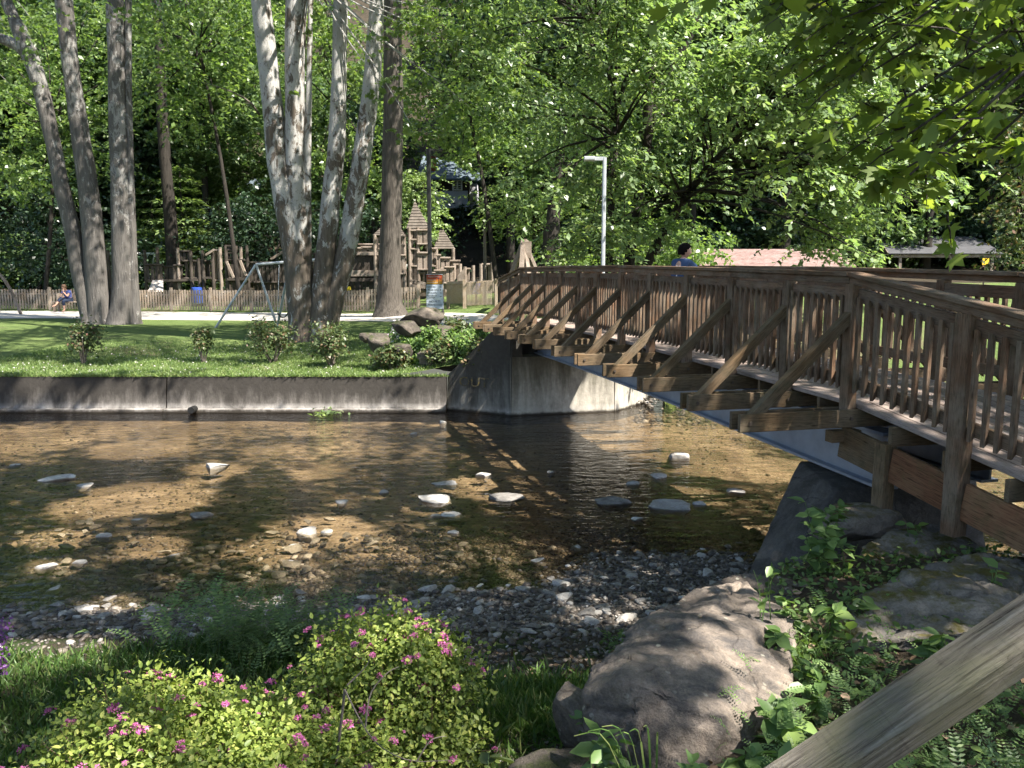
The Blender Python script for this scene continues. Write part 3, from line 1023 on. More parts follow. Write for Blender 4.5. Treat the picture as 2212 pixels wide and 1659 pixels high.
def twig_sprays(centers, radii, n, rng, per=16, droop=0.55, spread=1.0, tube=None):
    """leaves set along drooping twigs that radiate from each centre; returns points and tip directions"""
    centers = np.asarray(centers, float); radii = np.broadcast_to(np.asarray(radii, float), (len(centers),))
    nt_ = max(1, n // per)
    w = radii ** 2 / np.sum(radii ** 2)
    idx = rng.choice(len(centers), nt_, p=w)
    r = radii[idx]
    st = centers[idx] + rng.normal(size=(nt_, 3)) * r[:, None] * np.array([0.38, 0.38, 0.26]) * spread
    d = rng.normal(size=(nt_, 3)); d[:, 2] = rng.uniform(-0.35, 0.35, nt_)
    d = unit(d + 0.8 * unit(st - centers[idx]) * np.array([1, 1, 0.3]))
    L = r * rng.uniform(0.45, 1.0, nt_)
    s = (np.arange(per) + 0.5) / per
    s = np.clip(s[None, :] + rng.normal(0, 0.02, (nt_, per)), 0, 1)
    P = st[:, None, :] + d[:, None, :] * (L[:, None] * s)[:, :, None]
    P[:, :, 2] -= droop * L[:, None] * s ** 2 * 0.8
    side = np.cross(d, [0, 0, 1.0]); side = unit(side)
    sg_ = np.where(np.arange(per) % 2 == 0, 1.0, -1.0)
    tip = d[:, None, :] * 0.6 + side[:, None, :] * sg_[None, :, None] * 0.9
    tip[:, :, 2] -= droop * 0.8
    if tube is not None:
        for k in range(nt_):
            a = st[k]; b = P[k, per // 2]; c = P[k, -1]
            tube.tube([a, b, c], [0.007, 0.005, 0.002], 3, 0.0, False)
    return P.reshape(-1, 3), tip.reshape(-1, 3)

# ------------------------------------------------------------------ named trees
def gap_mask(P, gaps):
    """drop foliage along the sun's line to the given ground spots (openings in the canopy)"""
    s = np.array(TO_SUN)
    keep = np.ones(len(P), bool)
    for (c, r) in gaps:
        d = P - np.array(c)
        al = d @ s
        perp = np.linalg.norm(d - al[:, None] * s, axis=1)
        keep &= ~((perp < r) & (al > 0))
    return keep


def sky_window(P):
    """break in the canopy between the two big crowns, above the playground"""
    a = P[:, 0] / np.maximum(P[:, 1], 0.1); e = (P[:, 2] - 3) / np.maximum(P[:, 1], 0.1)
    return ~((a > -0.155 + 0.02 * np.sin(e * 60)) & (a < -0.065 + 0.02 * np.sin(e * 45)) & (e > 0.30) & (e < 0.50))


def tree_thing(name, base, label, cat='tree', group=None):
    return empty(name, base, label, cat, group)


# openings that let the sun through to the places that are sunlit in the photograph
GAPS = []
for qx, qy, z, r in [(1450, 1080, 0.1, 0.45), (1330, 1075, 0.1, 0.35), (1100, 1068, 0.1, 0.3), (945, 1070, 0.1, 0.35), (460, 1000, 0.1, 0.35), (700, 1130, 0, 0.75), (600, 1175, 0, 0.55), (330, 1170, 0, 0.5), (120, 1150, 0, 0.5), (330, 1050, 0, 1.0), (200, 1075, 0, 0.65), (90, 940, 0, 0.8), (300, 950, 0, 0.9), (700, 1000, 0, 0.5), (600, 950, 0, 0.5),
                     (480, 990, 0, 0.6), (1450, 940, 0, 1.5), (1600, 985, 0, 1.2), (1330, 930, 0, 1.1), (1500, 1050, 0, 0.6), (1640, 1120, 0.05, 0.35), 
                     (90, 1425, 0.3, 0.55), (330, 1480, 0.95, 0.38), (180, 1640, 1.05, 0.36), (640, 1410, 1.05, 0.2), (860, 1370, 1.1, 0.22), (480, 1590, 1.0, 0.25), (760, 1600, 0.9, 0.16), (1640, 1285, 1.1, 0.55), (1540, 1420, 1.0, 0.26), (1430, 1590, 0.7, 0.16),
                     (1760, 1400, 1.2, 0.25), (1750, 1480, 1.2, 0.2), (2060, 1290, 1.25, 0.22), (1930, 1600, 1.7, 0.14), (250, 1280, 0.1, 0.35), (130, 1205, 0.05, 0.4), (560, 1290, 0.1, 0.25), (1290, 1330, 0.1, 0.3),
                     (60, 795, 0.75, 1.2), (200, 800, 0.75, 0.8), (350, 790, 0.75, 1.2), (520, 800, 0.75, 0.8), (640, 790, 0.75, 1.2), (830, 795, 0.75, 1.0), (200, 760, 0.75, 0.5), (480, 770, 0.75, 0.5), (760, 765, 0.75, 0.6), (90, 735, 0.8, 0.5), (90, 850, 0.3, 0.6), (250, 860, 0.3, 0.45), (420, 850, 0.3, 0.35), (560, 860, 0.3, 0.3)]:
    GAPS.append((onz(qx, qy, z), r * 0.88))
for t, w, z, r in [(4.2, -0.6, 0.3, 0.7), (6.0, 0, 0.3, 0.6), (8.5, 0, 0.3, 0.7), (3.1, -0.4, 0.4, 0.5), (2.6, 0.8, 0, 0.5), (-1.1, 0, 0.7, 0.12), (-1.9, 0.1, 1.0, 0.2), (10.5, 0, 0.2, 1.2)]:
    GAPS.append((bp(t, w, z), r))


def sycamore(base_q, Y, stems, crown_c, crown_r, label, bark, nleaf, rng, sprays=(), leaf=0.17, gaps=None):
    b = onz(base_q[0], base_q[1], float(hfar(at(base_q[0], base_q[1], Y).x, Y)))
    tr = tree_thing('sycamore_tree', b, label)
    mbb = MB()
    tops = []
    for st in stems:
        P, R = stem_pts(st, Y, 24)
        if st[-1][1] > 640: P, R = ground_base(P, R)
        # continue upward out of the picture
        d = (P[0] - P[2]).normalized()
        ext = [P[0] + d * s + Vector((0, 0, s * 0.15)) for s in (7.5, 5.0, 2.5)]
        P2 = ext + P; R2 = [R[0] * 0.35, R[0] * 0.6, R[0] * 0.82] + R
        MB().tube(P2, R2, 14, 0.10).build('stem', bark, tr, True)
        tops.append((P2[0], R2[0])); tops.append((P2[1], R2[1])); tops.append((P2[2], R2[2]))
    cc = np.array(crown_c); cr = np.array(crown_r)
    cen = []
    while len(cen) < 85:
        v = rng.uniform(-1, 1, 3)
        l = np.linalg.norm(v)
        if 0.45 < l < 1: cen.append(cc + v * cr)
    cen = np.array(cen)
    for c in cen[::3]:
        tp, r = tops[rng.integers(len(tops))]
        branch_tube(mbb, tp, c, r * 0.55, 0.03, rng, 6, 0.05)
    mbb.build('branches', bark, tr, True)['kind'] = 'stuff'
    P, g = cluster_pts(cen, rng.uniform(1.0, 1.9, len(cen)), nleaf, rng, 0.6)
    if gaps: P = P[gap_mask(P, gaps)]
    P = P[sky_window(P)]
    # keep the upper crown out of the picture's sky line of sight but for the sprays
    me = leaf_mesh('crown', P, leaf * 1.35, 'rhomb', LEAF_SYC, rng, 0.7, 0.4)
    link('crown', me, tr)
    if sprays:
        sm = MB(); PP = []
        for (qx, qy, yy, rr, n) in sprays:
            c = np.array(at(qx, qy, yy))
            PP.append(twig_sprays([c, c + [rr * 0.8, 0, 0.1], c - [rr * 0.7, 0, 0.15]], [rr * 1.2, rr * 0.9, rr * 0.9], n, rng, 8, 0.5, 1.0, sm)[0])
            tp = min(tops, key=lambda q: (q[0] - Vector(c)).length)[0]
            branch_tube(sm, tp, c, 0.035, 0.008, rng, 5, -0.02)
        link('low_sprays', leaf_mesh('low_sprays', np.concatenate(PP), leaf * 0.9, 'maple', LEAF_SYC, rng, 0.6, 0.5), tr)
        sm.build('spray_twigs', bark, tr)
    return tr


rng = np.random.default_rng(21)
sycamore((240, 700), 32.8,
         [[(x, y, w * 0.9) for x, y, w in st_] for st_ in
         [[(135, -30, 38), (147, 100, 36), (160, 200, 37), (175, 300, 42), (190, 400, 45), (200, 500, 48), (210, 600, 55), (218, 692, 64)],
          [(247, -30, 38), (255, 200, 42), (261, 400, 45), (265, 550, 49), (268, 640, 55), (262, 695, 70)],
          [(277, -30, 15), (278, 200, 15), (283, 420, 17), (288, 580, 20), (292, 690, 30)],
          [(30, 40, 26), (57, 97, 40), (87, 187, 34), (113, 300, 34), (133, 400, 35), (157, 500, 37), (167, 560, 39), (185, 640, 42), (200, 690, 50)],
          [(-40, 60, 18), (0, 82, 22), (40, 100, 26), (60, 120, 28)]]],
         (-12.0, 31, 19.5), (8.0, 6.5, 4.6), 'clump of tall mottled grey sycamore stems beside the path, nearest the bench', BARK_SYC2, 15000, rng,
         [(30, 100, 31, 0.8, 120), (60, 40, 31, 0.9, 160), (330, 40, 31, 1.0, 200), (430, 30, 31, 0.9, 160), (210, 20, 30.5, 0.5, 60), (360, 110, 31.5, 0.8, 120), (20, 180, 32, 0.7, 110)], gaps=GAPS)
sycamore((690, 735), 25.2,
         [[(560, -30, 38), (578, 130, 40), (590, 240, 42), (601, 350, 46), (620, 450, 50), (638, 550, 54), (650, 650, 58), (656, 738, 68)],
          [(641, -30, 42), (637, 150, 42), (637, 300, 42), (640, 400, 44), (646, 490, 44), (650, 560, 40)],
          [(736, -30, 31), (733, 150, 31), (728, 300, 36), (718, 400, 39), (708, 500, 41), (700, 600, 46), (693, 705, 58)],
          [(816, -30, 28), (807, 130, 35), (790, 280, 38), (768, 430, 42), (745, 560, 42), (724, 640, 42), (704, 705, 50)],
          [(668, 170, 12), (665, 300, 15), (664, 420, 16), (664, 520, 18), (666, 640, 20)]],
         (-1.8, 18.5, 16.0), (8.5, 7.5, 4.4), 'clump of four pale spotted sycamore stems on the lawn behind the swing frame', BARK_SYC, 27000, rng,
         [(880, 60, 23.5, 0.8, 150), (930, 160, 24, 0.9, 170), (820, 190, 24.4, 0.5, 60), (990, 90, 23.5, 0.8, 150), (900, 270, 24.5, 0.7, 100), (860, 20, 24, 0.7, 110), (1010, 230, 24, 0.8, 130), (640, 70, 24.6, 0.25, 14), (640, 190, 24.6, 0.2, 10), (950, 20, 23, 0.9, 150), (700, 15, 24, 0.5, 40)], gaps=GAPS)

# dead side branch on the middle sycamore: a twig of its own kind, part of that tree
mid_syc = bpy.data.objects['sycamore_tree.001']
mb = MB()
pp = [at(560, 248, 25.2), at(545, 225, 25.0), at(525, 210, 24.8), at(500, 198, 24.7), at(470, 187, 24.6), at(436, 178, 24.5)]
mb.tube(pp, [0.04, 0.032, 0.026, 0.02, 0.014, 0.006], 6)
for k in range(14):
    i = rng.integers(1, 5); p = pp[i]
    mb.tube([p, p + Vector((rng.uniform(-0.35, 0.05), 0.05, rng.uniform(-0.25, 0.1)))], [0.008, 0.003], 4)
mb.build('dead_branch', TWIG, mid_syc, True)

# trunks behind the playground and by the sign
def lone_tree(name, q, Y, bark, label, crown_c, crown_r, nleaf, rng, leafm, leaf=0.2, ext=6.0, gaps=None, ncl=40):
    P, R = stem_pts(q, Y, 20)
    P, R = ground_base(P, R)
    d = (P[0] - P[2]).normalized()
    P2 = [P[0] + d * ext, P[0] + d * ext / 2] + P; R2 = [R[0] * 0.4, R[0] * 0.75] + R
    b = P[-1]
    tr = tree_thing(name, (b.x, b.y, float(hfar(b.x, b.y))), label)
    MB().tube(P2, R2, 14, 0.12).build('trunk', bark, tr, True)
    cc = np.array(crown_c); cr = np.array(crown_r)
    cen = cc + unit(rng.normal(size=(ncl, 3))) * rng.uniform(0.35, 1, (ncl, 1)) * cr
    mb = MB()
    for c in cen[::2]:
        s = rng.uniform(0, 0.5)
        j = int(s * 6)
        branch_tube(mb, P2[j], c, R2[j] * 0.4, 0.02, rng, 5, 0.04)
    mb.build('branches', bark, tr, True)['kind'] = 'stuff'
    Pt, g = cluster_pts(cen, rng.uniform(0.9, 1.7, ncl), nleaf, rng, 0.6)
    if gaps: Pt = Pt[gap_mask(Pt, gaps)]
    Pt = Pt[sky_window(Pt)]
    link('crown', leaf_mesh('crown', Pt, leaf, 'rhomb', leafm, rng, 0.7, 0.35), tr)
    return tr


lone_tree('oak_tree', [(848, -20, 36), (850, 200, 41), (849, 300, 42), (846, 450, 44), (842, 560, 47), (841, 640, 53), (842, 668, 66)], 34.0, BARK_OAK,
          'single thick brown furrowed trunk standing between the sycamores and the sign', (0.5, 32.5, 17.5), (6.0, 4.5, 4.0), 6000, rng, LEAF_SYC, 0.22, gaps=GAPS)
lone_tree('pine_tree', [(338, -20, 18), (345, 100, 19), (350, 230, 22), (357, 350, 23), (368, 470, 26), (376, 600, 28)], 47.0, BARK_DARK,
          'dark slender leaning trunk rising behind the wooden playground', (-13.5, 48, 19), (5, 4, 5), 5000, rng, LEAF_FOREST, 0.26)

# ------------------------------------------------------------------ leafy tree behind the bridge
rng = np.random.default_rng(33)
ct = tree_thing('leafy_tree', at(1360, 590, 23.5), 'bright green spreading tree with thin leaning stems behind the bridge', 'tree')
ct.location.z = float(hfar(ct.location.x, ct.location.y))
stems = [[(1290, 40, 8), (1310, 130, 11), (1330, 230, 14), (1327, 330, 18), (1319, 450, 17), (1314, 600, 19)],
         [(1425, -20, 9), (1400, 100, 10), (1352, 175, 11), (1334, 235, 12)],
         [(1510, 40, 11), (1470, 120, 14), (1420, 200, 17), (1395, 330, 20), (1372, 470, 21), (1355, 600, 23)],
         [(1640, 250, 9), (1560, 330, 13), (1500, 400, 16), (1440, 490, 19), (1388, 590, 21)],
         [(1420, -30, 20), (1412, 60, 22), (1405, 160, 22), (1400, 250, 20), (1397, 320, 18)]]
tips = []
for s in stems:
    P, R = stem_pts(s, 23.5 + rng.uniform(-0.5, 0.5), 16)
    if s[-1][1] > 560: P, R = ground_base(P, R)
    MB().tube(P, R, 9, 0.1).build('stem', BARK_DARK, ct, True)
    tips += P[:10]


def in_poly(x, y, poly):
    c = False; j = len(poly) - 1
    for i in range(len(poly)):
        if (poly[i][1] > y) != (poly[j][1] > y) and x < (poly[j][0] - poly[i][0]) * (y - poly[i][1]) / (poly[j][1] - poly[i][1]) + poly[i][0]: c = not c
        j = i
    return c


crown_poly = [(1010, -250), (1280, -250), (1300, -70), (1950, -70), (1990, 60), (2060, 200), (2090, 330), (2030, 360), (1955, 390), (1890, 420), (1850, 490), (1800, 540), (1740, 430), (1700, 380), (1640, 470), (1610, 430), (1560, 430), (1500, 480), (1440, 540), (1270, 520), (1180, 470), (1120, 420), (1080, 330), (1050, 200), (1010, 60)]
cen = []; rad = []
while len(cen) < 150:
    x = rng.uniform(1000, 2090); y = rng.uniform(-250, 560)
    if not in_poly(x, y, crown_poly): continue
    Y = rng.uniform(19.5, 26.5)
    if x > 1600: Y = rng.uniform(17.5, 22.5)
    if x < 1250 and rng.random() < 0.45: continue
    p = np.array(at(x, y, Y)); cen.append(p); rad.append(rng.uniform(0.55, 1.05))
for q in [(1870, 560, 17.5), (1850, 530, 17.6), (2040, 430, 17.6), (2000, 440, 17.6), (2085, 400, 17.8)]:
    cen.append(np.array(at(*q))); rad.append(0.42)
mb = MB()
tn = np.array([list(t) for t in tips])
for c in cen:
    d = np.linalg.norm(tn - c + [0, 0, 0.8], axis=1)
    i = np.argsort(d)[rng.integers(0, 3)]
    branch_tube(mb, tn[i], c, 0.045, 0.010, rng, 5, 0.06)
mb.build('branches', BARK_DARK, ct, True)['kind'] = 'stuff'
twm = MB()
P, T = twig_sprays(cen, np.array(rad) * 1.25, 46000, rng, 18, 0.7, 1.0, twm)
twm.build('twigs', BARK_DARK, ct)['kind'] = 'stuff'
link('crown', leaf_mesh('crown', P, 0.158, 'rhomb', LEAF_TREE, rng, 0.35, 0.3, tip=T, sunw=1.3), ct)

# upper crown above the frame so that the tree is whole
cen2 = np.array([1.0, 25.5, 13.5]) + unit(rng.normal(size=(40, 3))) * rng.uniform(0.3, 1, (40, 1)) * np.array([6.5, 4.0, 2.8])
P, g = cluster_pts(cen2, 1.3, 6000, rng, 0.6)
P = P[gap_mask(P, GAPS)]
link('upper_crown', leaf_mesh('upper_crown', P, 0.22, 'rhomb', LEAF_TREE, rng, 0.5, 0.5), ct)

# ------------------------------------------------------------------ maple that overhangs the camera from the right
rng = np.random.default_rng(44)
mp = tree_thing('maple_tree', (8.2, 1.2, 1.45), 'maple with big lobed leaves overhanging the top corner above the near bridge rail', 'tree')
trunk = [Vector((8.6, 1.0, 16)), Vector((8.5, 1.1, 12)), Vector((8.3, 1.2, 8)), Vector((8.2, 1.2, 4)), Vector((8.2, 1.2, 1.2))]
MB().tube(catmull(trunk, 16), list(np.linspace(0.16, 0.42, 16)), 14, 0.1).build('trunk', BARK_OAK, mp, True)
spr = [(1720, -20, 5.2, .35), (1780, 40, 5.0, .35), (1850, 20, 5.0, .4), (1900, 80, 5.2, .4), (1830, 110, 5.0, .3), (1960, 40, 5.2, .4), (2040, 20, 4.6, .4), (2120, 30, 4.8, .35), (2190, 10, 4.4, .4),
       (2200, 150, 4.6, .45), (2150, 190, 4.5, .42), (2080, 230, 4.4, .42), (2020, 270, 4.4, .4), (2190, 240, 4.2, .4), (2120, 290, 4.3, .42), (1990, 320, 4.3, .28), (2060, 330, 4.3, .33), (2150, 350, 4.3, .3), (1975, 230, 4.6, .3), (1960, 370, 4.3, .15), (1880, 385, 4.3, .12),
       (2205, 320, 4.4, .3), (1900, 150, 5.0, .22), (1920, -30, 4.8, .5), (2100, -40, 4.5, .6), (1750, -60, 5.0, .5)]
cen = [np.array(at(x, y, Y)) for x, y, Y, r in spr]; rad = [r for *_, r in spr]
mb = MB()
P, T = twig_sprays(cen, np.array(rad) * 1.3, 1150, rng, 7, 0.5, 1.0, mb)
link('low_sprays', leaf_mesh('low_sprays', P, 0.105, 'maple', LEAF_MAPLE, rng, 0.75, 0.4, tip=T, jitter=0.8), mp)
hub = np.array([6.0, 3.6, 6.2])
branch_tube(mb, (8.3, 1.2, 7.0), hub, 0.055, 0.04, rng, 8, 0.1)
for c in cen: branch_tube(mb, hub, c, 0.028, 0.006, rng, 5, 0.05)
# big crown: shade over bridge, near bank and creek
cc = np.array([6.6, 4.4, 11.3]); cr = np.array([7.6, 8.2, 3.9])
cen = []
while len(cen) < 120:
    v = rng.uniform(-1, 1, 3)
    if np.linalg.norm(v) < 1: cen.append(cc + v * cr)
cen = np.array(cen)
el = (cen[:, 2] - 3) / np.maximum(cen[:, 1], 0.1)
cen = cen[(cen[:, 1] < 0.5) | (el > 0.52) | (np.abs(cen[:, 0]) > 1.0 * np.maximum(cen[:, 1], 0.1))]
for c in cen[::2]:
    branch_tube(mb, (8.3, 1.2, rng.uniform(6.5, 13)), c, 0.045, 0.012, rng, 5, 0.06)
mb.build('branches', BARK_OAK, mp, True)['kind'] = 'stuff'
P, g = cluster_pts(cen, rng.uniform(0.9, 1.6, len(cen)), 36000, rng, 0.55)
P = P[gap_mask(P, GAPS + [(at(2100, 260, 4.4), 0.55), (at(1960, 300, 4.4), 0.45), (at(2060, 40, 4.7), 0.5), (at(1860, 60, 5.0), 0.4)])]
e2 = (P[:, 2] - 3) / np.maximum(P[:, 1], 0.05)
P = P[(P[:, 1] < 0.3) | (e2 > 0.36) | (np.abs(P[:, 0]) > 0.75 * P[:, 1])]
link('crown', leaf_mesh('crown', P, 0.20, 'rhomb', LEAF_MAPLE, rng, 0.8, 0.4), mp)

# second canopy tree on the near bank behind the camera, shading the left half of the creek
rng = np.random.default_rng(45)
nt = tree_thing('bank_tree', (-2.5, -3.0, 1.45), 'tall broad shade tree on the near bank behind the viewpoint', 'tree')
MB().tube(catmull([(-2.0, -2.6, 15), (-2.3, -2.8, 10), (-2.5, -3.0, 5), (-2.5, -3.0, 1.2)], 14), list(np.linspace(0.15, 0.45, 14)), 14, 0.1).build('trunk', BARK_OAK, nt, True)
cc = np.array([-0.5, 2.8, 13.0]); cr = np.array([7.5, 7.5, 3.4])
cen = []
while len(cen) < 110:
    v = rng.uniform(-1, 1, 3)
    if np.linalg.norm(v) < 1: cen.append(cc + v * cr)
cen = np.array(cen)
mb = MB()
for c in cen[::2]: branch_tube(mb, (-2.2, -2.7, rng.uniform(7, 14)), c, 0.05, 0.012, rng, 5, 0.06)
mb.build('branches', BARK_OAK, nt, True)['kind'] = 'stuff'
P, g = cluster_pts(cen, rng.uniform(0.9, 1.6, len(cen)), 30000, rng, 0.55)
P = P[gap_mask(P, GAPS)]
link('crown', leaf_mesh('crown', P, 0.22, 'rhomb', LEAF_MAPLE, rng, 0.8, 0.4), nt)

# ------------------------------------------------------------------ hillside wood: one mass of trees
rng = np.random.default_rng(55)
protos = []
for k in range(6):
    n = 30
    cen = unit(rng.normal(size=(n, 3))) * rng.uniform(0.4, 1.0, (n, 1)) * np.array([3.7, 3.7, 5.2])
    cen[:, 2] += 1.0 * (1 - (cen[:, 0] ** 2 + cen[:, 1] ** 2) / 14)
    P, T = twig_sprays(cen, rng.uniform(1.2, 2.1, n), 8500, rng, 14, 0.5)
    protos.append(leaf_mesh('wood_crown', P, 0.34, 'rhomb', LEAF_FOREST if k != 4 else LEAF_DEEP, rng, 0.9, 0.35))
under = []
for k in range(3):
    n = 16
    cen = unit(rng.normal(size=(n, 3))) * rng.uniform(0.3, 1, (n, 1)) * np.array([2.2, 2.0, 1.6]); cen[:, 2] += 1.3
    P, g = cluster_pts(cen, rng.uniform(0.7, 1.1, n), 3600, rng, 0.6)
    under.append(leaf_mesh('wood_undergrowth', P, 0.24, 'rhomb', LEAF_DEEP if k else LEAF_FOREST, rng, 0.75, 0.35))
TRUNKM = MB().tube(catmull([(0, 0, 0), (0.1, 0, 6), (-0.1, 0.1, 12), (0, 0, 18)], 9), list(np.linspace(0.28, 0.07, 9)), 8, 0.1).mesh('wood_trunk', True)
TRUNKM.materials.append(BARK_DARK)
wood = empty('woodland', (0, 70, 6), 'dense green broadleaf wood covering the whole hillside behind the park', 'wood', kind='stuff')


def put(name, me, loc, s, rz):
    M = Matrix.Translation(loc) @ Matrix.Rotation(rz, 4, 'Z') @ Matrix.Diagonal((s[0], s[1], s[2], 1))
    return link(name, me, wood, None, M)


HOUSE_X = at(985, 400, 75).x
for row, (Y, dx) in enumerate([(53, 5.0), (59, 5.5), (66, 6.0), (74, 6.5), (83, 7.5), (93, 8.5), (105, 10)]):
    half = Y * 0.72 + 6
    x = -half
    while x < half:
        xx = x + rng.uniform(-1.2, 1.2); yy = Y + rng.uniform(-2, 2)
        x += dx
        if abs(xx * 75 / yy - HOUSE_X) < 4.2 and yy < 76: continue
        z = float(hfar(xx, yy))
        H = rng.uniform(0.9, 1.25)
        if -0.27 < xx / yy < -0.04: H = max(0.45, min(H, (3 + yy * 0.275 - z) / 24.0))
        if row < 2 and rng.random() < 0.25: H *= 0.75
        tz = 18 * H
        put('trunk', TRUNKM, (xx, yy, z - 0.3), (H, H, H), rng.uniform(0, 6))
        put('crown', protos[rng.integers(6)], (xx, yy, z + tz * 0.80), (H * 1.05, H * 1.05, H * 1.05), rng.uniform(0, 6))
        put('crown', protos[rng.integers(6)], (xx + rng.uniform(-1, 1), yy + 0.6, z + tz * 0.45), (H * 0.9, H * 0.9, H * 0.8), rng.uniform(0, 6))
for k in range(125):
    Y = rng.uniform(50, 80); half = Y * 0.68
    xx = rng.uniform(-half, half)
    if abs(xx * 75 / Y - HOUSE_X) < 2.4: continue
    s = rng.uniform(0.8, 1.5)
    put('undergrowth', under[rng.integers(3)], (xx, Y, float(hfar(xx, Y)) - 0.2), (s * 1.2, s, s), rng.uniform(0, 6))

# ------------------------------------------------------------------ far park: fence, bench, playground, sign, lamps
def hz(p): return float(hfar(p.x, p.y))


def fence_panel(parent, a, b, h, mat, pw=0.09, gap=0.05, jit=0.02, low=0.06):
    """one run between two posts: rails and joined pickets"""
    a = Vector(a); b = Vector(b)
    d = (b - a); L = Vector((d.x, d.y, 0)).length; d.normalize()
    nrm = Vector((-d.y, d.x, 0)).normalized()
    for zf in (0.28, 0.78):
        board('rail', a + Vector((0, 0, h * zf)), b + Vector((0, 0, h * zf)), 0.04, 0.08, mat, parent)
    mb = MB(); n = int(L / (pw + gap))
    for k in range(n):
        p = a + (b - a) * ((k + 0.5) / n) - nrm * 0.045
        hh = h + random.uniform(-jit, jit)
        ang = math.atan2(d.y, d.x)
        mb.box(p + Vector((0, 0, low + (hh - low) / 2)), (pw, 0.02, hh - low), ang)
        # pointed picket top
    o = mb.build('pickets', mat, parent); o['kind'] = 'stuff'


fx = [(-30, 672), (0, 672), (110, 672), (180, 672), (297, 676), (372, 677), (457, 678), (545, 678), (640, 676), (735, 674), (795, 670), (905, 664)]
fpts = []
for i, (x, y) in enumerate(fx):
    Y = 41.5 - 3.0 * max(0, (x - 300)) / 600
    p = at(x, y, Y); fpts.append(Vector((p.x, p.y, hz(p) - 0.02)))
fpts = [Vector((-34, 42, hz(Vector((-34, 42, 0))))), Vector((-29, 42, hz(Vector((-29, 42, 0)))))] + fpts
fe = empty('picket_fence', fpts[3], 'long weathered wooden picket fence between the path and the playground', 'fence')
for p in fpts:
    board('post', p + Vector((0, 0, -0.2)), p + Vector((0, 0, 1.16)), 0.12, 0.12, FENCEWOOD, fe, up=(0, 1, 0))
for a, b in zip(fpts[:-1], fpts[1:]):
    fence_panel(fe, a, b, 1.04, FENCEWOOD)
# gate and spaced railing to the right of the sign
ga = empty('playground_gate', at(1015, 660, 36.5), 'pale boarded gate hung between posts right beside the park sign', 'gate')
g0, g1 = at(968, 652, 37), at(1003, 660, 36)
g0.z = hz(g0); g1.z = hz(g1)
for p in (g0, g1): board('post', p - Vector((0, 0, 0.2)), p + Vector((0, 0, 1.25)), 0.13, 0.13, FENCEWOOD, ga, up=(0, 1, 0))
mb = MB()
for k in range(13):
    p = g0 + (g1 - g0) * ((k + 0.5) / 13)
    mb.box(p + Vector((0, -0.02, 0.65)), (0.105, 0.03, 0.86))
mb.build('boards', FENCEWOOD, ga)['kind'] = 'stuff'
board('top_rail', g0 + Vector((0, -0.05, 1.12)), g1 + Vector((0, -0.05, 1.12)), 0.05, 0.14, FENCEWOOD, ga)
rl = empty('spindle_railing', at(1045, 660, 36), 'low spindle railing around the blue slide by the gate', 'railing')
h0, h1 = at(1005, 660, 36), at(1072, 660, 35.5)
h0.z = hz(h0); h1.z = hz(h1)
for p in (h0, h1): board('post', p - Vector((0, 0, 0.2)), p + Vector((0, 0, 1.2)), 0.12, 0.12, FENCEWOOD, rl, up=(0, 1, 0))
for z in (1.1, 0.15): board('rail', h0 + Vector((0, 0, z)), h1 + Vector((0, 0, z)), 0.06, 0.09, FENCEWOOD, rl)
mb = MB()
for k in range(24):
    p = h0 + (h1 - h0) * ((k + 0.5) / 24); mb.box(p + Vector((0, -0.03, 0.62)), (0.035, 0.035, 1.0))
mb.build('spindles', FENCEWOOD, rl)['kind'] = 'stuff'

# bench by the fence
bq = at(165, 678, 40.2); bq.z = hz(bq)
be = empty('park_bench', bq, 'low wooden slatted bench against the picket fence by the path', 'bench')
for s in (-0.95, 0.95):
    mb = MB(); mb.box(bq + Vector((s, -0.15, 0.22)), (0.10, 0.10, 0.46)); mb.box(bq + Vector((s, 0.25, 0.42)), (0.10, 0.10, 0.86)); mb.box(bq + Vector((s, 0.02, 0.40)), (0.09, 0.5, 0.08))
    mb.build('leg_frame', FENCEWOOD, be)
for k in range(4):
    p = bq + Vector((0, -0.2 + k * 0.125, 0.46)); board('seat_slat', p - Vector((1.05, 0, 0)), p + Vector((1.05, 0, 0)), 0.11, 0.035, FENCEWOOD, be)
for k in range(3):
    p = bq + Vector((0, 0.31, 0.58 + k * 0.125)); board('back_slat', p - Vector((1.05, 0, 0)), p + Vector((1.05, 0, 0)), 0.035, 0.10, FENCEWOOD, be)

# ---- castle playground
def Q3(x, y): return (713 + x * 0.1819, 411.4 + y * 0.1819)
def Q2(x, y): return (219.4 + x * 0.2232, 466.3 + y * 0.2232)


pg = empty('castle_playground', at(870, 650, 45), 'large weathered timber castle playground with shingled tower roofs and palisade walls', 'playground')


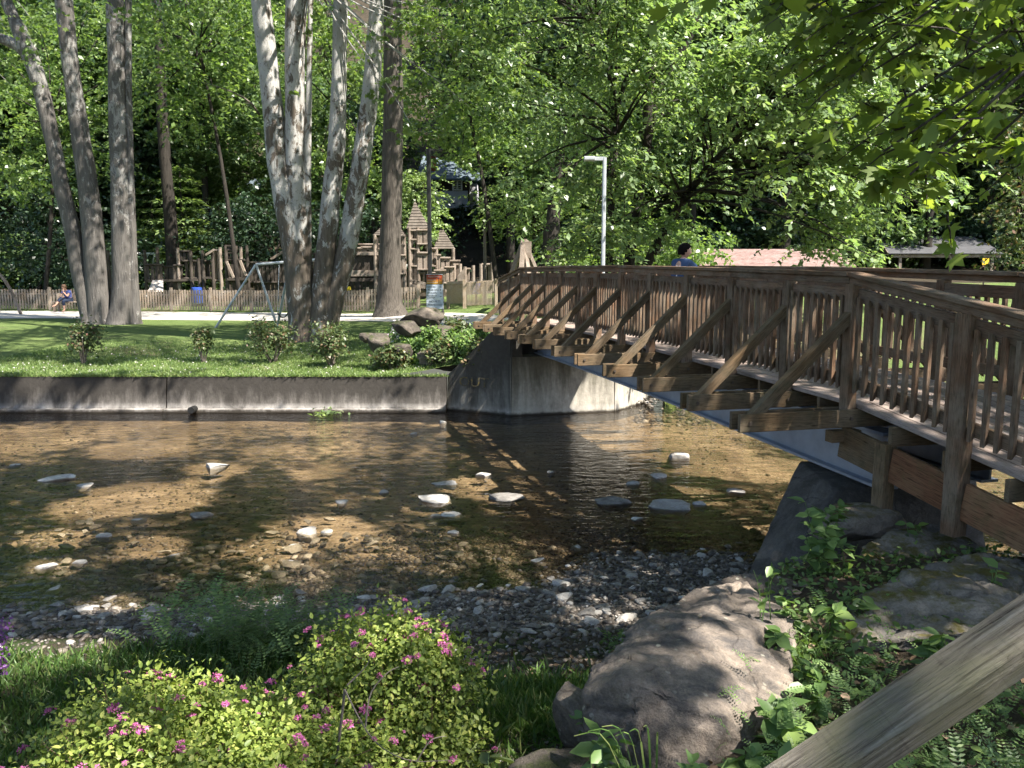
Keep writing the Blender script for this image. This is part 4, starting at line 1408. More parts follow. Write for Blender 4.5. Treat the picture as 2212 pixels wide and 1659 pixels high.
def palisade(c, x0, y0, x1, y1, Y, mat=PLAYWOOD, cap=True, pitch=0.24, name='palisade_panel', bottom=True):
    a = at(*c(x0, y0), Y); b = at(*c(x1, y1), Y)
    zt, zb = a.z, b.z
    n = max(2, int(abs(b.x - a.x) / pitch)); step = (b.x - a.x) / n
    mb = MB()
    for k in range(n):
        mb.box((a.x + step * (k + 0.5), Y + random.uniform(-0.02, 0.02), (zt + zb) / 2), (abs(step) * 0.74, 0.06, abs(zt - zb) + random.uniform(-0.03, 0.03)))
    mb.build(name, mat, pg)
    if mat is PLAYWOOD: MB().box(((a.x + b.x) / 2, Y + 0.10, (zt + zb) / 2), (abs(b.x - a.x) * 0.98, 0.03, abs(zt - zb) * 0.96)).build('gap_shade_sheet', PLAYSHADE, pg)  # added dark sheet that paints shade into the gaps between planks
    if cap:
        board('cap_log', (a.x - 0.05, Y - 0.06, zt + 0.02), (b.x + 0.05, Y - 0.06, zt + 0.02), 0.14, 0.10, mat, pg, c=0.03)
        if bottom: board('cap_log', (a.x - 0.05, Y - 0.06, zb - 0.02), (b.x + 0.05, Y - 0.06, zb - 0.02), 0.12, 0.09, mat, pg, c=0.03)


def ppost(c, x, y0, y1, Y, w=0.19, mat=PLAYWOOD):
    a = at(*c(x, y0), Y); b = at(*c(x, y1), Y)
    zb = min(b.z, hz(b)) if y1 is None else b.z
    MB().tube([(a.x, Y, b.z - 0.1), (a.x, Y, (a.z + b.z) / 2), (a.x, Y, a.z)], [w / 2 * 1.03, w / 2, w / 2 * 0.96], 8).build('post', mat, pg)


def pbeam(c, x0, y0, x1, y1, Y, w=0.12, h=0.16, mat=PLAYWOOD):
    board('beam', at(*c(x0, y0), Y), at(*c(x1, y1), Y), w, h, mat, pg)


def pyramid(c, x0, x1, yb, xa, ya, Y, mat=SHINGLE):
    a = at(*c(x0, yb), Y); b = at(*c(x1, yb), Y); ap = at(*c(xa, ya), Y)
    w = (b.x - a.x)
    base = [Vector((a.x, Y, a.z)), Vector((b.x, Y, a.z)), Vector((b.x, Y + w, a.z)), Vector((a.x, Y + w, a.z))]
    apx = Vector((ap.x, Y + w / 2, ap.z))
    mb = MB(); rows = 9
    for r in range(rows):
        s0 = r / rows; s1 = (r + 1) / rows
        lo = [p + (apx - p) * s0 for p in base]; hi = [p + (apx - p) * s1 for p in base]
        cen = sum(lo, Vector()) / 4
        lo = [p + (p - cen).normalized() * 0.05 for p in lo]
        mb.add([*lo, *hi], [(i, (i + 1) % 4, 4 + (i + 1) % 4, 4 + i) for i in range(4)] + [(3, 2, 1, 0)])
    mb.build('shingle_roof', mat, pg)


YP = 45.0
# main tower
pyramid(Q3, 912, 1160, 450, 992, 120, YP)
for x in (940, 1042, 1165): ppost(Q3, x, 440, 1190, YP)
palisade(Q3, 945, 480, 1035, 580, YP + 0.05); palisade(Q3, 1047, 475, 1158, 632, YP - 0.05)
palisade(Q3, 945, 700, 1036, 895, YP + 0.05); palisade(Q3, 1047, 745, 1160, 935, YP - 0.05)
palisade(Q3, 950, 925, 1040, 1190, YP + 1.5, PLAYSHADE, False); palisade(Q3, 1050, 985, 1120, 1190, YP + 0.3)  # dark panel set back here stands in for the tower's shaded lower opening
palisade(Q3, 945, 440, 1160, 1190, YP + 2.6, PLAYSHADE, False)
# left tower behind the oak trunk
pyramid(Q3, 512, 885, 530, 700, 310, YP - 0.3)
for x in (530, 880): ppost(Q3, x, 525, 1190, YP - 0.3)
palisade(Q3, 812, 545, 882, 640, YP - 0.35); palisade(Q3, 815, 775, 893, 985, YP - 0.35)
palisade(Q3, 520, 560, 885, 1190, YP + 1.8, PLAYSHADE, False)
# right tower
pyramid(Q3, 1236, 1468, 690, 1312, 425, YP + 1.5)
for x in (1262, 1462): ppost(Q3, x, 690, 900, YP + 1.5)
for (x0, y0, x1, y1, dy) in [(1200, 695, 1262, 895, 0.4), (1268, 772, 1310, 960, 0.3), (1312, 805, 1424, 925, 0.6), (1372, 915, 1470, 1092, 0.1), (1424, 840, 1540, 905, 0.9), (1475, 885, 1540, 1020, 0.5),
                             (1245, 955, 1368, 1095, -0.2), (1200, 985, 1245, 1100, 0.0), (1815, 880, 1925, 1090, 0.3), (1620, 935, 1660, 1090, 0.6), (290, 690, 510, 745, 2.0), (345, 645, 585, 690, 2.3), (380, 680, 520, 745, 1.6)]:
    palisade(Q3, x0, y0, x1, y1, YP + dy)
for x, y0 in ((1700, 890), (1790, 870), (1926, 850), (1600, 905), (1475, 880), (1545, 870), (912, 960), (1370, 900)):
    ppost(Q3, x, y0, 1180, YP + 0.2)
pbeam(Q3, 940, 1070, 1140, 1110, YP - 0.8); pbeam(Q3, 945, 1130, 1130, 1150, YP - 0.8)
# ramp panel
a = at(*Q3(1510, 1015), YP); b = at(*Q3(1605, 910), YP); c2 = at(*Q3(1605, 1100), YP); d2 = at(*Q3(1510, 1100), YP)
MB().add([a, b, c2, d2, a + Vector((0, .08, 0)), b + Vector((0, .08, 0)), c2 + Vector((0, .08, 0)), d2 + Vector((0, .08, 0))], [(3, 2, 1, 0), (4, 5, 6, 7), (0, 1, 5, 4), (1, 2, 6, 5), (3, 0, 4, 7), (2, 3, 7, 6)]).build('ramp_panel', PLAYWOOD, pg)
# lattice wall left of the oak
for k in range(13):
    x = 245 + k * 24
    pbeam(Q3, x, 960, x + 95, 760, YP - 0.2, 0.03, 0.09, PLAYSHADE)
    pbeam(Q3, x + 80, 960, x - 10, 760, YP - 0.15, 0.03, 0.07, PLAYSHADE)
for y in (750, 968, 1000, 1062): pbeam(Q3, 225, y, 570, y, YP - 0.3, 0.14, 0.18, PLAYWOOD if y < 1010 else PLAYSHADE)
palisade(Q3, 225, 1010, 560, 1060, YP, PLAYSHADE, False); palisade(Q3, 230, 760, 560, 1190, YP + 2.2, PLAYSHADE, False)
for x in (200, 350, 520): ppost(Q3, x, 1000, 1190, YP - 0.2, mat=PLAYSHADE)
# left half
for (x0, y0, x1, y1, dy, m) in [(425, 475, 600, 620, 0, PLAYSHADE), (600, 495, 700, 630, 0.2, PLAYSHADE), (708, 482, 792, 632, 0.0, PLAYSHADE), (800, 440, 935, 600, 0.1, PLAYSHADE), (940, 440, 1060, 600, 0.3, PLAYSHADE),
                                (745, 345, 865, 430, 1.5, PLAYSHADE), (1085, 335, 1145, 620, 0.2, PLAYWOOD), (1200, 430, 1390, 600, 0.2, PLAYSHADE), (1430, 455, 1790, 640, 0.5, PLAYSHADE), (1205, 295, 1300, 330, 1.5, PLAYSHADE), (1205, 365, 1300, 400, 1.5, PLAYSHADE),
                                (1215, 625, 1420, 725, 0.2, PLAYSHADE), (2000, 370, 2090, 560, 0.3, PLAYSHADE), (1430, 640, 1800, 725, 0.8, PLAYSHADE)]:
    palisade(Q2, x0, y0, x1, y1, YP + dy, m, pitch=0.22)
for x, y0 in ((415, 330), (537, 305), (735, 310), (860, 345), (975, 335), (1070, 340), (1145, 305), (1345, 300), (1405, 285), (60, 335), (1200, 295), (1300, 290), (940, 410), (700, 480), (2010, 360)):
    ppost(Q2, x, y0, 730, YP + (0.0 if x < 1300 else 0.3), mat=PLAYSHADE if x not in (1145, 1345, 735) else PLAYWOOD)
for (x0, y0, x1, y1) in [(1010, 380, 1085, 330), (1210, 440, 1280, 600), (1340, 430, 1400, 580), (425, 630, 930, 620), (1215, 615, 1420, 612), (1640, 420, 1770, 340), (980, 600, 1060, 600)]:
    pbeam(Q2, x0, y0, x1, y1, YP - 0.2, 0.12, 0.12, PLAYSHADE if y0 > 500 else PLAYWOOD)
# slide panel, blue barrel, blue slide, yellow tube
sl = at(*Q2(490, 630), YP - 0.6); sr = at(*Q2(590, 630), YP - 0.6); sb = at(*Q2(445, 735), YP - 1.6); sb2 = at(*Q2(590, 735), YP - 1.6)
MB().add([sl, sr, sb2, sb, sl + Vector((0, .1, .05)), sr + Vector((0, .1, .05)), sb2 + Vector((0, .1, .05)), sb + Vector((0, .1, .05))], [(3, 2, 1, 0), (4, 5, 6, 7), (0, 1, 5, 4), (1, 2, 6, 5), (2, 3, 7, 6), (3, 0, 4, 7)]).build('slide_panel', plain('pale_slide', (0.42, 0.37, 0.34)), pg)
BLUE = plain('blue_plastic', (0.03, 0.075, 0.34), 0.35, 0.5)
p = at(*Q2(922, 735), YP - 0.3)
brl = MB().tube([(p.x, p.y, p.z - 0.6), (p.x, p.y, p.z - 0.3), (p.x, p.y, p.z), (p.x, p.y, p.z + 0.22), (p.x, p.y, p.z + 0.24)], [0.27, 0.29, 0.28, 0.27, 0.22], 16).build('barrel', BLUE)
tag(brl, 'blue plastic barrel under the dark timber platform of the playground', 'barrel')
bs = empty('blue_slide', at(*Q3(1760, 1215), 38.5), 'small blue slide behind the spindle railing by the gate', 'slide')
a = at(*Q3(1735, 1085), 39.5); b = at(*Q3(1822, 1085), 39.5); c2 = at(*Q3(1775, 1215), 38.0); d2 = at(*Q3(1688, 1215), 38.0)
u_ = Vector((0, 0, -0.06))
MB().add([a, b, c2, d2, a + u_, b + u_, c2 + u_, d2 + u_], [(3, 2, 1, 0), (4, 5, 6, 7), (0, 1, 5, 4), (1, 2, 6, 5), (2, 3, 7, 6), (3, 0, 4, 7)]).build('chute', BLUE, bs)
for s, e in ((a, d2), (b, c2)): board('side_rail', s + Vector((0, 0, .05)), e + Vector((0, 0, .05)), 0.05, 0.16, PLAYWOOD, bs)
for q in (a, b): board('post', Vector((q.x, q.y + 0.1, hz(q) - 0.1)), q + Vector((0, 0.1, 0.15)), 0.1, 0.1, PLAYWOOD, bs, up=(0, 1, 0))
p0 = at(*Q3(165, 1170), 40.6); p1 = at(*Q3(242, 1160), 40.6)
tag(MB().tube([p0, (p0 + p1) / 2, p1], [0.10, 0.11, 0.09], 12).build('yellow_tube', plain('yellow_plastic', (0.75, 0.55, 0.03), 0.4), None), 'short yellow plastic tube showing above the picket fence', 'tube')

# ---- swing frame on the lawn
sw = empty('swing_frame', at(530, 705, 30.5), 'grey metal A-frame swing set on the lawn left of the pale sycamores', 'swing')
apx = at(553, 571, 30.8); apx2 = at(700, 560, 31.6)
feet = [onz(462, 708, hz(at(462, 708, 30.8))), at(600, 692, 31.2)]
for f_ in feet:
    f_.z = hz(f_) - 0.1
    MB().tube([apx, f_], 0.045, 8).build('leg', POLE_GREY, sw)
MB().tube([apx, apx2], 0.05, 8).build('top_bar', POLE_GREY, sw)
l2 = at(622, 590, 29.8); l3 = onz(598, 705, hz(at(598, 705, 29.6))); l3.z -= 0.1
MB().tube([l2, l3], 0.05, 8).build('leg', POLE_GREY, sw)
MB().tube([l2, apx2 + Vector((-1.0, 0, 0.02))], 0.04, 8).build('leg', POLE_GREY, sw)
sp_ = []
for k in range(9):
    s = k / 8; q = at(600 + s * 24, 676 + 12 * math.sin(math.pi * s) - 3 * s, 30.4); sp_.append(q)
mb = MB()
for a, b in zip(sp_[:-1], sp_[1:]): mb.beam(a, b, 0.16, 0.02)
mb.build('swing_seat', POLE_BLACK, sw)
mb = MB(); mb.tube([sp_[0], at(603, 568, 31.1)], 0.01, 5); mb.tube([sp_[-1], at(624, 567, 31.1)], 0.01, 5); mb.build('chains', POLE_GREY, sw)
# white swing frame far behind
ws = empty('white_swing_frame', at(300, 600, 50), 'white pipe swing frame far behind the left playground posts', 'swing')
w0, w1 = at(228, 548, 50), at(335, 548, 50)
MB().tube([w0, w1], 0.07, 8).build('top_bar', WHITEPAINT, ws)
for q, dx in ((w0, -0.6), (w0, 0.5), (w1, -0.4), (w1, 0.6)):
    MB().tube([q, Vector((q.x + dx, q.y + (0.8 if dx > 0 else -0.8), hz(q) - 0.1))], 0.055, 8).build('leg', WHITEPAINT, ws)
for x in (306, 320):
    q = at(x, 549, 50); MB().tube([q, q - Vector((0.12, 0, 0.75))], 0.03, 6).build('hanger', WHITEPAINT, ws)
# leaning prop at the left edge
MB_ = MB().tube([at(-8, 585, 38), at(10, 605, 38), at(24, 628, 38)], 0.07, 8)
q = at(24, 628, 38); MB_.tube([q, Vector((q.x + 0.4, q.y, hz(q) - 0.1))], 0.07, 8)
tag(MB_.build('leaning_pole', PLAYWOOD, None), 'grey pole leaning at the fence beside the bench end', 'pole')

# ---- wooden A-frame tower right of the railing
af = empty('timber_a_frame', at(1125, 600, 31), 'tall timber A-frame swing gantry rising behind the bridge end', 'gantry')
ap = at(1131, 522, 31)
for x, y, dy in ((1086, 620, 0.4), (1121, 620, -1.2), (1148, 620, -0.6), (1182, 620, 1.2)):
    f_ = at(x, y, 31 + dy); f_.z = hz(f_) - 0.1
    f_.x = ap.x + (f_.x - ap.x) * (ap.z - f_.z) / max(0.5, (ap.z - at(x, y, 31 + dy).z))* 0.8
    board('leg', f_, ap + Vector((0, dy * 0.05, 0)), 0.16, 0.16, PLAYWOOD, af)
MB().box(ap + Vector((0.12, 0, -0.3)), (0.34, 0.4, 0.6)).build('cap_box', PLAYWOOD, af)
board('top_beam', ap + Vector((0, 0, 0)), ap + Vector((0.2, 3.0, 0)), 0.2, 0.2, PLAYWOOD, af)
f_ = ap + Vector((0.2, 3.0, 0)); board('leg', Vector((f_.x + 0.4, f_.y + 0.3, hz(f_) - 0.1)), f_, 0.16, 0.16, PLAYWOOD, af)

# ---- lamp posts
def lamp(qx, qtop, qarm, Y, mat, label, w):
    top = at(qx, qtop, Y); b = Vector((top.x, top.y, hz(top)))
    l = empty('lamp_post', b, label, 'lamp post', 'park lamp posts')
    board('pole', b - Vector((0, 0, 0.2)), top, w, w, mat, l, up=(0, 1, 0), c=0.03)
    e = at(qarm, qtop + 3, Y)
    board('arm', Vector((top.x, top.y, e.z)), Vector(((top.x + e.x) / 2, e.y, e.z)), 0.07, 0.08, mat, l)
    board('lamp_head', Vector(((top.x + e.x) / 2, e.y, e.z)), e, 0.22, 0.09, mat, l, c=0.02)
    MB().box(b + Vector((0, 0, 0.04)), (w * 2, w * 2, 0.08)).build('base_plate', mat, l)


lamp(925.5, 321, 957, 36.0, POLE_BLACK, 'black lamp post with square arm behind the park sign', 0.17)
lamp(1306, 340, 1262, 18.9, POLE_GREY, 'slim grey lamp post behind the bridge railing near the leafy tree', 0.085)
q = at(1047, 475, 40); tag(MB().tube([Vector((q.x, q.y, hz(q) - 0.2)), q], [0.09, 0.07], 8).build('utility_pole', TWIG, None), 'thin grey pole in dark shade behind the gate railing', 'pole')

# ---- direction sign
SY = 29.0
sg = empty('park_sign', at(939, 668, SY), 'white park direction sign with an orange sunset panel on top', 'sign')
def srect(x0, y0, x1, y1, name, mat, d=0.0, th=0.03):
    a = at(x0, y0, SY); b = at(x1, y1, SY)
    return MB().box(((a.x + b.x) / 2, SY + d, (a.z + b.z) / 2), (b.x - a.x, th, a.z - b.z)).build(name, mat, sg)
SIGNW = plain('sign_white', (0.50, 0.56, 0.64), 0.5, 0.4, var=0.04)
t = NT('sunset_panel'); sp3 = t.n('ShaderNodeSeparateXYZ'); t.l(t.world(), sp3.inputs[0])
mr = t.n('ShaderNodeMapRange'); mr.inputs[1].default_value = at(0, 614, SY).z; mr.inputs[2].default_value = at(0, 594, SY).z; t.l(sp3.outputs[2], mr.inputs[0])
SUNSET = t.fin(t.ramp(mr.outputs[0], [(0.0, (0.05, 0.02, 0.01)), (0.08, (0.55, 0.30, 0.04)), (0.4, (0.60, 0.22, 0.03)), (0.55, (0.42, 0.07, 0.02)), (1.0, (0.36, 0.05, 0.02))]), 0.5, 0.4)
srect(921.5, 593.5, 955.2, 614.4, 'orange_panel', SUNSET)
srect(921, 614.8, 957, 646, 'direction_panel', SIGNW)
srect(921.5, 646.4, 958, 667, 'notice_panel', SIGNW)
srect(920.6, 592.6, 956, 593.4, 'frame', SIGNW, 0.0, 0.05)
for x in (922.5, 955.5):
    a = at(x, 594, SY); board('post', Vector((a.x, SY + 0.06, hz(a) - 0.3)), Vector((a.x, SY + 0.06, a.z)), 0.08, 0.08, GREYWOOD, sg, up=(0, 1, 0))
INK = plain('sign_ink', (0.02, 0.025, 0.03), 0.6)
PALEINK = plain('sign_pale_ink', (0.62, 0.55, 0.50), 0.6)
def stext(body, x, y, hq, mat, name='lettering', align='LEFT', sq=1.0):
    p = at(x, y, SY); M = Matrix.Rotation(math.pi / 2, 4, 'X'); M = Matrix.Translation((p.x, SY - 0.02, p.z)) @ M
    text_obj(body, hq / QS / FPX * SY / 0.70, M, mat, name, sg, 0.001, align, sq)
stext('WELCOME TO', 924, 599, 2.6, PALEINK, sq=1.1)
for y, x1 in ((604.4, 942), (609.3, 946)): srect(923, y, x1, y + 0.9, 'print_line', PALEINK, -0.017, 0.003)
stext('GROVES', 922.5, 621.3, 3.3, INK, sq=1.05); stext('MILLER HALL', 922.5, 627.8, 3.3, INK, sq=0.98); stext('PAVILION', 922.5, 634.2, 3.3, INK, sq=1.05)
stext('MAYERNIK', 922.5, 640.3, 3.0, INK, sq=1.05); stext('CENTER', 922.5, 644.3, 3.0, INK, sq=1.1)
stext('NO PETS', 939.5, 653.2, 4.2, INK, align='CENTER', sq=1.05); stext('PERMITTED', 939.8, 660.5, 4.2, INK, align='CENTER', sq=0.98)
def arrow(x, y, ang):
    p = at(x, y, SY); s = 0.020
    pts = [(-1.8, -.45), (0.2, -.45), (0.2, -1.1), (1.8, 0), (0.2, 1.1), (0.2, .45), (-1.8, .45)]
    vs = [(p.x + s * (a * math.cos(ang) - b * math.sin(ang)), SY - 0.019, p.z + s * (a * math.sin(ang) + b * math.cos(ang))) for a, b in pts]
    n = len(vs); vs2 = [(a, b + 0.003, c) for a, b, c in vs]
    MB().add(vs + vs2, [tuple(range(n)), tuple(reversed(range(n, 2 * n)))] + [(i, n + i, n + (i + 1) % n, (i + 1) % n) for i in range(n)]).build('arrow', INK, sg)
arrow(952, 619.9, 0); arrow(952, 626.3, math.pi / 2); arrow(952, 632.8, math.pi); arrow(952, 640.8, math.pi)
# umbrella tree silhouette on the orange panel
p = at(947, 603.5, SY); k_ = 16; vs = []
for i in range(k_ + 1):
    a = math.pi * i / k_; vs.append((p.x - 0.095 * math.cos(a), SY - 0.018, p.z + 0.05 * math.sin(a) * (0.8 + 0.25 * math.sin(5 * a))))
for i in range(k_ + 1):
    a = math.pi * i / k_; vs.append((p.x + 0.095 * math.cos(a), SY - 0.018, p.z + 0.022 * math.sin(a)))
m_ = MB().add(vs, [tuple(range(len(vs)))]); m_.box((p.x + 0.01, SY - 0.018, p.z - 0.06), (0.014, 0.003, 0.16)); m_.build('tree_silhouette', INK, sg)

# ---- house on the hill
HY = 72.0
ho = empty('hill_house', at(985, 440, HY), 'dark shingled cottage with white window among trees on the hill', 'house')
def hb(x0, y0, x1, y1, Y, th, name, mat, dy=0.0, parent=None):
    a = at(x0, y0, Y); b = at(x1, y1, Y)
    return MB().box(((a.x + b.x) / 2, Y + dy + th / 2, (a.z + b.z) / 2), (b.x - a.x, th, a.z - b.z)).build(name, mat, parent or ho)
SIDING = plain('dark_shingle_siding', (0.05, 0.038, 0.03), 0.9, 0.2, var=0.3)
PALESIDE = plain('pale_block_wall', (0.50, 0.50, 0.55), 0.8, 0.2, var=0.12)
ROOFM = plain('blue_grey_slate', (0.095, 0.125, 0.15), 0.7, 0.3, var=0.25, scale=2.0)
hb(905, 385, 1012, 412, HY, 5.0, 'upper_wall', SIDING)
hb(905, 412.3, 1012, 450, HY, 5.0, 'lower_wall', PALESIDE)
hb(1013, 395, 1030, 450, HY, 4.0, 'side_wing', PALESIDE, 0.6)
wf = hb(977, 389, 999, 411.5, HY, 0.12, 'window', WHITEPAINT, -0.10)
for x in (980.3, 989.5):
    for k, (ya, yb) in enumerate(((391.5, 395.5), (396.3, 400.3), (401.1, 405), (405.8, 409.5))):
        hb(x, ya, x + 6.2, yb, HY, 0.03, 'pane', plain('dark_glass', (0.02, 0.025, 0.03), 0.1, 0.6), -0.125, wf)
for x in (1010.5,): hb(x, 384, x + 4, 452, HY, 0.25, 'corner_post', SIDING, -0.2)
e0, e1 = at(898, 384.5, HY - 0.6), at(1018, 386.5, HY - 0.6)
r0, r1 = at(915, 349, HY + 2.5), at(985, 356, HY + 2.5)
r0.z += 0.6; r1.z += 0.2
mb = MB().add([e0, e1, r1, r0, e0 + Vector((0, 6.2, 0)), e1 + Vector((0, 6.2, 0)), e0 - Vector((0, 0, .12)), e1 - Vector((0, 0, .12))], [(0, 1, 2, 3), (3, 2, 5, 4), (1, 5, 2), (0, 3, 4), (6, 7, 1, 0), (4, 5, 1, 0)])
rf = mb.build('roof', ROOFM, ho)
e2, e3 = at(1000, 386, HY + 0.4), at(1040, 388, HY + 0.4)
MB().add([e2, e3, e3 + Vector((0, 2, .9)), e2 + Vector((0, 2, .9)), e2 - Vector((0, 0, .1)), e3 - Vector((0, 0, .1))], [(0, 1, 2, 3), (4, 5, 1, 0)]).build('side_roof', ROOFM, ho)
a = at(935, 372, HY + 1); MB().box(a + Vector((0, 0, 0.3)), (0.55, 0.55, 2.0)).build('chimney', plain('brick_red', (0.22, 0.055, 0.035), 0.9), rf)
# bits of a white house further left between trunks
wh = empty('white_house', at(545, 450, 70), 'white house mostly hidden among dark trunks behind the pale sycamores', 'house')
hb(528, 408, 562, 436, 70, 3.0, 'wall', PALESIDE, 0, wh)
hb(536, 413, 546, 430, 70, 0.1, 'window', SIDING, -0.1, wh)
e0, e1 = at(522, 408, 69.5), at(568, 408, 69.5); MB().add([e0, e1, e1 + Vector((-.3, 2, 1.0)), e0 + Vector((.3, 2, 1.0)), e0 + Vector((0, 4, 0)), e1 + Vector((0, 4, 0))], [(0, 1, 2, 3), (3, 2, 5, 4), (0, 3, 4), (1, 5, 2)]).build('roof', ROOFM, wh)

# ---- picnic shelters
def shelter(x0, x1, yr, ye, Y, dep, mat, label, ov, post_xs):
    e0, e1 = at(x0, ye, Y), at(x1, ye, Y)
    rz = at((x0 + x1) / 2, yr, Y + dep / 2).z
    s = empty('picnic_shelter', (e0.x, Y, hz(e0)), label, 'shelter', 'picnic shelters')
    A0 = Vector((e0.x, Y, e0.z)); A1 = Vector((e1.x, Y, e0.z)); R0 = Vector((e0.x - ov, Y + dep / 2, rz)); R1 = Vector((e1.x, Y + dep / 2, rz))
    C0 = Vector((e0.x, Y + dep, e0.z)); C1 = Vector((e1.x, Y + dep, e0.z))
    u = Vector((0, 0, -0.06))
    rows = 14; mb = MB()
    for lo0, lo1 in ((A0, A1), (C0, C1)):
        for r in range(rows):
            s0, s1 = r / rows, (r + 1) / rows
            a = lo0 + (R0 - lo0) * s0 + Vector((0, 0, 0.02)); b = lo1 + (R1 - lo1) * s0 + Vector((0, 0, 0.02)); c_ = lo1 + (R1 - lo1) * s1; d_ = lo0 + (R0 - lo0) * s1
            mb.add([a, b, c_, d_, a + u, b + u], [(0, 1, 2, 3), (4, 5, 1, 0)])
    mb.build('roof', mat, s)
    G = MB().add([A0 + u, R0 + u * 2, C0 + u, A0 + u + Vector((.05, 0, 0)), R0 + u * 2 + Vector((.05, 0, 0)), C0 + u + Vector((.05, 0, 0))], [(0, 1, 2), (5, 4, 3), (0, 3, 4, 1), (1, 4, 5, 2)])
    G.build('gable', PLAYSHADE, s)
    for aa, rr in ((A0, R0), (C0, R0)): board('barge_board', aa + Vector((-0.04, 0, -0.05)), rr + Vector((-0.04, 0, -0.05)), 0.05, 0.16, PLAYWOOD, s)
    board('eave_beam', A0 + Vector((0.3, 0.25, -0.16)), A1 + Vector((-0.1, 0.25, -0.16)), 0.12, 0.18, PLAYWOOD, s)
    for px in post_xs:
        q = at(px, ye, Y)
        for yy in (Y + 0.3, Y + dep - 0.3):
            g = float(hfar(q.x, yy)); board('post', (q.x, yy, g - 0.2), (q.x, yy, e0.z - 0.2), 0.16, 0.16, PLAYWOOD, s, up=(0, 1, 0))


ROOF1 = stone_mat('faded_red_shingle', (0.20, 0.125, 0.11), (0.37, 0.27, 0.245), scale=1.6, bump=0.4)
ROOF2 = stone_mat('charcoal_shingle', (0.075, 0.075, 0.08), (0.12, 0.12, 0.128), scale=1.0, bump=0.4)
shelter(1512, 1850, 538, 575, 38.0, 5.0, ROOF1, 'picnic shelter with a sunlit faded red shingle roof behind the bridge railing', 0.25, (1530, 1600, 1700, 1800))
shelter(1920, 2170, 511, 547, 50.0, 7.0, ROOF2, 'distant picnic shelter with a shaded charcoal roof at the edge of the wood', -0.8, (1950, 2060, 2150))
wl = at(1790, 583, 30); wr = at(1865, 581, 30)
ob = empty('white_canopy', (wl.x, 30, hz(wl)), 'narrow white canopy edge showing just above the far bridge rail', 'canopy')
MB().beam(wl, wr, 0.5, 0.10).build('cover', WHITEPAINT, ob)
for p in (wl, wr): board('post', Vector((p.x, 30, hz(p) - .2)), Vector((p.x, 30, p.z - 0.05)), 0.08, 0.08, WHITEPAINT, ob, up=(0, 1, 0))
YEL = plain('yellow_board', (0.72, 0.46, 0.03), 0.5)
for (x, y, Y, lb) in ((2129, 565, 46, 'small yellow notice board on the dark distant shelter'), (1532, 597, 36, 'small yellow notice board under the red shingle roof')):
    p = at(x, y, Y); o = empty('notice_board', (p.x, Y, hz(p)), lb, 'notice board', 'yellow notice boards')
    MB().box(p, (0.36, 0.03, 0.36)).build('panel', YEL, o); board('post', (p.x, Y + 0.05, hz(p) - 0.1), (p.x, Y + 0.05, p.z), 0.06, 0.06, PLAYSHADE, o, up=(0, 1, 0))

# ------------------------------------------------------------------ rocks
def rock_mesh(name, d, rng, mat, sub=2, rough=0.28, flat_top=0.0, seed=None):
    bm = bmesh.new()
    bmesh.ops.create_icosphere(bm, subdivisions=sub, radius=1.0)
    off = Vector(rng.uniform(-50, 50, 3))
    for v in bm.verts:
        p = v.co.copy()
        n1 = mnoise.noise(p * 0.9 + off); n2 = mnoise.noise(p * 2.3 + off * 1.3); n3 = mnoise.noise(p * 5.1 + off)
        # chunky facets: snap along a few random planes
        v.co = p * (1 + rough * n1 + rough * 0.5 * n2 + rough * 0.18 * n3)
    for k in range(12):
        nrm = Vector(rng.normal(size=3)).normalized(); dd = rng.uniform(0.42, 0.82)
        for v in bm.verts:
            h = v.co.dot(nrm)
            if h > dd: v.co -= nrm * (h - dd) * 0.92
    if sub >= 3:
        for v in bm.verts:
            v.co += v.co.normalized() * (0.05 * mnoise.noise(v.co * 4.5 + off) + 0.025 * mnoise.noise(v.co * 11 + off))
    for v in bm.verts:
        if flat_top and v.co.z > flat_top: v.co.z = flat_top + (v.co.z - flat_top) * 0.2
        v.co.x *= d[0] / 2; v.co.y *= d[1] / 2; v.co.z *= d[2] / 2
    me = bpy.data.meshes.new(name); bm.to_mesh(me); bm.free()
    me.materials.append(mat)
    me.polygons.foreach_set('use_smooth', [sub >= 4] * len(me.polygons))
    return me


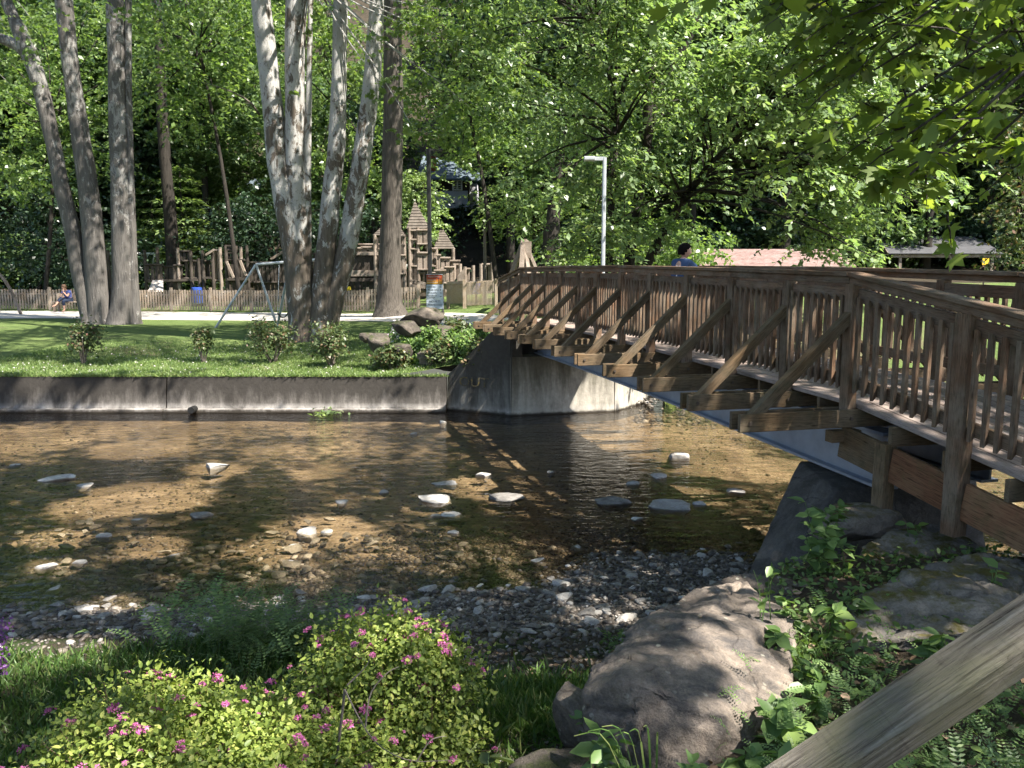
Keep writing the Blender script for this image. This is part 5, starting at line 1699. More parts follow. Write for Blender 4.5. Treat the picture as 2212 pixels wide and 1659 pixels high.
rng = np.random.default_rng(77)
big = [(460, 1003, 72, 26, 'pale triangular slab tilted in the creek, left of centre', 1), (118, 1032, 78, 20, 'long rough pale rock in the left shallows'), (178, 1047, 48, 16, 'small pale rock just right of the long rough one'), (425, 1112, 62, 20, 'grey block of stone alone in shaded water, left'),
       (664, 1141, 62, 42, 'brightest white sunlit rock in mid creek'), (703, 1146, 30, 18, 'small round stone touching the brightest white rock'), (737, 1082, 36, 20, 'cream stone above the brightest white rock'), (828, 1059, 27, 18, 'little cream stone in sunlit shallows at mid creek'),
       (945, 1075, 92, 32, 'broad flat pale rock at the centre of the creek'), (958, 1042, 60, 20, 'flat grey stone behind the broad flat central rock'), (1043, 1023, 42, 16, 'flat wedge stone upstream of the long dark slab'), (1103, 1072, 100, 24, 'longest flat grey slab at the edge of the bridge shadow'),
       (975, 1110, 72, 16, 'thin flat stone below the broad flat central rock'), (893, 935, 22, 11, 'small pale stone far out in shaded water'), (958, 909, 20, 16, 'small pointed stone nearest the abutment corner'), (1465, 980, 56, 34, 'rounded boulder alone in sunlit water under the bridge'),
       (1425, 1026, 46, 24, 'pale lumpy stone between the rounded boulder and the gravel'), (1365, 1041, 40, 20, 'brownish stone beside the pale lumpy one'), (1330, 1080, 84, 28, 'wide crumbly grey rock left of the cream block'), (1450, 1088, 100, 40, 'large cream block of rock on the gravel below the bridge'),
       (1512, 1084, 46, 22, 'orange tinted stone next to the large cream block'), (220, 1155, 40, 18, 'white lump of foam coloured stone in dark water, left'), (95, 1222, 55, 18, 'sunlit broken rock at the left gravel edge'), (167, 1213, 38, 18, 'white stone right of the sunlit broken rock'),
       (978, 1147, 32, 18, 'round grey stone beside the sky reflection'), (25, 1003, 32, 12, 'pale stone at the far left edge of the water'), (1190, 1018, 28, 12, 'low dark flecked stone in the bridge shadow'), (940, 1112, 36, 12, 'buff stone tucked left of the thin flat one'), (1375, 1118, 30, 16, 'pale chip in front of the wide crumbly rock'), (1590, 1060, 50, 16, 'dark wet stones heap by the near abutment')]
for i, ent in enumerate(big):
    qx, qy, w, h, lb = ent[:5]
    p = onz(qx, qy + h * 0.3, 0.0)
    D = p.y; sx = w / QS / FPX * D; hh = max(0.05, h / QS / FPX * D * 1.0)
    me = rock_mesh('creek_rock', (sx, sx * rng.uniform(0.6, 0.9), hh * 1.55), rng, PALE if i not in (3, 11, 18, 26, 29) else STONE, 4, 0.30, 0.32)
    o = link('creek_rock', me, None, None, Matrix.Translation((p.x, p.y + sx * 0.2, hh * -0.06)) @ Matrix.Rotation(rng.uniform(-0.35, 0.35), 4, 'Z') @ Matrix.Rotation(rng.uniform(-0.1, 0.1), 4, 'Y'))
    tag(o, lb, 'rock', 'large rocks in the creek')
# smaller stones scattered on the gravel margin, three kinds by tone
smalls = [rock_mesh('river_stone', (1, rng.uniform(0.6, 0.85), rng.uniform(0.35, 0.55)), rng, PALE if k % 2 else STONE, 2, 0.25, 0.5) for k in range(8)]
cnt = 0
while cnt < 262:
    qx = rng.uniform(-20, 1640); qy = 1060 + 330 * rng.beta(2.2, 1.6)
    if qx < 1000: qy = rng.uniform(1100, 1345)
    if qx > 1000 and qy < 1100 and rng.random() < 0.4: continue
    p = onz(qx, qy, 0.02)
    if p.x > 2.1 - 0.2 * (p.y - 6.5) and p.y < 7.5: continue
    if p.y < 5.6: continue
    s = rng.uniform(0.07, 0.17) if rng.random() < 0.75 else rng.uniform(0.15, 0.24)
    k = rng.integers(8)
    z = float(gnear(p.x, p.y))
    o = link('river_stone', smalls[k], None, None, Matrix.Translation((p.x, p.y, max(z, -0.05) + s * 0.08)) @ Matrix.Rotation(rng.uniform(0, 6.28), 4, 'Z') @ Matrix.Rotation(rng.uniform(-0.2, 0.2), 4, 'X') @ Matrix.Diagonal((s, s, s, 1)))
    tone = 'pale' if k % 2 else 'dark grey'
    where = 'on the gravel beside the large boulder' if (p.x > -0.2 and p.y < 7.4) else 'in the bridge shadow below the near abutment' if p.x > -0.2 else 'in the shallows behind the spirea' if p.x > -2.2 else 'in the far left shallows'
    tag(o, 'small %s stone among many %s' % (tone, where), 'stone', 'small %s stones %s' % (tone, where))
    cnt += 1


def scatter_stones(name, P, S, rng, mat, nvar=4, flat=0.5):
    """thousands of little stones as one mesh"""
    bases = []
    for k in range(nvar):
        bm = bmesh.new(); bmesh.ops.create_icosphere(bm, subdivisions=1, radius=0.5)
        V = np.array([v.co[:] for v in bm.verts]); Fc = np.array([[v.index for v in f.verts] for f in bm.faces]); bm.free()
        V = V * (1 + rng.uniform(-0.3, 0.3, (len(V), 1))); V[:, 2] *= flat; V[:, 1] *= rng.uniform(0.55, 0.95)
        bases.append((V, Fc))
    Vs = []; Fs = []; off = 0
    which = rng.integers(0, nvar, len(P))
    for k in range(nvar):
        m = which == k; n = m.sum()
        V, Fc = bases[k]
        a = rng.uniform(0, 6.28, n); ca, sa = np.cos(a), np.sin(a)
        tx = rng.normal(0, 0.22, n)
        x = V[None, :, 0] * ca[:, None] - V[None, :, 1] * sa[:, None]; y = V[None, :, 0] * sa[:, None] + V[None, :, 1] * ca[:, None]
        z = V[None, :, 2] + x * tx[:, None]
        W = np.stack([x, y, z], -1) * S[m][:, None, None] + P[m][:, None, :]
        Vs.append(W.reshape(-1, 3)); Fs.append((Fc[None] + (np.arange(n) * len(V))[:, None, None] + off).reshape(-1, 3)); off += n * len(V)
    return raw_mesh(name, np.concatenate(Vs), [np.concatenate(Fs)], mat)


t = NT('mixed_pebbles')
g_ = t.n('ShaderNodeNewGeometry')
PEB = t.fin(t.mix(0.5, t.ramp(g_.outputs['Random Per Island'], [(0.0, (0.045, 0.038, 0.033)), (0.5, (0.090, 0.075, 0.062)), (0.8, (0.165, 0.140, 0.116)), (0.94, (0.28, 0.25, 0.22)), (1.0, (0.46, 0.43, 0.40))]), t.ramp(t.noise(t.world(), 60, 3), [(0.3, 0.6), (0.7, 1.3)]), 'MULTIPLY'), 0.5, 0.4)
N = 19000
px = rng.uniform(-7.5, 3.2, N); py = 4.6 + 5.4 * rng.beta(1.5, 2.3, N)
z = gnear(px, py)
keep = (z < 0.42) & ~((px < -0.5) & (py < 5.85 + 0.15 * np.sin(px * 3) - 0.5 * sstep(-2.3, -3.5, px)))
px, py, z = px[keep], py[keep], z[keep]
S = 0.018 + 0.05 * rng.beta(1.2, 4, len(px)) + 0.045 * (rng.random(len(px)) < 0.12)
S *= np.interp(py, [5, 9], [0.8, 1.5])
o = link('gravel', scatter_stones('gravel', np.stack([px, py, z + S * 0.12], -1), S, rng, PEB)); tag(o, 'mixed grey and pale gravel along the near creek edge', 'gravel', kind='stuff')
N = 16000
px = rng.uniform(-14, 7.5, N); py = 7.2 + 10 * rng.beta(1.0, 1.5, N)
keep = fbm(px, py, 0.7, 40) + rng.normal(0, 0.5, N) > -0.05
px, py = px[keep], py[keep]
S = 0.03 + 0.12 * rng.beta(1.0, 5.5, len(px))
t = NT('silted_stones'); g_ = t.n('ShaderNodeNewGeometry')
SILT = t.fin(t.ramp(g_.outputs['Random Per Island'], [(0.0, (0.04, 0.034, 0.028)), (0.5, (0.115, 0.094, 0.070)), (0.85, (0.22, 0.185, 0.145)), (1.0, (0.40, 0.36, 0.31))]), 0.8, 0.2)
o = link('gravel', scatter_stones('gravel', np.stack([px, py, gnear(px, py) + S * 0.05], -1), S, rng, SILT, 4, 0.42)); tag(o, 'silted stones lying under the shallow creek water', 'gravel', kind='stuff')
N = 7000
px = rng.uniform(-1.5, 2.6, N); py = rng.uniform(6.7, 9.7, N)
keep = ~((px > 1.9) & (py < 7.3))
px, py = px[keep], py[keep]
S = 0.02 + 0.07 * rng.beta(1.1, 4.0, len(px))
o = link('gravel', scatter_stones('gravel', np.stack([px, py, gnear(px, py) + S * 0.14], -1), S, rng, PEB, 4, 0.45)); tag(o, 'dark wet pebbles of the shallow bar below the bridge', 'gravel', kind='stuff')
# gravel patch between the spirea and the boulder
N = 2600
px = rng.normal(0.12, 0.33, N); py = rng.uniform(2.9, 5.0, N); S = 0.012 + 0.03 * rng.beta(1.2, 4, N)
o = link('gravel', scatter_stones('gravel', np.stack([px, py, gnear(px, py) + S * 0.1], -1), S, rng, PEB)); tag(o, 'loose gravel between the spirea and the big boulder', 'gravel', kind='stuff')
# far-side gravel under the right bank
N = 1800
px = rng.uniform(2.6, 14, N); py = rng.uniform(16.8, 19.0, N); S = rng.uniform(0.05, 0.22, N) * rng.uniform(0.4, 1, N)
o = link('gravel', scatter_stones('gravel', np.stack([px, py, -0.22 + 0.35 * sstep(17, 19, py) + S * 0.1], -1), S, rng, PEB)); tag(o, 'stony margin beyond the bridge along the far bank', 'gravel', kind='stuff')

HEAPROCK = stone_mat('dark_brown_boulder', (0.055, 0.047, 0.040), (0.185, 0.155, 0.130), moss=(0.05, 0.06, 0.02), stain=(0.045, 0.04, 0.038), scale=1.2, bump=0.9)
# boulders on the near bank
def boulder(qx, qy, Y, d, rz, mat, label, sub=5, flat=0.45, rough=0.3, tilt=(0, 0), group='boulders on the near bank', rg=rng):
    p = at(qx, qy, Y)
    me = rock_mesh('boulder', d, rg, mat, sub, rough, flat)
    return tag(link('boulder', me, None, None, Matrix.Translation(p) @ Matrix.Rotation(rz, 4, 'Z') @ Matrix.Rotation(tilt[0], 4, 'X') @ Matrix.Rotation(tilt[1], 4, 'Y')), label, 'boulder', group)


r2 = np.random.default_rng(5)


def hull_boulder(pts, mat, label, cuts=5, amp=0.05, seed=1.0, group='boulders on the near bank'):
    bm = bmesh.new()
    for p in pts: bm.verts.new(at(*p) if len(p) == 3 else Vector(p[:3]))
    r = bmesh.ops.convex_hull(bm, input=bm.verts)
    bmesh.ops.delete(bm, geom=[e for e in r['geom_interior'] if isinstance(e, bmesh.types.BMVert)], context='VERTS')
    bmesh.ops.bevel(bm, geom=bm.edges[:], offset=0.012, segments=1, affect='EDGES', clamp_overlap=True)
    bmesh.ops.triangulate(bm, faces=bm.faces[:])
    for it in range(6):
        lng = [e for e in bm.edges if e.calc_length() > 0.032]
        if not lng or len(bm.verts) > 16000: break
        bmesh.ops.subdivide_edges(bm, edges=lng, cuts=1); bmesh.ops.triangulate(bm, faces=[f for f in bm.faces if len(f.verts) > 3])
    bm.normal_update()
    for v in bm.verts:
        p = v.co * 1.0; o_ = Vector((seed, seed * 2, 0))
        k = amp * 0.7 * mnoise.noise(p * 2.0 + o_) + amp * 0.35 * mnoise.noise(p * 6.5 + o_) + amp * 0.38 * abs(mnoise.noise(p * 11 + o_)) + amp * 0.22 * mnoise.noise(p * 26 + o_)
        k -= amp * 0.9 * max(0, 0.12 - abs(mnoise.noise(Vector((p.x * 1.2, p.y * 1.2, p.z * 6.5)) + o_))) * 5
        c = abs(mnoise.noise(p * 1.9 + o_ * 3))
        if c < 0.035: k -= amp * 0.55 * (1 - c / 0.035)
        v.co += v.normal * k
    bmesh.ops.recalc_face_normals(bm, faces=bm.faces)
    c0 = sum((v.co for v in bm.verts), Vector()) / len(bm.verts)
    for v in bm.verts: v.co -= c0
    me = bpy.data.meshes.new('boulder'); bm.to_mesh(me); bm.free(); me.materials.append(mat)
    me.polygons.foreach_set('use_smooth', [True] * len(me.polygons))
    return tag(link('boulder', me, None, None, Matrix.Translation(c0)), label, 'boulder', group)


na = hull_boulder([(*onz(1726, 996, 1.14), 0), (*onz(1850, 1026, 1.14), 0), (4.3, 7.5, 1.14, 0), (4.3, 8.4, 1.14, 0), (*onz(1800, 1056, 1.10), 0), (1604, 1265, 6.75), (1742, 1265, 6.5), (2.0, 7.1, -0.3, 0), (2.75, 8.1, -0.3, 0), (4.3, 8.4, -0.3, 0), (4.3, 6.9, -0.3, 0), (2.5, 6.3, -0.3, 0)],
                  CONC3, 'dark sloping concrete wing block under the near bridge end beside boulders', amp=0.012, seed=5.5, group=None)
na.name = 'bridge_abutment'; na['category'] = 'abutment'
hull_boulder([(1260, 1505, 3.62), (1285, 1840, 3.62), (1345, 1462, 3.50), (1470, 1840, 3.28), (1570, 1545, 3.45), (1705, 1505, 3.72), (1705, 1840, 3.5), (1715, 1340, 4.55), (1610, 1256, 5.05), (1500, 1276, 4.95), (1400, 1322, 4.5), (1340, 1370, 4.22), (1276, 1455, 3.82), (1600, 1750, 4.8), (1350, 1700, 4.5)],
             ROCK, 'largest grey boulder in the near centre, lichen spotted, beside the gravel', amp=0.045, seed=3.1)
hull_boulder([(1490, 1290, 5.0), (1530, 1262, 5.15), (1600, 1238, 5.3), (1690, 1246, 5.35), (1755, 1270, 5.25), (1800, 1330, 4.9), (1770, 1390, 4.6), (1650, 1420, 4.5), (1560, 1380, 4.55), (1520, 1500, 4.9), (1750, 1500, 4.9), (1700, 1450, 5.3), (1560, 1420, 5.3)], ROCK, 'sunlit tan boulder behind the largest grey one', amp=0.04, seed=7.7)
hull_boulder([(1800, 1330, 4.75), (1850, 1290, 5.0), (1950, 1240, 5.2), (2050, 1205, 5.4), (2150, 1190, 5.5), (2260, 1215, 5.4), (2300, 1300, 4.9), (2200, 1350, 4.5), (2050, 1370, 4.4), (1900, 1390, 4.4), (1810, 1390, 4.5), (1800, 1500, 4.7), (2250, 1480, 4.7), (2100, 1420, 5.4)], MOSSROCK, 'long mossy slab under the ramp fascia', amp=0.05, seed=1.3)
hull_boulder([(1830, 1260, 5.5), (1860, 1180, 5.9), (1930, 1140, 6.2), (2040, 1130, 6.3), (2120, 1180, 6.0), (2140, 1220, 5.8), (2000, 1260, 5.5), (1880, 1300, 5.3), (1900, 1380, 5.7), (2080, 1380, 5.7)], MOSSROCK, 'dark mossy slab in shade behind the stub post', amp=0.05, seed=9.3)
boulder(1830, 1130, 6.4, (0.9, 0.7, 0.5), 0.3, MOSSROCK, 'shaded rock wedged beside the concrete wing block', 4, 0.4, 0.25, rg=r2)
boulder(1250, 1545, 4.0, (0.34, 0.42, 0.40), 0.5, ROCK, 'small tan rock peeking out left of the largest boulder', 4, 0.5, 0.2, rg=r2)
boulder(1180, 1655, 3.5, (0.5, 0.4, 0.16), 0.2, HEAPROCK, 'flat brown rock at the bottom edge beside the spirea', 4, 0.4, 0.2, rg=r2)
# boulder heap beside the far bridge end
for (x, y, w, h, Y, m, lb) in [(915, 683, 92, 48, 19.9, HEAPROCK, 'topmost grey boulder of the heap below the park sign'), (872, 704, 66, 28, 19.6, HEAPROCK, 'flat brown boulder left of the topmost one in the heap'), (812, 735, 62, 38, 19.3, HEAPROCK, 'dark boulder at the lawn end of the heap'),
                               (945, 718, 72, 34, 19.3, HEAPROCK, 'reddish grey boulder in the middle of the heap'), (868, 762, 46, 48, 18.7, HEAPROCK, 'upright shaded boulder low in the heap'), (955, 768, 96, 46, 18.4, HEAPROCK, 'dark boulder at the foot of the heap beside the wing wall'), (1020, 735, 90, 34, 18.6, HEAPROCK, 'long low boulder behind the wing wall top'), (790, 728, 34, 22, 19.4, HEAPROCK, 'small outlying boulder of the heap on the grass')]:
    k = Y / QS / FPX
    boulder(x, y, Y, (w * k * 1.15, w * k * 0.9, h * k * 1.5), rng.uniform(-0.5, 0.5), m, lb, 4, 0.5, 0.25, group='boulder heap by the far bridge end')

# ------------------------------------------------------------------ shrubs and plants on the far lawn
rng = np.random.default_rng(88)


def shrub(name, base, w, h, n, leaf, mat, label, group, rng, shape='rhomb', stems=5, up=0.4, cat='shrub', flowers=None, open_=0.5, vase=True):
    b = Vector(base)
    s = empty(name, b, label, cat, group)
    mb = MB(); cen = []; rad = []
    for k in range(stems * 4):
        a = rng.uniform(0, 6.28); r = w / 2 * math.sqrt(rng.uniform(0, 1))
        zz_ = h * (rng.uniform(0.35, 0.95) if vase else rng.uniform(0.12, 0.9) * (1 - 0.35 * (2 * r / w) ** 2))
        c = np.array([b.x + r * math.cos(a) * (0.5 + 0.5 * zz_ / h if vase else 1), b.y + r * math.sin(a) * 0.9, b.z + zz_])
        cen.append(c); rad.append(w * rng.uniform(0.14, 0.26))
        if k < stems * 2: branch_tube(mb, (b.x + rng.uniform(-.03, .03), b.y, b.z - 0.05), c, 0.016 * h + 0.004, 0.004, rng, 5, -0.05, 5)
    mb.build('stems', TWIG, s)
    P, g = cluster_pts(cen, rad, n, rng, 0.9)
    P[:, 2] = np.maximum(P[:, 2], b.z + 0.03)
    out = unit(P - np.array([b.x, b.y, b.z + h * 0.4]))
    link('foliage', leaf_mesh('foliage', P, leaf, shape, mat, rng, up, 0.2, out, 0.8), s)
    if flowers:
        n2, sz, fm = flowers
        P2, g = cluster_pts(cen, np.array(rad) * 1.25, n2, rng, 0.9)
        link('blossom', leaf_mesh('blossom', P2 + out[:n2] * w * 0.08, sz, 'fold', fm, rng, 0.9, -0.1), s)
    return s


for (x, yb, w, h, lb, n) in [(180, 786, 70, 92, 'upright reddish lawn shrub nearest the wall joint, farthest left of four', 900), (440, 781, 46, 74, 'small brownish lawn shrub at the foot of the swing leg', 600), (588, 781, 92, 92, 'bushy green lawn shrub in front of the swing frame', 1500), (716, 786, 86, 88, 'rounded lawn shrub just right of the pale sycamore base', 1300)]:
    g = onz(x, yb, 0.78); g.z = hz(g)
    k = g.y / QS / FPX
    shrub('lawn_shrub', g, w * k, h * k, n, 0.085, LEAF_SHRUB, lb, 'shrubs on the lawn above the wall', rng, 'rhomb', 6)
for (x, y, w, h, Y, m, lb, fl) in [(893, 700, 110, 88, 20.6, LEAF_WEED, 'white flowering bush behind the topmost boulder of the heap', (420, 0.07, WHITEFLOWER)), (925, 790, 56, 95, 18.9, LEAF_WEED, 'tall bright weedy bush between the heap boulders', None), (1000, 780, 100, 70, 18.3, LEAF_WEED, 'leafy green bush spilling over the wing wall top', None),
                                    (985, 700, 60, 62, 20.2, LEAF_SHRUB, 'bush beside the topmost boulder below the sign post', None), (850, 790, 50, 62, 18.6, LEAF_SHRUB, 'low dark bush at the foot of the heap on the lawn', None), (1050, 742, 70, 44, 18.7, LEAF_WEED, 'bush under the far end of the bridge railing', None), (890, 740, 40, 60, 19.3, LEAF_WEED, 'small bright bush hugging the middle of the heap', None), (838, 745, 60, 44, 18.95, LEAF_SHRUB, 'dark low bush in front of the lawn end boulder', None), (962, 760, 70, 60, 18.2, LEAF_SHRUB, 'dark leafy bush covering the foot boulder by the wing wall', None), (935, 715, 50, 44, 19.0, LEAF_WEED, 'green bush below the topmost boulder', None), (1040, 790, 60, 60, 17.75, LEAF_SHRUB, 'dark bush rooted along the wing wall crest', None)]:
    p = at(x, y, Y); p.z = min(p.z, hz(p)); k = Y / QS / FPX
    shrub('heap_bush', p, w * k, h * k, 1500, 0.09, m, lb, 'bushes in the boulder heap', rng, 'rhomb', 6, vase=False, flowers=fl)
# bright soft-needled tree left of the playground and neighbours in the sun
def soft_tree(q, Y, w, h, n, mat, label, rng, leaf=0.34, name='hemlock_tree'):
    b = at(*q, Y); b.z = hz(b)
    t_ = empty(name, b, label, 'tree')
    MB().tube([b - Vector((0, 0, 0.2)), b + Vector((0, 0, h * 0.5)), b + Vector((0, 0, h))], [0.14, 0.09, 0.02], 8).build('trunk', BARK_DARK, t_, True)
    tier = int(h / 0.55); Ps = []; tp = []
    for i in range(tier):
        z = h * (i + 0.6) / tier; r = w / 2 * (1 - 0.72 * z / h) * rng.uniform(0.8, 1.15)
        m_ = int(n / tier * (r / w) * 3)
        a = rng.uniform(0, 6.28, m_); rr = r * np.sqrt(rng.uniform(0.04, 1, m_))
        zz_ = z - 0.28 * rr + rng.normal(0, 0.07, m_)
        Ps.append(np.stack([b.x + rr * np.cos(a), b.y + rr * np.sin(a), b.z + zz_], -1)); tp.append(np.stack([np.cos(a), np.sin(a), -0.3 + 0 * a], -1))
    link('crown', leaf_mesh('crown', np.concatenate(Ps), leaf, 'spray', mat, rng, 1.2, 0.1, tip=np.concatenate(tp), jitter=0.5), t_)


soft_tree((400, 600), 50.5, 5.6, 7.8, 4200, LEAF_HEM, 'sunlit pale green soft needled tree behind the left playground', rng)
soft_tree((335, 600), 53.0, 4.0, 7.0, 2600, LEAF_HEM, 'paler layered tree overlapping the sunlit soft needled one', rng)
def bush_tree(q, Y, cen_q, mat, n, label, rng, leaf=0.22, name='understory_tree', trunk=0.12, rad=1.2):
    b = at(*q, Y); b.z = hz(b)
    t_ = empty(name, b, label, 'tree')
    cen = [np.array(at(x, y, Y + rng.uniform(-1.2, 1.2))) for x, y in cen_q]
    top = np.mean(cen, 0)
    mb = MB().tube(catmull([b - Vector((0, 0, .2)), (b + Vector(top)) / 2 + Vector((0.2, 0, 0)), Vector(top)], 8), list(np.linspace(trunk, trunk * 0.4, 8)), 8)
    mb.build('trunk', BARK_DARK, t_, True)
    mb = MB()
    for c in cen: branch_tube(mb, top - np.array([0, 0, rng.uniform(0, 1.2)]), c, trunk * 0.35, 0.015, rng, 5, 0.04)
    mb.build('branches', BARK_DARK, t_, True)['kind'] = 'stuff'
    P, T = twig_sprays(cen, rad * 1.2, n, rng, 12, 0.5)
    ok_ = sky_window(P); P, T = P[ok_], T[ok_]
    link('crown', leaf_mesh('crown', P, leaf, 'rhomb', mat, rng, 0.7, 0.3, tip=T), t_)


bush_tree((950, 640), 48.5, [(915, 400), (922, 430), (912, 460), (890, 380), (880, 430), (935, 470), (860, 400), (870, 470), (945, 500)], LEAF_HEM, 3000, 'bright small tree left of the hill cottage', rng, 0.22, rad=0.85)
bush_tree((1130, 600), 40.0, [(1110, 420), (1150, 450), (1190, 440), (1230, 460), (1130, 480), (1200, 500), (1250, 410), (1090, 460), (1060, 430)], LEAF_HEM, 3600, 'olive green understory tree behind the gantry', rng, 0.20)
bush_tree((1430, 600), 34.0, [(1440, 540), (1480, 560), (1520, 520), (1410, 560), (1460, 500), (1390, 520), (1230, 560), (1280, 550)], LEAF_SYC, 4200, 'low bright tree behind the leaning stems and the boy', rng, 0.19)
bush_tree((2190, 640), 24.0, [(2195, 300), (2200, 380), (2190, 450), (2195, 520), (2215, 560), (2220, 250), (2230, 480), (2230, 400)], LEAF_SHRUB, 4200, 'tall brownish green bush at the far edge beyond the bridge rail', rng, 0.13, rad=0.6)
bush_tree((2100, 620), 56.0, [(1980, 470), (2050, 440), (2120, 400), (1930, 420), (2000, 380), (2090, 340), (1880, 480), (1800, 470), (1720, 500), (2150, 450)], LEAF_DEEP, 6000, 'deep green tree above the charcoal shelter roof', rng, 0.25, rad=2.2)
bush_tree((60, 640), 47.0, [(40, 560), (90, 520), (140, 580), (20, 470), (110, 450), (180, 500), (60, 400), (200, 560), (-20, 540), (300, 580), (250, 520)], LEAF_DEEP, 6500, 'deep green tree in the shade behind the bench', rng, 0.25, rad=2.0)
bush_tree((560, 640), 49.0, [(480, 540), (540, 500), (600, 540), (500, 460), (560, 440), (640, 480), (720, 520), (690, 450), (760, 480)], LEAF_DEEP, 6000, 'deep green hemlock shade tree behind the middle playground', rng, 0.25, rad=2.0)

# park trees of middle depth whose leaves fill the gaps between the big trunks
bush_tree((520, 640), 41.0, [(320, 60), (380, 40), (430, 90), (480, 60), (520, 120), (360, 150), (420, 170), (470, 210), (330, 210), (500, 20), (540, 50), (400, 250), (300, 20), (450, -40), (380, -60), (530, -60)], LEAF_SYC, 6500, 'park tree whose bright leaves fill the gap between the two sycamore clumps', rng, 0.24, 'park_tree', 0.13, 1.5)
bush_tree((1078, 620), 39.0, [(880, 60), (930, 30), (980, 90), (1030, 60), (900, 150), (960, 190), (1020, 170), (1060, 120), (890, 240), (950, 290), (1010, 260), (1050, 230), (1000, 330), (920, -50), (1000, -60), (1080, 20), (1090, 300), (1120, 180)], LEAF_SYC, 8500, 'park tree with bright leaves just right of the furrowed trunk', rng, 0.22, 'park_tree', 0.13, 1.4)
bush_tree((92, 640), 43.0, [(20, 200), (60, 260), (100, 300), (30, 330), (90, 380), (10, 120), (140, 240), (215, 250), (220, 330), (215, 180), (10, 400), (100, 180), (210, 80), (190, 20), (90, 60)], LEAF_SYC, 6500, 'park tree filling the gaps behind the mottled stems by the bench', rng, 0.24, 'park_tree', 0.13, 1.3)
bush_tree((700, 640), 44.0, [(690, 60), (700, 140), (690, 230), (760, 60), (770, 180), (690, 330), (760, 300), (600, 20), (610, 120), (830, 120), (830, 260), (820, 380), (700, 20), (760, 390)], LEAF_SYC, 5200, 'park tree glimpsed through the pale sycamore stems', rng, 0.24, 'park_tree', 0.13, 1.2)

# big trunk behind the gantry
lone_tree('beech_tree', [(1203, 400, 22), (1195, 470, 30), (1190, 540, 42), (1188, 600, 50)], 36.0, BARK_DARK, 'stout trunk lit from the side just right of the gantry', (2.5, 37, 9.0), (4.0, 3, 3.2), 4500, rng, LEAF_FOREST, 0.22, ext=3.0, ncl=16)

# ------------------------------------------------------------------ grass
def blades(name, P, h, mat, rng, label, lean=0.5, wide=1.0):
    N_ = len(P)
    tip = rng.normal(size=(N_, 3)) * lean; tip[:, 2] = 1.0
    tip = unit(tip)
    side = unit(np.cross(tip, rng.normal(size=(N_, 3))))
    nr = np.cross(side, tip)
    hh = h * rng.uniform(0.5, 1.3, N_)
    w = 0.07 * wide
    sv = np.array([(-w, 0, 0), (w, 0, 0), (w * 0.6, 0.55, 0.08), (0, 1, 0.34)])
    V = (P[:, None, :] + hh[:, None, None] * (sv[None, :, 0:1] * side[:, None] + sv[None, :, 1:2] * tip[:, None] + sv[None, :, 2:3] * nr[:, None])).reshape(-1, 3)
    b = (np.arange(N_) * 4)[:, None]
    f = np.concatenate([b + np.array([[0, 1, 2]]), b + np.array([[0, 2, 3]])])
    return tag(link(name, raw_mesh(name, V, [f], mat)), label, 'grass', kind='stuff')


# far lawn
N = 60000
px = rng.uniform(-13, 0.5, N); py = 17.75 + 9.0 * rng.beta(1.0, 2.2, N)
keep = py > edge_y(px) + 0.02
px, py = px[keep], py[keep]
blades('grass', np.stack([px, py, hfar(px, py) - 0.005], -1), 0.075, LAWNBLADE, rng, 'short sunlit lawn grass above the creek wall', 0.7, 1.3)
px = rng.uniform(-13, -1.4, 4200); py = 17.66 + np.abs(rng.normal(0, 0.06, 4200))
blades('grass', np.stack([px, py, np.full(4200, 0.735)], -1), 0.10, LAWNBLADE, rng, 'ragged grass fringe hanging over the wall top', 1.0, 1.0)
N = 700
px = rng.uniform(-12, -1.5, N); py = 17.9 + 7 * rng.beta(1, 2, N)
P = np.stack([px, py, hfar(px, py) + 0.055], -1)
tag(link('clover_flowers', leaf_mesh('clover_flowers', P, 0.035, 'fold', WHITEFLOWER, rng, 1.0, 0)), 'tiny white clover flowers dotted over the lawn', 'flowers', kind='stuff')
# near grass on the left bank
N = 36000
px = rng.uniform(-6.5, 0.2, N); py = rng.uniform(3.2, 6.2, N)
keep = (py < 5.9 + 0.15 * np.sin(px * 3.0) - 0.5 * sstep(-2.4, -3.4, px) - 0.6 * sstep(-1.1, -0.4, px)) & (rng.random(N) < np.where(px > -1.4, 0.55, 1.0))
px, py = px[keep], py[keep]
blades('grass', np.stack([px, py, gnear(px, py)], -1), 0.095, GRASSBLADE, rng, 'mown grass on the near bank behind the spirea', 0.6, 0.6)
N = 5200
px = rng.normal(0.18, 0.36, N); py = rng.normal(4.75, 0.28, N)
blades('grass', np.stack([px, py, gnear(px, py)], -1), 0.12, GRASSBLADE, rng, 'tuft of grass between the spirea and the largest boulder', 0.7, 0.5)
N = 6000
px = rng.uniform(1.2, 3.4, N); py = rng.uniform(2.0, 4.6, N)
keep = (fbm(px, py, 2.0, 12) > 0.3)
px, py = px[keep], py[keep]
blades('grass', np.stack([px, py, gnear(px, py)], -1), 0.10, GRASSBLADE, rng, 'patchy grass among the weeds on the near slope', 0.9, 0.5)

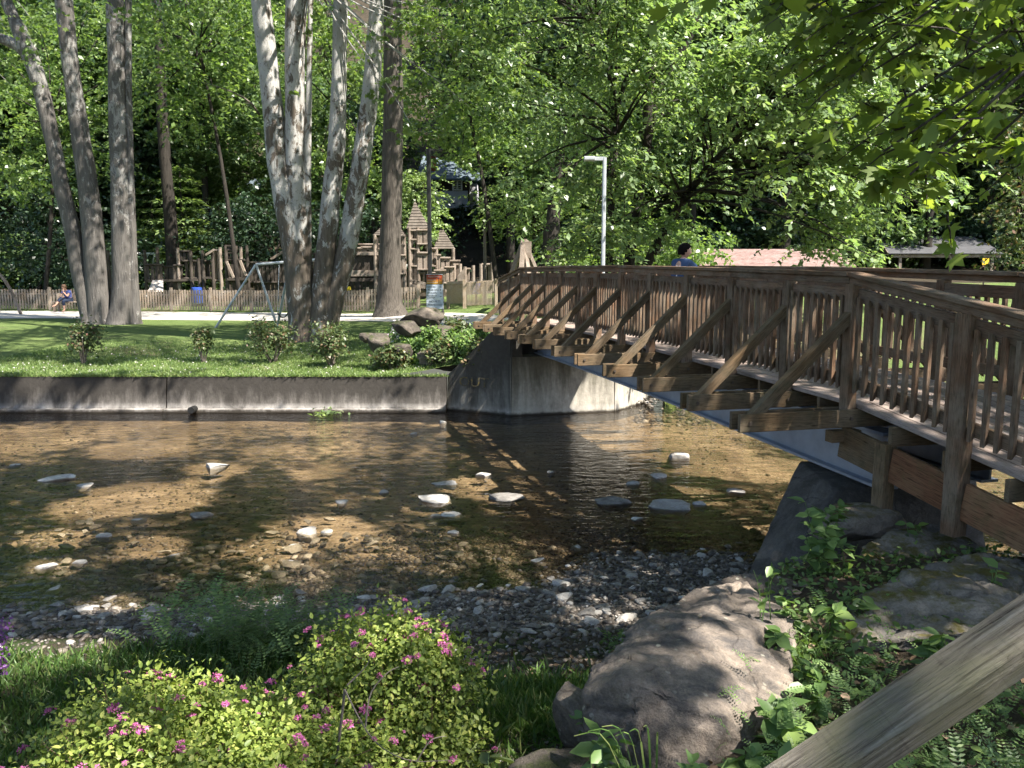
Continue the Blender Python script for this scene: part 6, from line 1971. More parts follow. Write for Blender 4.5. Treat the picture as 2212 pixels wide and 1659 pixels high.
# ------------------------------------------------------------------ golden spirea in front
def spirea(base, lobes, n, label, nfl, rng):
    b = Vector(base)
    s = empty('spirea_bush', b, label, 'shrub', 'golden spirea bushes')
    mb = MB(); cen = []; rad = []; nrm = []
    for (cx, cy, cz, rx, ry, rz) in lobes:
        m_ = int(95 * (rx * ry + rx * rz + ry * rz) / 0.3)
        v = unit(rng.normal(size=(m_, 3))); v[:, 2] = np.where(v[:, 2] < -0.25, -v[:, 2], v[:, 2])
        rr = rng.uniform(0.78, 1.08, (m_, 1))
        c = np.array([cx, cy, cz]) + v * rr * np.array([rx, ry, rz])
        cen.append(c); nrm.append(v)
    cen = np.concatenate(cen); nrm = np.concatenate(nrm)
    for i in range(0, len(cen), 3):
        branch_tube(mb, (b.x + rng.uniform(-.3, .3), b.y + rng.uniform(-.15, .15), b.z - 0.05), cen[i], 0.008, 0.002, rng, 4, -0.03, 5)
    mb.build('stems', plain('spirea_stem', (0.10, 0.065, 0.04)), s)
    # leaves in little rosettes on the twig ends
    per = max(6, int(n / len(cen)))
    ii = np.repeat(np.arange(len(cen)), per)
    d = rng.normal(size=(len(ii), 3)) * 0.042
    k = rng.uniform(-0.14, 0.02, len(ii))[:, None]
    P = cen[ii] + d + nrm[ii] * k
    tip = unit(d) + nrm[ii] * 0.7 + np.array([0, 0, 0.25])
    link('foliage', leaf_mesh('foliage', P, 0.028, 'fold', LEAF_SPI, rng, 0.5, -0.05, nrm[ii], 0.7, tip=tip), s)
    sel = np.where(nrm[:, 2] > -0.05)[0]
    sel = rng.choice(sel, min(nfl, len(sel)), replace=False)
    for i in sel:
        sc = rng.uniform(0.55, 1.35)
        M = Matrix.Translation(Vector(cen[i] + nrm[i] * 0.035)) @ Vector((nrm[i][0] * 0.5, nrm[i][1] * 0.5, 1)).to_track_quat('Z', 'Y').to_matrix().to_4x4() @ Matrix.Rotation(rng.uniform(0, 6), 4, 'Z') @ Matrix.Diagonal((sc, sc, sc, 1))
        link('flower_cluster', FLOWERS[rng.integers(3)], s, None, M)


FLOWERS = []
for k in range(3):
    N_ = 75
    a = rng.uniform(0, 6.28, N_); r = 0.020 * np.sqrt(rng.uniform(0, 1, N_))
    P = np.stack([r * np.cos(a), r * np.sin(a), 0.010 * (1 - (r / 0.020) ** 2) + rng.normal(0, 0.0015, N_)], -1)
    FLOWERS.append(leaf_mesh('flower_cluster', P, 0.0095, 'fold', PINK, rng, 0.5, -0.3))
gA = (-0.62, 4.05, float(gnear(-0.62, 4.05)))
spirea(gA, [(-0.70, 4.15, 0.86, 0.42, 0.34, 0.36), (-0.50, 4.05, 0.82, 0.34, 0.32, 0.36), (-0.44, 3.85, 0.62, 0.34, 0.26, 0.27), (-0.95, 4.15, 0.70, 0.25, 0.25, 0.24)], 15000, 'rounded golden spirea with pink flowers, nearer the big boulder', 85, rng)
gB = (-1.55, 3.5, float(gnear(-1.55, 3.5)))
spirea(gB, [(-1.15, 3.62, 0.76, 0.40, 0.30, 0.26), (-1.65, 3.52, 0.84, 0.48, 0.36, 0.32), (-1.35, 3.25, 0.86, 0.52, 0.34, 0.26), (-0.82, 3.45, 0.72, 0.38, 0.30, 0.26), (-1.95, 3.28, 0.66, 0.30, 0.28, 0.26), (-0.75, 3.2, 0.60, 0.38, 0.25, 0.2), (-1.35, 3.95, 0.62, 0.30, 0.22, 0.2)], 23000, 'wide golden spirea with pink flowers filling the near left corner', 125, rng)
# bare lichen-grey twig in front of the spirea
mb = MB()
tw = [[(745, 1490, 3.35), (770, 1540, 3.3), (800, 1590, 3.25), (840, 1625, 3.2), (900, 1645, 3.2), (990, 1640, 3.2)], [(790, 1570, 3.25), (800, 1500, 3.3), (835, 1455, 3.3), (862, 1440, 3.32)], [(900, 1645, 3.2), (930, 1600, 3.2), (965, 1590, 3.2)], [(750, 1480, 3.4), (790, 1440, 3.42), (800, 1415, 3.45)]]
for t_ in tw:
    P = catmull([at(*q) for q in t_], 12); mb.tube(P, list(np.linspace(0.004, 0.0012, 12)), 6)
q = at(745, 1490, 3.35); mb.tube([q, Vector((q.x - 0.1, q.y + 0.1, float(gnear(q.x, q.y)) - 0.05))], [0.006, 0.007], 6)
tag(mb.build('bare_twig', TWIG, None), 'bare grey lichen covered twig in front of the spirea', 'twig')

# ------------------------------------------------------------------ weeds: pinnate sprays, lance-leaved stalks, broad leaves
def pinnate(L, pairs, lw, rng):
    V = []; Fq = []
    pts = [Vector((0, L * s, 0.25 * L * math.sin(s * 2.2))) for s in np.linspace(0, 1, pairs + 2)]
    for i, p in enumerate(pts[1:-1] + [pts[-1]]):
        for sd in (-1, 1):
            ll = lw * (1 - 0.45 * abs(2 * (i / pairs) - 0.8)) * rng.uniform(0.85, 1.1)
            d = Vector((sd, 0.35, rng.uniform(-0.25, 0.15))).normalized(); c = Vector((-d.y, d.x, 0)).normalized() * ll * 0.20
            n_ = len(V)
            V += [p, p + d * ll * 0.5 + c, p + d * ll, p + d * ll * 0.5 - c]; Fq.append((n_, n_ + 1, n_ + 2, n_ + 3))
    return np.array([v[:] for v in V]), Fq


def fronds(name, P, D, S, mat, rng, label, cat='plant', parent=None):
    """pinnate leaves at points P, pointing along D"""
    bv = [pinnate(1.0, 9, 0.22, rng) for _ in range(3)]
    Vs = []; Fs = []; off = 0
    for p, d, s in zip(P, D, S):
        V, Fq = bv[rng.integers(3)]
        y = Vector(d).normalized(); x = y.cross(Vector((0, 0, 1))).normalized(); z = x.cross(y)
        M = np.array((x, y, z)) * s
        Vs.append(V @ M + p); Fs.append(np.array(Fq) + off); off += len(V)
    o = link(name, raw_mesh(name, np.concatenate(Vs), [np.concatenate(Fs)], mat), parent)
    return o if parent else tag(o, label, cat, kind='stuff')


def frond_patch(cx, cy, rx, ry, n, s, label, rng, hmax=0.3):
    x = rng.normal(cx, rx, n); y = rng.normal(cy, ry, n)
    z = gnear(x, y) + rng.uniform(0.02, hmax, n)
    a = rng.uniform(0, 6.28, n)
    D = np.stack([np.cos(a), np.sin(a), rng.uniform(0.0, 0.9, n)], -1)
    fronds('vetch', np.stack([x, y, z], -1), D, s * rng.uniform(0.6, 1.3, n), LEAF_VETCH, rng, label)


frond_patch(-1.75, 5.5, 0.36, 0.2, 330, 0.22, 'feathery vetch on the bank behind the golden spirea', rng, 0.32)
frond_patch(-0.9, 4.75, 0.35, 0.2, 90, 0.17, 'sparse feathery vetch showing above the spirea tops', rng, 0.3)
frond_patch(2.0, 2.6, 0.5, 0.45, 420, 0.13, 'dense feathery vetch beyond the weathered timber rail', rng, 0.22)
frond_patch(2.2, 3.6, 0.6, 0.4, 260, 0.13, 'feathery vetch between the timber rail and the mossy slab', rng, 0.24)
frond_patch(1.35, 2.9, 0.25, 0.3, 130, 0.12, 'feathery vetch beside the largest boulder', rng, 0.2)


def weed(base, h, nl, leaf, label, rng, mat=LEAF_WEED, stalks=3, shape='fold', spread=0.25, group='weeds among the near boulders', name='weed'):
    b = Vector(base)
    s = empty(name, b, label, 'plant', group)
    mb = MB(); P = []; T = []
    for k in range(stalks):
        a = rng.uniform(0, 6.28); top = b + Vector((math.cos(a) * spread * h, math.sin(a) * spread * h, h * rng.uniform(0.7, 1.05)))
        C = catmull([b + Vector((rng.uniform(-.03, .03), rng.uniform(-.03, .03), -0.03)), b + (top - b) * 0.5 + Vector((0, 0, 0.05 * h)), top], 8)
        mb.tube(C, list(np.linspace(0.004, 0.0015, 8)), 4)
        for j in range(nl // stalks):
            i = rng.uniform(0.2, 1.0); c = C[min(7, int(i * 7.99))]
            an = j * 2.4 + rng.uniform(-.3, .3)
            P.append(c[:]); T.append((math.cos(an), math.sin(an), 0.35))
    mb.build('stalks', LEAF_WEED, s)
    link('leaves', leaf_mesh('leaves', np.array(P), leaf, shape, mat, rng, 0.9, 0.1, tip=np.array(T), jitter=0.6), s)


wl_ = [(1655, 1290, 4.45, .30, 12, .07, 'tall pale budded weed rising above the sunlit tan boulder'), (1700, 1330, 4.5, .22, 34, .07, 'round leaved bright weed behind the largest boulder'), (1700, 1400, 4.2, .26, 40, .09, 'bushy bright weed in the sun beside the tan boulder'), (1790, 1340, 4.5, .24, 30, .10, 'lance leaved weed between tan boulder and mossy slab'),
       (1760, 1480, 3.7, .20, 36, .08, 'weed cluster on the sunlit soil patch'), (1740, 1440, 3.9, .18, 30, .07, 'low weed just right of the largest boulder'), (1850, 1300, 4.8, .18, 22, .09, 'small weed at the left end of the mossy slab'), (1850, 1420, 4.2, .22, 14, .10, 'yellow green sprouting weed on dark soil'),
       (1690, 1540, 3.4, .22, 24, .13, 'broad leaved weed low on the slope'), (1600, 1620, 3.05, .22, 30, .10, 'narrow leaved weed before the largest boulder base'), (1500, 1650, 2.95, .20, 40, .075, 'bright round leaved weed at the bottom edge'), (1720, 1640, 2.9, .20, 26, .10, 'shaded weed beside the lower end of the timber rail'), (1640, 1640, 3.0, .18, 26, .09, 'dark weed at the bottom left of the timber rail'),
       (1770, 1160, 5.7, .45, 60, .10, 'tall dark weed against the concrete wing block'), (1760, 1250, 5.4, .35, 60, .09, 'leafy weed at the foot of the concrete wing block'), (1790, 1100, 6.0, .35, 40, .09, 'upper weed sprouting on the concrete wing block edge'), (1830, 1210, 5.4, .25, 26, .08, 'bright sprig beside the shaded rock'), (1970, 1130, 6.0, .22, 22, .08, 'weed in deep shade under the fascia board'), (2150, 1230, 5.0, .10, 8, .09, 'single upright leaf at the top of the mossy slab'),
       (1330, 1600, 3.3, .40, 34, .10, 'tall weed left of the largest boulder base'), (1290, 1500, 3.9, .40, 30, .09, 'pale leaved weed beside the small tan rock'), (1310, 1650, 3.0, .30, 26, .10, 'weed at the bottom edge below the largest boulder'), (2010, 1360, 4.2, .25, 30, .09, 'weed on the slope below the mossy slab'), (2080, 1420, 3.6, .22, 30, .09, 'weed just above the upper timber rail end'), (1880, 1540, 3.3, .18, 24, .09, 'weed half way down the slope beside the timber rail')]
for (x, y, Y, h, nl, lf, lb) in wl_:
    p = at(x, y, Y); g = float(gnear(p.x, p.y))
    if g < p.z - 0.5: g = p.z - h * 0.5
    if x in (1655,): g = p.z - 0.1
    weed((p.x, p.y, max(g, p.z - h)), h, nl, lf, lb, rng)
weed((-0.12, 3.45, float(gnear(-0.12, 3.45))), 0.22, 12, 0.15, 'broad heart leaved burdock tucked under the spirea edge', rng, LEAF_SHRUB, 3, 'fold', 0.5, None, 'burdock')
weed((-0.05, 3.2, float(gnear(-0.05, 3.2))), 0.10, 8, 0.10, 'small yellowing seedling on the gravel by the spirea', rng, LEAF_SPI, 2, 'fold', 0.5, None, 'seedling')
# long arching grass blades before the boulder
mb = MB()
for k in range(7):
    b = at(1370 + k * 8, 1659, 2.95); e = at(1240 + k * 30, 1590 - 10 * (k % 3), 2.95)
    C = catmull([b - Vector((0, 0, 0.15)), (b + e) / 2 + Vector((0, 0, 0.06)), e], 8)
    for i in range(7): mb.beam(C[i], C[i + 1], 0.010 * (1 - i / 9), 0.002)
tag(mb.build('arching_grass', GRASSBLADE, None), 'pale arching grass blades at the foot of the largest boulder', 'grass')
# low ground cover and leaf litter
N = 7000
px = rng.uniform(0.7, 3.6, N); py = rng.uniform(2.2, 6.3, N)
keep = fbm(px, py, 1.6, 31) > -0.25
px, py = px[keep], py[keep]
P = np.stack([px, py, gnear(px, py) + rng.uniform(0.01, 0.10, len(px))], -1)
tag(link('ground_cover', leaf_mesh('ground_cover', P, 0.045, 'fold', LEAF_WEED, rng, 0.9, 0.1)), 'low green ground cover between the near boulders', 'ground cover', kind='stuff')
N = 1500
px = rng.uniform(-0.8, 3.6, N); py = rng.uniform(2.6, 6.0, N)
P = np.stack([px, py, gnear(px, py) + 0.01], -1)
LITTER = leaf_mat('dry_leaves', (0.10, 0.065, 0.04), (0.26, 0.18, 0.12), 0.1, 0.8, 0.1, tint=(0.42, 0.30, 0.22))
tag(link('leaf_litter', leaf_mesh('leaf_litter', P, 0.06, 'fold', LITTER, rng, 1.5, 0)), 'dry brown fallen leaves on the near slope', 'litter', kind='stuff')
# floating leafy sprig by the wall
p = onz(705, 892, 0.02)
P, g = cluster_pts([np.array(p)], [0.35], 60, rng, 0.25)
sg_ = empty('leafy_sprig', p, 'small leafy green sprig caught in the water near the wall', 'sprig')
link('leaves', leaf_mesh('leaves', np.maximum(P, [-99, -99, 0.02]), 0.12, 'rhomb', LEAF_TREE, rng, 0.9, 0.1), sg_)
MB().tube([p + Vector((-.3, 0, .03)), p + Vector((0, .05, .08)), p + Vector((.35, 0, .03))], 0.012, 5).build('twig', TWIG, sg_)
# purple blooms at the left edge
p = at(-20, 1365, 4.4); s_ = shrub('butterfly_bush', (p.x - 0.12, p.y, float(gnear(p.x, p.y))), 0.32, 0.62, 160, 0.06, LEAF_SHRUB, 'purple flower spike poking in at the left picture edge', None, rng, 'fold', 3)
PURP = leaf_mat('purple_blossom', (0.16, 0.05, 0.22), (0.27, 0.10, 0.36), 0.25)
for (x, y) in ((-2, 1352), (-4, 1425)):
    q = np.array(at(x, y, 4.4)); P, g = cluster_pts([q, q - [0, 0, 0.05]], [0.05, 0.06], 120, rng, 1.6)
    link('blossom', leaf_mesh('blossom', P, 0.02, 'fold', PURP, rng, 0.3, 0), s_)

# ------------------------------------------------------------------ weathered timber rail in the near right corner
t = NT('checked_weathered_timber')
co = t.coord('Object', (1.0, 14, 14)); cf = t.coord('Object', (2.2, 60, 60)); cw = t.coord('Object', (1, 1, 1)); cx = t.coord('Object', (26, 3.0, 3.0))
g1 = t.noise(co, 2.4, 8, 0.7, 1.2); g2 = t.noise(cf, 2.0, 4, 0.6, 0.4); g3 = t.noise(cw, 4.5, 6, 0.7, 0.5); g4 = t.noise(cx, 2.2, 4, 0.6, 0.2)
col = t.ramp(g1, [(0.28, (0.060, 0.050, 0.042)), (0.48, (0.165, 0.145, 0.118)), (0.72, (0.30, 0.275, 0.235))])
col = t.mix(t.ramp(g3, [(0.45, 0.0), (0.65, 0.7)]), col, (0.15, 0.145, 0.085))
col = t.mix(t.ramp(g3, [(0.30, 0.75), (0.45, 0.0)]), col, (0.075, 0.068, 0.06))
col = t.mix(0.7, col, t.ramp(g2, [(0.32, 0.35), (0.5, 1.1)]), 'MULTIPLY')
col = t.mix(0.25, col, t.ramp(g4, [(0.30, 0.35), (0.42, 1.05)]), 'MULTIPLY')
crk = t.ramp(g1, [(0.33, 0.0), (0.37, 1.0)])
col = t.mix(0.8, col, crk, 'MULTIPLY')
t.bump(t.math('ADD', t.math('ADD', g1, t.math('MULTIPLY', g2, 0.5)), t.math('MULTIPLY', g4, 0.15)), 1.0, 0.012)
RAILWOOD = t.fin(col, 0.85, 0.2)
tr_ = empty('timber_rail', (1.25, 1.95, 1.4), 'thick weathered grey timber rail slanting across the near right corner', 'timber rail')
r0_ = at(1572, 1800, 2.02); r1_ = at(2520, 1165, 2.05)
bm = bmesh.new()
L = (r1_ - r0_).length; n = 70
W_, H_ = 0.128, 0.118
ringv = []
for i in range(n + 1):
    x = L * i / n
    ring = []
    for (a, b) in [(-1, -1), (-.3, -1), (.4, -1), (1, -1), (1, -.3), (1, .3), (1, 1), (.45, 1), (.1, 1), (-.35, 1), (-1, 1), (-1, .2)]:
        k = 1 + 0.06 * mnoise.noise(Vector((x * 3.0, a * 1.7, b * 1.7))) + 0.025 * mnoise.noise(Vector((x * 14, a * 4, b * 4)))
        y = a * W_ / 2 * k; z = b * H_ / 2 * k
        if abs(a) == 1 and abs(b) == 1: y *= 0.94; z *= 0.94
        if b == 1 and a == .1: z -= 0.010 * max(0, mnoise.noise(Vector((x * 2.2, 3, 1))) + 0.25)
        if a == 1 and b == .3: y -= 0.016 * max(0, mnoise.noise(Vector((x * 1.7, 9, 1))) + 0.3)
        ring.append(bm.verts.new((x, y, z)))
    ringv.append(ring)
for i in range(n):
    for k in range(12): bm.faces.new((ringv[i][k], ringv[i][(k + 1) % 12], ringv[i + 1][(k + 1) % 12], ringv[i + 1][k]))
bm.faces.new(list(reversed(ringv[0]))); bm.faces.new(ringv[-1])
bmesh.ops.recalc_face_normals(bm, faces=bm.faces)
me = bpy.data.meshes.new('beam'); bm.to_mesh(me); bm.free(); me.materials.append(RAILWOOD)
link('beam', me, tr_, None, frame(r0_, r1_) @ Matrix.Rotation(0.42, 4, 'X'))
for s in (0.02, 1.0):
    p = r0_ + (r1_ - r0_) * s
    board('post', (p.x + 0.02, p.y + 0.02, float(gnear(p.x, p.y)) - 0.2), (p.x + 0.02, p.y + 0.02, p.z - 0.04), 0.13, 0.13, GREYWOOD, tr_, up=(0, 1, 0))

# ------------------------------------------------------------------ people
SKIN = plain('skin', (0.50, 0.30, 0.22), 0.55, 0.35, var=0.05)
HAIR_D = plain('dark_hair', (0.010, 0.008, 0.008), 0.95, 0.05)
HAIR_B = plain('brown_hair', (0.09, 0.05, 0.03), 0.6, 0.3)
NAVY = plain('navy_shirt', (0.05, 0.085, 0.18), 0.85, 0.2, scale=14)
BLUESHIRT = plain('blue_shirt', (0.13, 0.16, 0.42), 0.85, 0.2)
DENIM = plain('dark_denim', (0.025, 0.035, 0.065), 0.85, 0.2)
GREYSHORT = plain('grey_shorts', (0.10, 0.10, 0.11), 0.85, 0.2)


def skin_body(name, joints, edges, root, mat, parent, sub=2):
    """joints: {key: (pos, rx, ry)}"""
    keys = list(joints); ix = {k: i for i, k in enumerate(keys)}
    me = bpy.data.meshes.new(name)
    me.from_pydata([joints[k][0] for k in keys], [(ix[a], ix[b]) for a, b in edges], [])
    o = link(name, me, parent, mat, Matrix.Identity(4))
    md = o.modifiers.new('skin', 'SKIN')
    md.use_smooth_shade = True
    if not me.skin_vertices: me.attributes.new('skin', 'FLOAT', 'POINT')
    for k in keys:
        sv_ = me.skin_vertices[0].data[ix[k]]
        sv_.radius = (joints[k][1], joints[k][2]); sv_.use_root = (k == root)
    sb_ = o.modifiers.new('smooth', 'SUBSURF'); sb_.levels = sub; sb_.render_levels = sub
    return o


def head_mesh(name, c, r, face, mat, parent, hair_mat, hair_cut=0.0):
    """skull with brow, nose, chin and ears in one mesh, hair cap as a child; face = unit facing vector"""
    f = Vector(face).normalized(); up = Vector((0, 0, 1)); rt = f.cross(up).normalized(); up = rt.cross(f)
    M = Matrix((rt, f, up)).transposed().to_4x4(); M.translation = Vector(c)
    bm = bmesh.new(); bmesh.ops.create_uvsphere(bm, u_segments=24, v_segments=16, radius=1.0)
    for v in bm.verts:
        p = v.co
        x, y, z = p.x * 0.80, p.y * 0.95, p.z * 1.12
        if z < -0.2: x *= 1 - 0.30 * (-z - 0.2); y = y * (1 - 0.15 * (-z - 0.2)) + 0.10 * (-z - 0.2)
        if y > 0.75 and abs(x) < 0.22 and -0.35 < z < 0.1: y += 0.20 * (1 - abs(x) / 0.22) * (0.3 + 0.7 * (0.1 - z) / 0.45)
        if y > 0.6 and 0.15 < abs(x) < 0.45 and 0.0 < z < 0.22: y -= 0.07
        if y > 0.7 and abs(x) < 0.3 and -0.6 < z < -0.5: y += 0.04
        v.co = (x * r, y * r, z * r)
    for s in (-1, 1):
        for v in bmesh.ops.create_uvsphere(bm, u_segments=10, v_segments=8, radius=0.24 * r)['verts']:
            v.co = Vector((v.co.x * 0.4 + s * 0.82 * r, v.co.y * 0.75 - 0.05 * r, v.co.z * 1.2 - 0.05 * r))
    me = bpy.data.meshes.new(name); bm.to_mesh(me); bm.free(); me.materials.append(mat)
    me.polygons.foreach_set('use_smooth', [True] * len(me.polygons))
    h = link(name, me, parent, None, M)
    bm = bmesh.new(); bmesh.ops.create_uvsphere(bm, u_segments=24, v_segments=16, radius=1.0)
    kill = []
    for v in bm.verts:
        p = v.co.copy()
        k = 1.15 + 0.09 * mnoise.noise(p * 4) + 0.05 * mnoise.noise(p * 11)
        v.co = Vector((p.x * 0.86 * k, p.y * 0.97 * k - 0.03, p.z * 1.10 * k)) * r
        lim = -0.62 + hair_cut if p.y < 0.1 else (-0.55 + hair_cut + (p.y - 0.1) * 1.5)
        if p.z < lim: kill.append(v)
    bmesh.ops.delete(bm, geom=kill, context='VERTS')
    ext = bmesh.ops.solidify(bm, geom=bm.faces[:], thickness=0.08 * r)
    me = bpy.data.meshes.new('hair'); bm.to_mesh(me); bm.free(); me.materials.append(hair_mat)
    me.polygons.foreach_set('use_smooth', [True] * len(me.polygons))
    link('hair', me, h, None, M)
    return h


def V3(o, x, y, z, f, r): return tuple(o + r * x + f * y + Vector((0, 0, z)))


def hand(parent, wrist, direction, side, r, mat):
    """palm and five curled fingers as one skinned mesh"""
    d = Vector(direction).normalized(); s = Vector(side).normalized(); n = d.cross(s).normalized()
    w = Vector(wrist)
    J = {'w': (w[:], 0.024 * r, 0.020 * r), 'p': ((w + d * 0.045 * r)[:], 0.034 * r, 0.017 * r), 'k': ((w + d * 0.08 * r)[:], 0.036 * r, 0.014 * r)}
    E_ = [('w', 'p'), ('p', 'k')]
    for i, (o_, l) in enumerate(((-0.03, 0.062), (-0.010, 0.072), (0.010, 0.068), (0.03, 0.052))):
        a = w + d * 0.085 * r + s * o_ * r; b = a + (d * 0.8 - n * 0.35) * l * 0.55 * r; c = b + (d * 0.3 - n * 0.8) * l * 0.45 * r
        for nm, q, rr in (('a', a, .0095), ('b', b, .009), ('c', c, .0075)): J[nm + str(i)] = (q[:], rr * r, rr * r)
        E_ += [('k', 'a%d' % i), ('a%d' % i, 'b%d' % i), ('b%d' % i, 'c%d' % i)]
    a = w + d * 0.03 * r - s * 0.04 * r; b = a + (d * 0.7 - s * 0.5 - n * 0.3) * 0.04 * r
    J['t0'] = (a[:], .011 * r, .011 * r); J['t1'] = (b[:], .009 * r, .009 * r); E_ += [('p', 't0'), ('t0', 't1')]
    return skin_body('hand', J, E_, 'w', mat, parent, 1)


# boy leaning on the far railing of the bridge
bt = 5.86
o = bp(bt, 1.16, 0.0)
fwd = (BN * 0.93 + BD * 0.30).normalized(); rgt = fwd.cross(Vector((0, 0, 1))).normalized()
boy = empty('person', o, 'dark haired child in a navy T-shirt leaning on the bridge railing', 'person')
BS = 1.02
def B_(x, y, z): return V3(o, x * BS, y * BS, z * BS, fwd, rgt)
J = {'pel': (B_(0, -0.02, 0.66), .11, .09), 'wst': (B_(0, 0.0, 0.80), .10, .08), 'chs': (B_(0, 0.04, 1.02), .115, .085), 'nkb': (B_(0, 0.06, 1.155), .055, .05), 'nk': (B_(0, 0.085, 1.20), .042, .042)}
E2 = [('pel', 'wst'), ('wst', 'chs'), ('chs', 'nkb'), ('nkb', 'nk')]
for s, nm in ((-1, 'l'), (1, 'r')):
    J.update({'sh' + nm: (B_(s * .15, .05, 1.11), .05, .05), 'el' + nm: (B_(s * .22, .20, .94), .036, .036), 'wr' + nm: (B_(s * .12, .40, 1.02), .025, .025),
              'hp' + nm: (B_(s * .07, 0, .60), .075, .075), 'kn' + nm: (B_(s * .08, .02, .36), .05, .05), 'an' + nm: (B_(s * .085, -.02, .07), .034, .034), 'to' + nm: (B_(s * .09, .12, .035), .034, .028)})
    E2 += [('chs', 'sh' + nm), ('sh' + nm, 'el' + nm), ('el' + nm, 'wr' + nm), ('pel', 'hp' + nm), ('hp' + nm, 'kn' + nm), ('kn' + nm, 'an' + nm), ('an' + nm, 'to' + nm)]
skin_body('body', J, E2, 'pel', SKIN, boy)
SJ = {'a': (B_(0, -0.02, 0.66), .135, .115), 'b': (B_(0, 0.0, 0.82), .13, .105), 'c': (B_(0, 0.035, 1.03), .145, .105), 'd': (B_(0, .055, 1.15), .075, .065)}
SE = [('a', 'b'), ('b', 'c'), ('c', 'd')]
for s, nm in ((-1, 'l'), (1, 'r')):
    SJ.update({'s' + nm: (B_(s * .155, .05, 1.11), .068, .068), 'e' + nm: (B_(s * .215, .14, 1.00), .058, .058)}); SE += [('c', 's' + nm), ('s' + nm, 'e' + nm)]
skin_body('shirt', SJ, SE, 'b', NAVY, boy)
HJ = {'p': (B_(0, -0.02, 0.63), .13, .11)}; HE = []
for s, nm in ((-1, 'l'), (1, 'r')):
    HJ.update({'h' + nm: (B_(s * .075, 0, .56), .092, .09), 'k' + nm: (B_(s * .085, .02, .38), .08, .08)}); HE += [('p', 'h' + nm), ('h' + nm, 'k' + nm)]
skin_body('shorts', HJ, HE, 'p', GREYSHORT, boy)
hf = (fwd * 0.80 + rgt * 0.62).normalized()
head_mesh('head', B_(0, .10, 1.285), .098, hf + Vector((0, 0, -0.12)), SKIN, boy, HAIR_D, 0.0)
for s in (-1, 1): hand(boy, B_(s * .12, .40, 1.02), fwd, rgt * s, 0.8, SKIN)
# pale print on the back of the shirt
PRINT = plain('pale_print', (0.45, 0.48, 0.55), 0.9, 0.1)
mb = MB()
for (x, z0, z1, w) in ((0.035, .78, 1.05, .008), (0.0, .96, 1.07, .007), (0.06, .98, 1.06, .006)):
    for k in range(5):
        za = z0 + (z1 - z0) * k / 5; zb = z0 + (z1 - z0) * (k + 1) / 5
        ya = -0.105 + 0.035 * (za - 0.82) / 0.16 if za > .82 else -0.105
        a = B_(x, ya - 0.006, za); b = B_(x, (-0.105 + 0.035 * max(0, (zb - 0.82)) / 0.16) - 0.006, zb)
        mb.beam(a, b, w * 2, 0.006)
mb.build('shirt_print', PRINT, boy)

BS = 1.0
# woman sitting on the bench with crossed legs, head bent
o = Vector((bq.x - 0.30, bq.y - 0.02, bq.z))
fwd = Vector((-0.25, -1, 0)).normalized(); rgt = fwd.cross(Vector((0, 0, 1))).normalized()
wo_ = empty('person', o, 'seated person in a blue shirt and dark trousers on the bench, legs crossed', 'person')
J = {'pel': (B_(0, -.02, .57), .14, .12), 'wst': (B_(0, .02, .72), .12, .10), 'chs': (B_(0, .10, .90), .135, .10), 'nkb': (B_(0, .16, 1.02), .06, .055), 'nk': (B_(0, .20, 1.08), .05, .05),
     'shl': (B_(-.18, .12, .97), .055, .055), 'ell': (B_(-.20, .30, .74), .042, .042), 'wrl': (B_(-.06, .40, .96), .028, .028),
     'shr': (B_(.18, .12, .97), .055, .055), 'elr': (B_(.20, .32, .72), .042, .042), 'wrr': (B_(.02, .42, .70), .028, .028),
     'hpl': (B_(-.10, .05, .55), .09, .09), 'knl': (B_(-.08, .44, .52), .065, .065), 'anl': (B_(-.08, .42, .09), .04, .04), 'tol': (B_(-.09, .58, .035), .036, .03),
     'hpr': (B_(.10, .05, .58), .09, .09), 'knr': (B_(.02, .46, .66), .065, .065), 'anr': (B_(.20, .66, .32), .04, .04), 'tor': (B_(.26, .80, .27), .034, .03)}
E2 = [('pel', 'wst'), ('wst', 'chs'), ('chs', 'nkb'), ('nkb', 'nk')]
for nm in 'lr': E2 += [('chs', 'sh' + nm), ('sh' + nm, 'el' + nm), ('el' + nm, 'wr' + nm), ('pel', 'hp' + nm), ('hp' + nm, 'kn' + nm), ('kn' + nm, 'an' + nm), ('an' + nm, 'to' + nm)]
skin_body('body', J, E2, 'pel', SKIN, wo_)
SJ = {'a': (B_(0, -.02, .56), .165, .15), 'b': (B_(0, .02, .72), .15, .125), 'c': (B_(0, .10, .90), .16, .12), 'd': (B_(0, .155, 1.01), .08, .07), 'sl': (B_(-.185, .12, .97), .072, .072), 'el': (B_(-.20, .20, .86), .062, .062), 'sr': (B_(.185, .12, .97), .072, .072), 'er': (B_(.20, .20, .86), .062, .062)}
skin_body('shirt', SJ, [('a', 'b'), ('b', 'c'), ('c', 'd'), ('c', 'sl'), ('sl', 'el'), ('c', 'sr'), ('sr', 'er')], 'b', BLUESHIRT, wo_)
HJ = {'p': (B_(0, -.02, .54), .15, .13), 'hl': (B_(-.10, .06, .55), .108, .105), 'kl': (B_(-.08, .45, .53), .085, .085), 'al': (B_(-.08, .43, .28), .065, .065), 'hr': (B_(.10, .06, .58), .108, .105), 'kr': (B_(.02, .47, .67), .085, .085), 'ar': (B_(.12, .58, .47), .065, .065)}
skin_body('trousers', HJ, [('p', 'hl'), ('hl', 'kl'), ('kl', 'al'), ('p', 'hr'), ('hr', 'kr'), ('kr', 'ar')], 'p', DENIM, wo_)
head_mesh('head', B_(0, .26, 1.18), .115, fwd * 0.8 + Vector((0, 0, -.6)), SKIN, wo_, HAIR_B, -0.15)
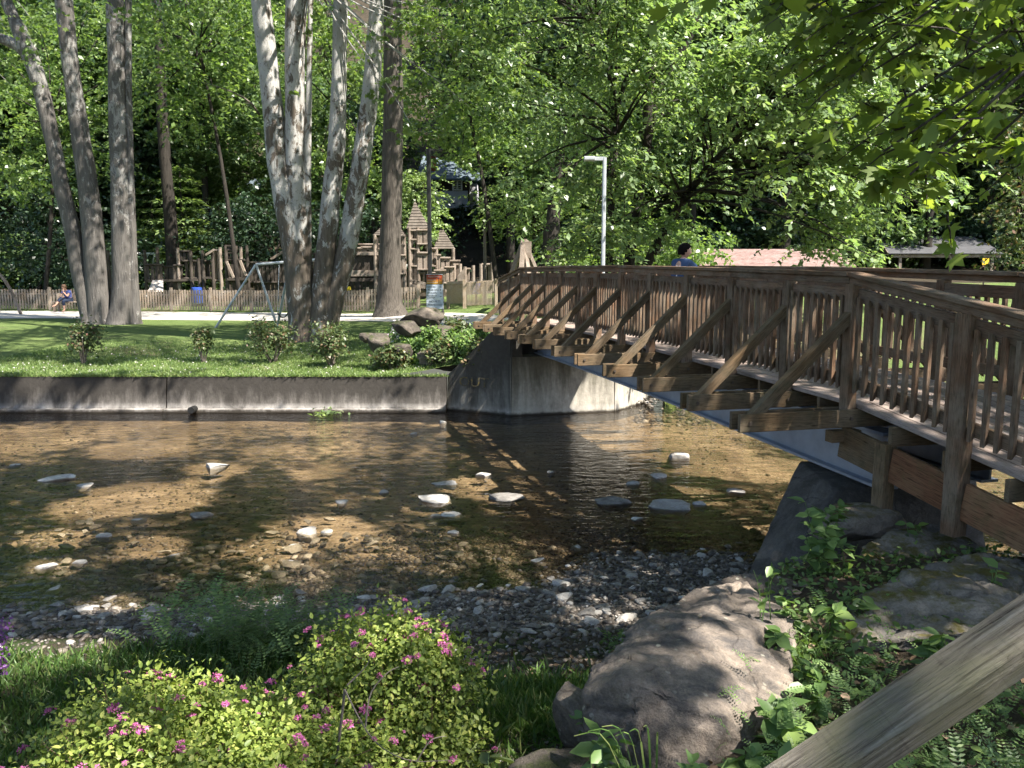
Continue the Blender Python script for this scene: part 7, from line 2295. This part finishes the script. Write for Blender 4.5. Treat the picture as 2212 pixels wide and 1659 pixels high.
hand(wo_, B_(-.06, .40, .96), Vector((0, 0, 1)), rgt, 1.0, SKIN); hand(wo_, B_(.02, .42, .70), -rgt, fwd, 1.0, SKIN)

# small child far off beyond the railing, only head and shoulders in view
p = at(1106, 596, 33); o = Vector((p.x, p.y, hz(p)))
fwd = Vector((-0.3, -1, 0)).normalized(); rgt = fwd.cross(Vector((0, 0, 1))).normalized()
kid = empty('person', o, 'small child in a bright blue top beyond the far end of the bridge', 'person')
J = {'pel': (B_(0, 0, .62), .10, .085), 'wst': (B_(0, 0, .76), .095, .08), 'chs': (B_(0, 0, .93), .11, .085), 'nkb': (B_(0, 0, 1.06), .05, .05), 'nk': (B_(0, .01, 1.12), .04, .04)}
E2 = [('pel', 'wst'), ('wst', 'chs'), ('chs', 'nkb'), ('nkb', 'nk')]
for s, nm in ((-1, 'l'), (1, 'r')):
    J.update({'sh' + nm: (B_(s * .14, 0, 1.02), .05, .05), 'el' + nm: (B_(s * .18, .02, .82), .036, .036), 'wr' + nm: (B_(s * .18, .10, .64), .025, .025), 'hp' + nm: (B_(s * .07, 0, .56), .07, .07), 'kn' + nm: (B_(s * .08, .02, .32), .05, .05), 'an' + nm: (B_(s * .085, -.02, .06), .034, .034), 'to' + nm: (B_(s * .09, .11, .03), .034, .026)})
    E2 += [('chs', 'sh' + nm), ('sh' + nm, 'el' + nm), ('el' + nm, 'wr' + nm), ('pel', 'hp' + nm), ('hp' + nm, 'kn' + nm), ('kn' + nm, 'an' + nm), ('an' + nm, 'to' + nm)]
skin_body('body', J, E2, 'pel', SKIN, kid)
SJ = {'a': (B_(0, 0, .60), .125, .105), 'b': (B_(0, 0, .78), .115, .1), 'c': (B_(0, 0, .94), .13, .1), 'd': (B_(0, 0, 1.05), .07, .06), 'sl': (B_(-.145, 0, 1.02), .065, .065), 'el': (B_(-.175, .01, .88), .055, .055), 'sr': (B_(.145, 0, 1.02), .065, .065), 'er': (B_(.175, .01, .88), .055, .055)}
skin_body('shirt', SJ, [('a', 'b'), ('b', 'c'), ('c', 'd'), ('c', 'sl'), ('sl', 'el'), ('c', 'sr'), ('sr', 'er')], 'b', BLUE, kid)
head_mesh('head', B_(0, .02, 1.24), .10, fwd, SKIN, kid, HAIR_B, 0.0)
for s in (-1, 1): hand(kid, B_(s * .18, .10, .64), Vector((0, 0, -1)), rgt * s, 0.75, SKIN)
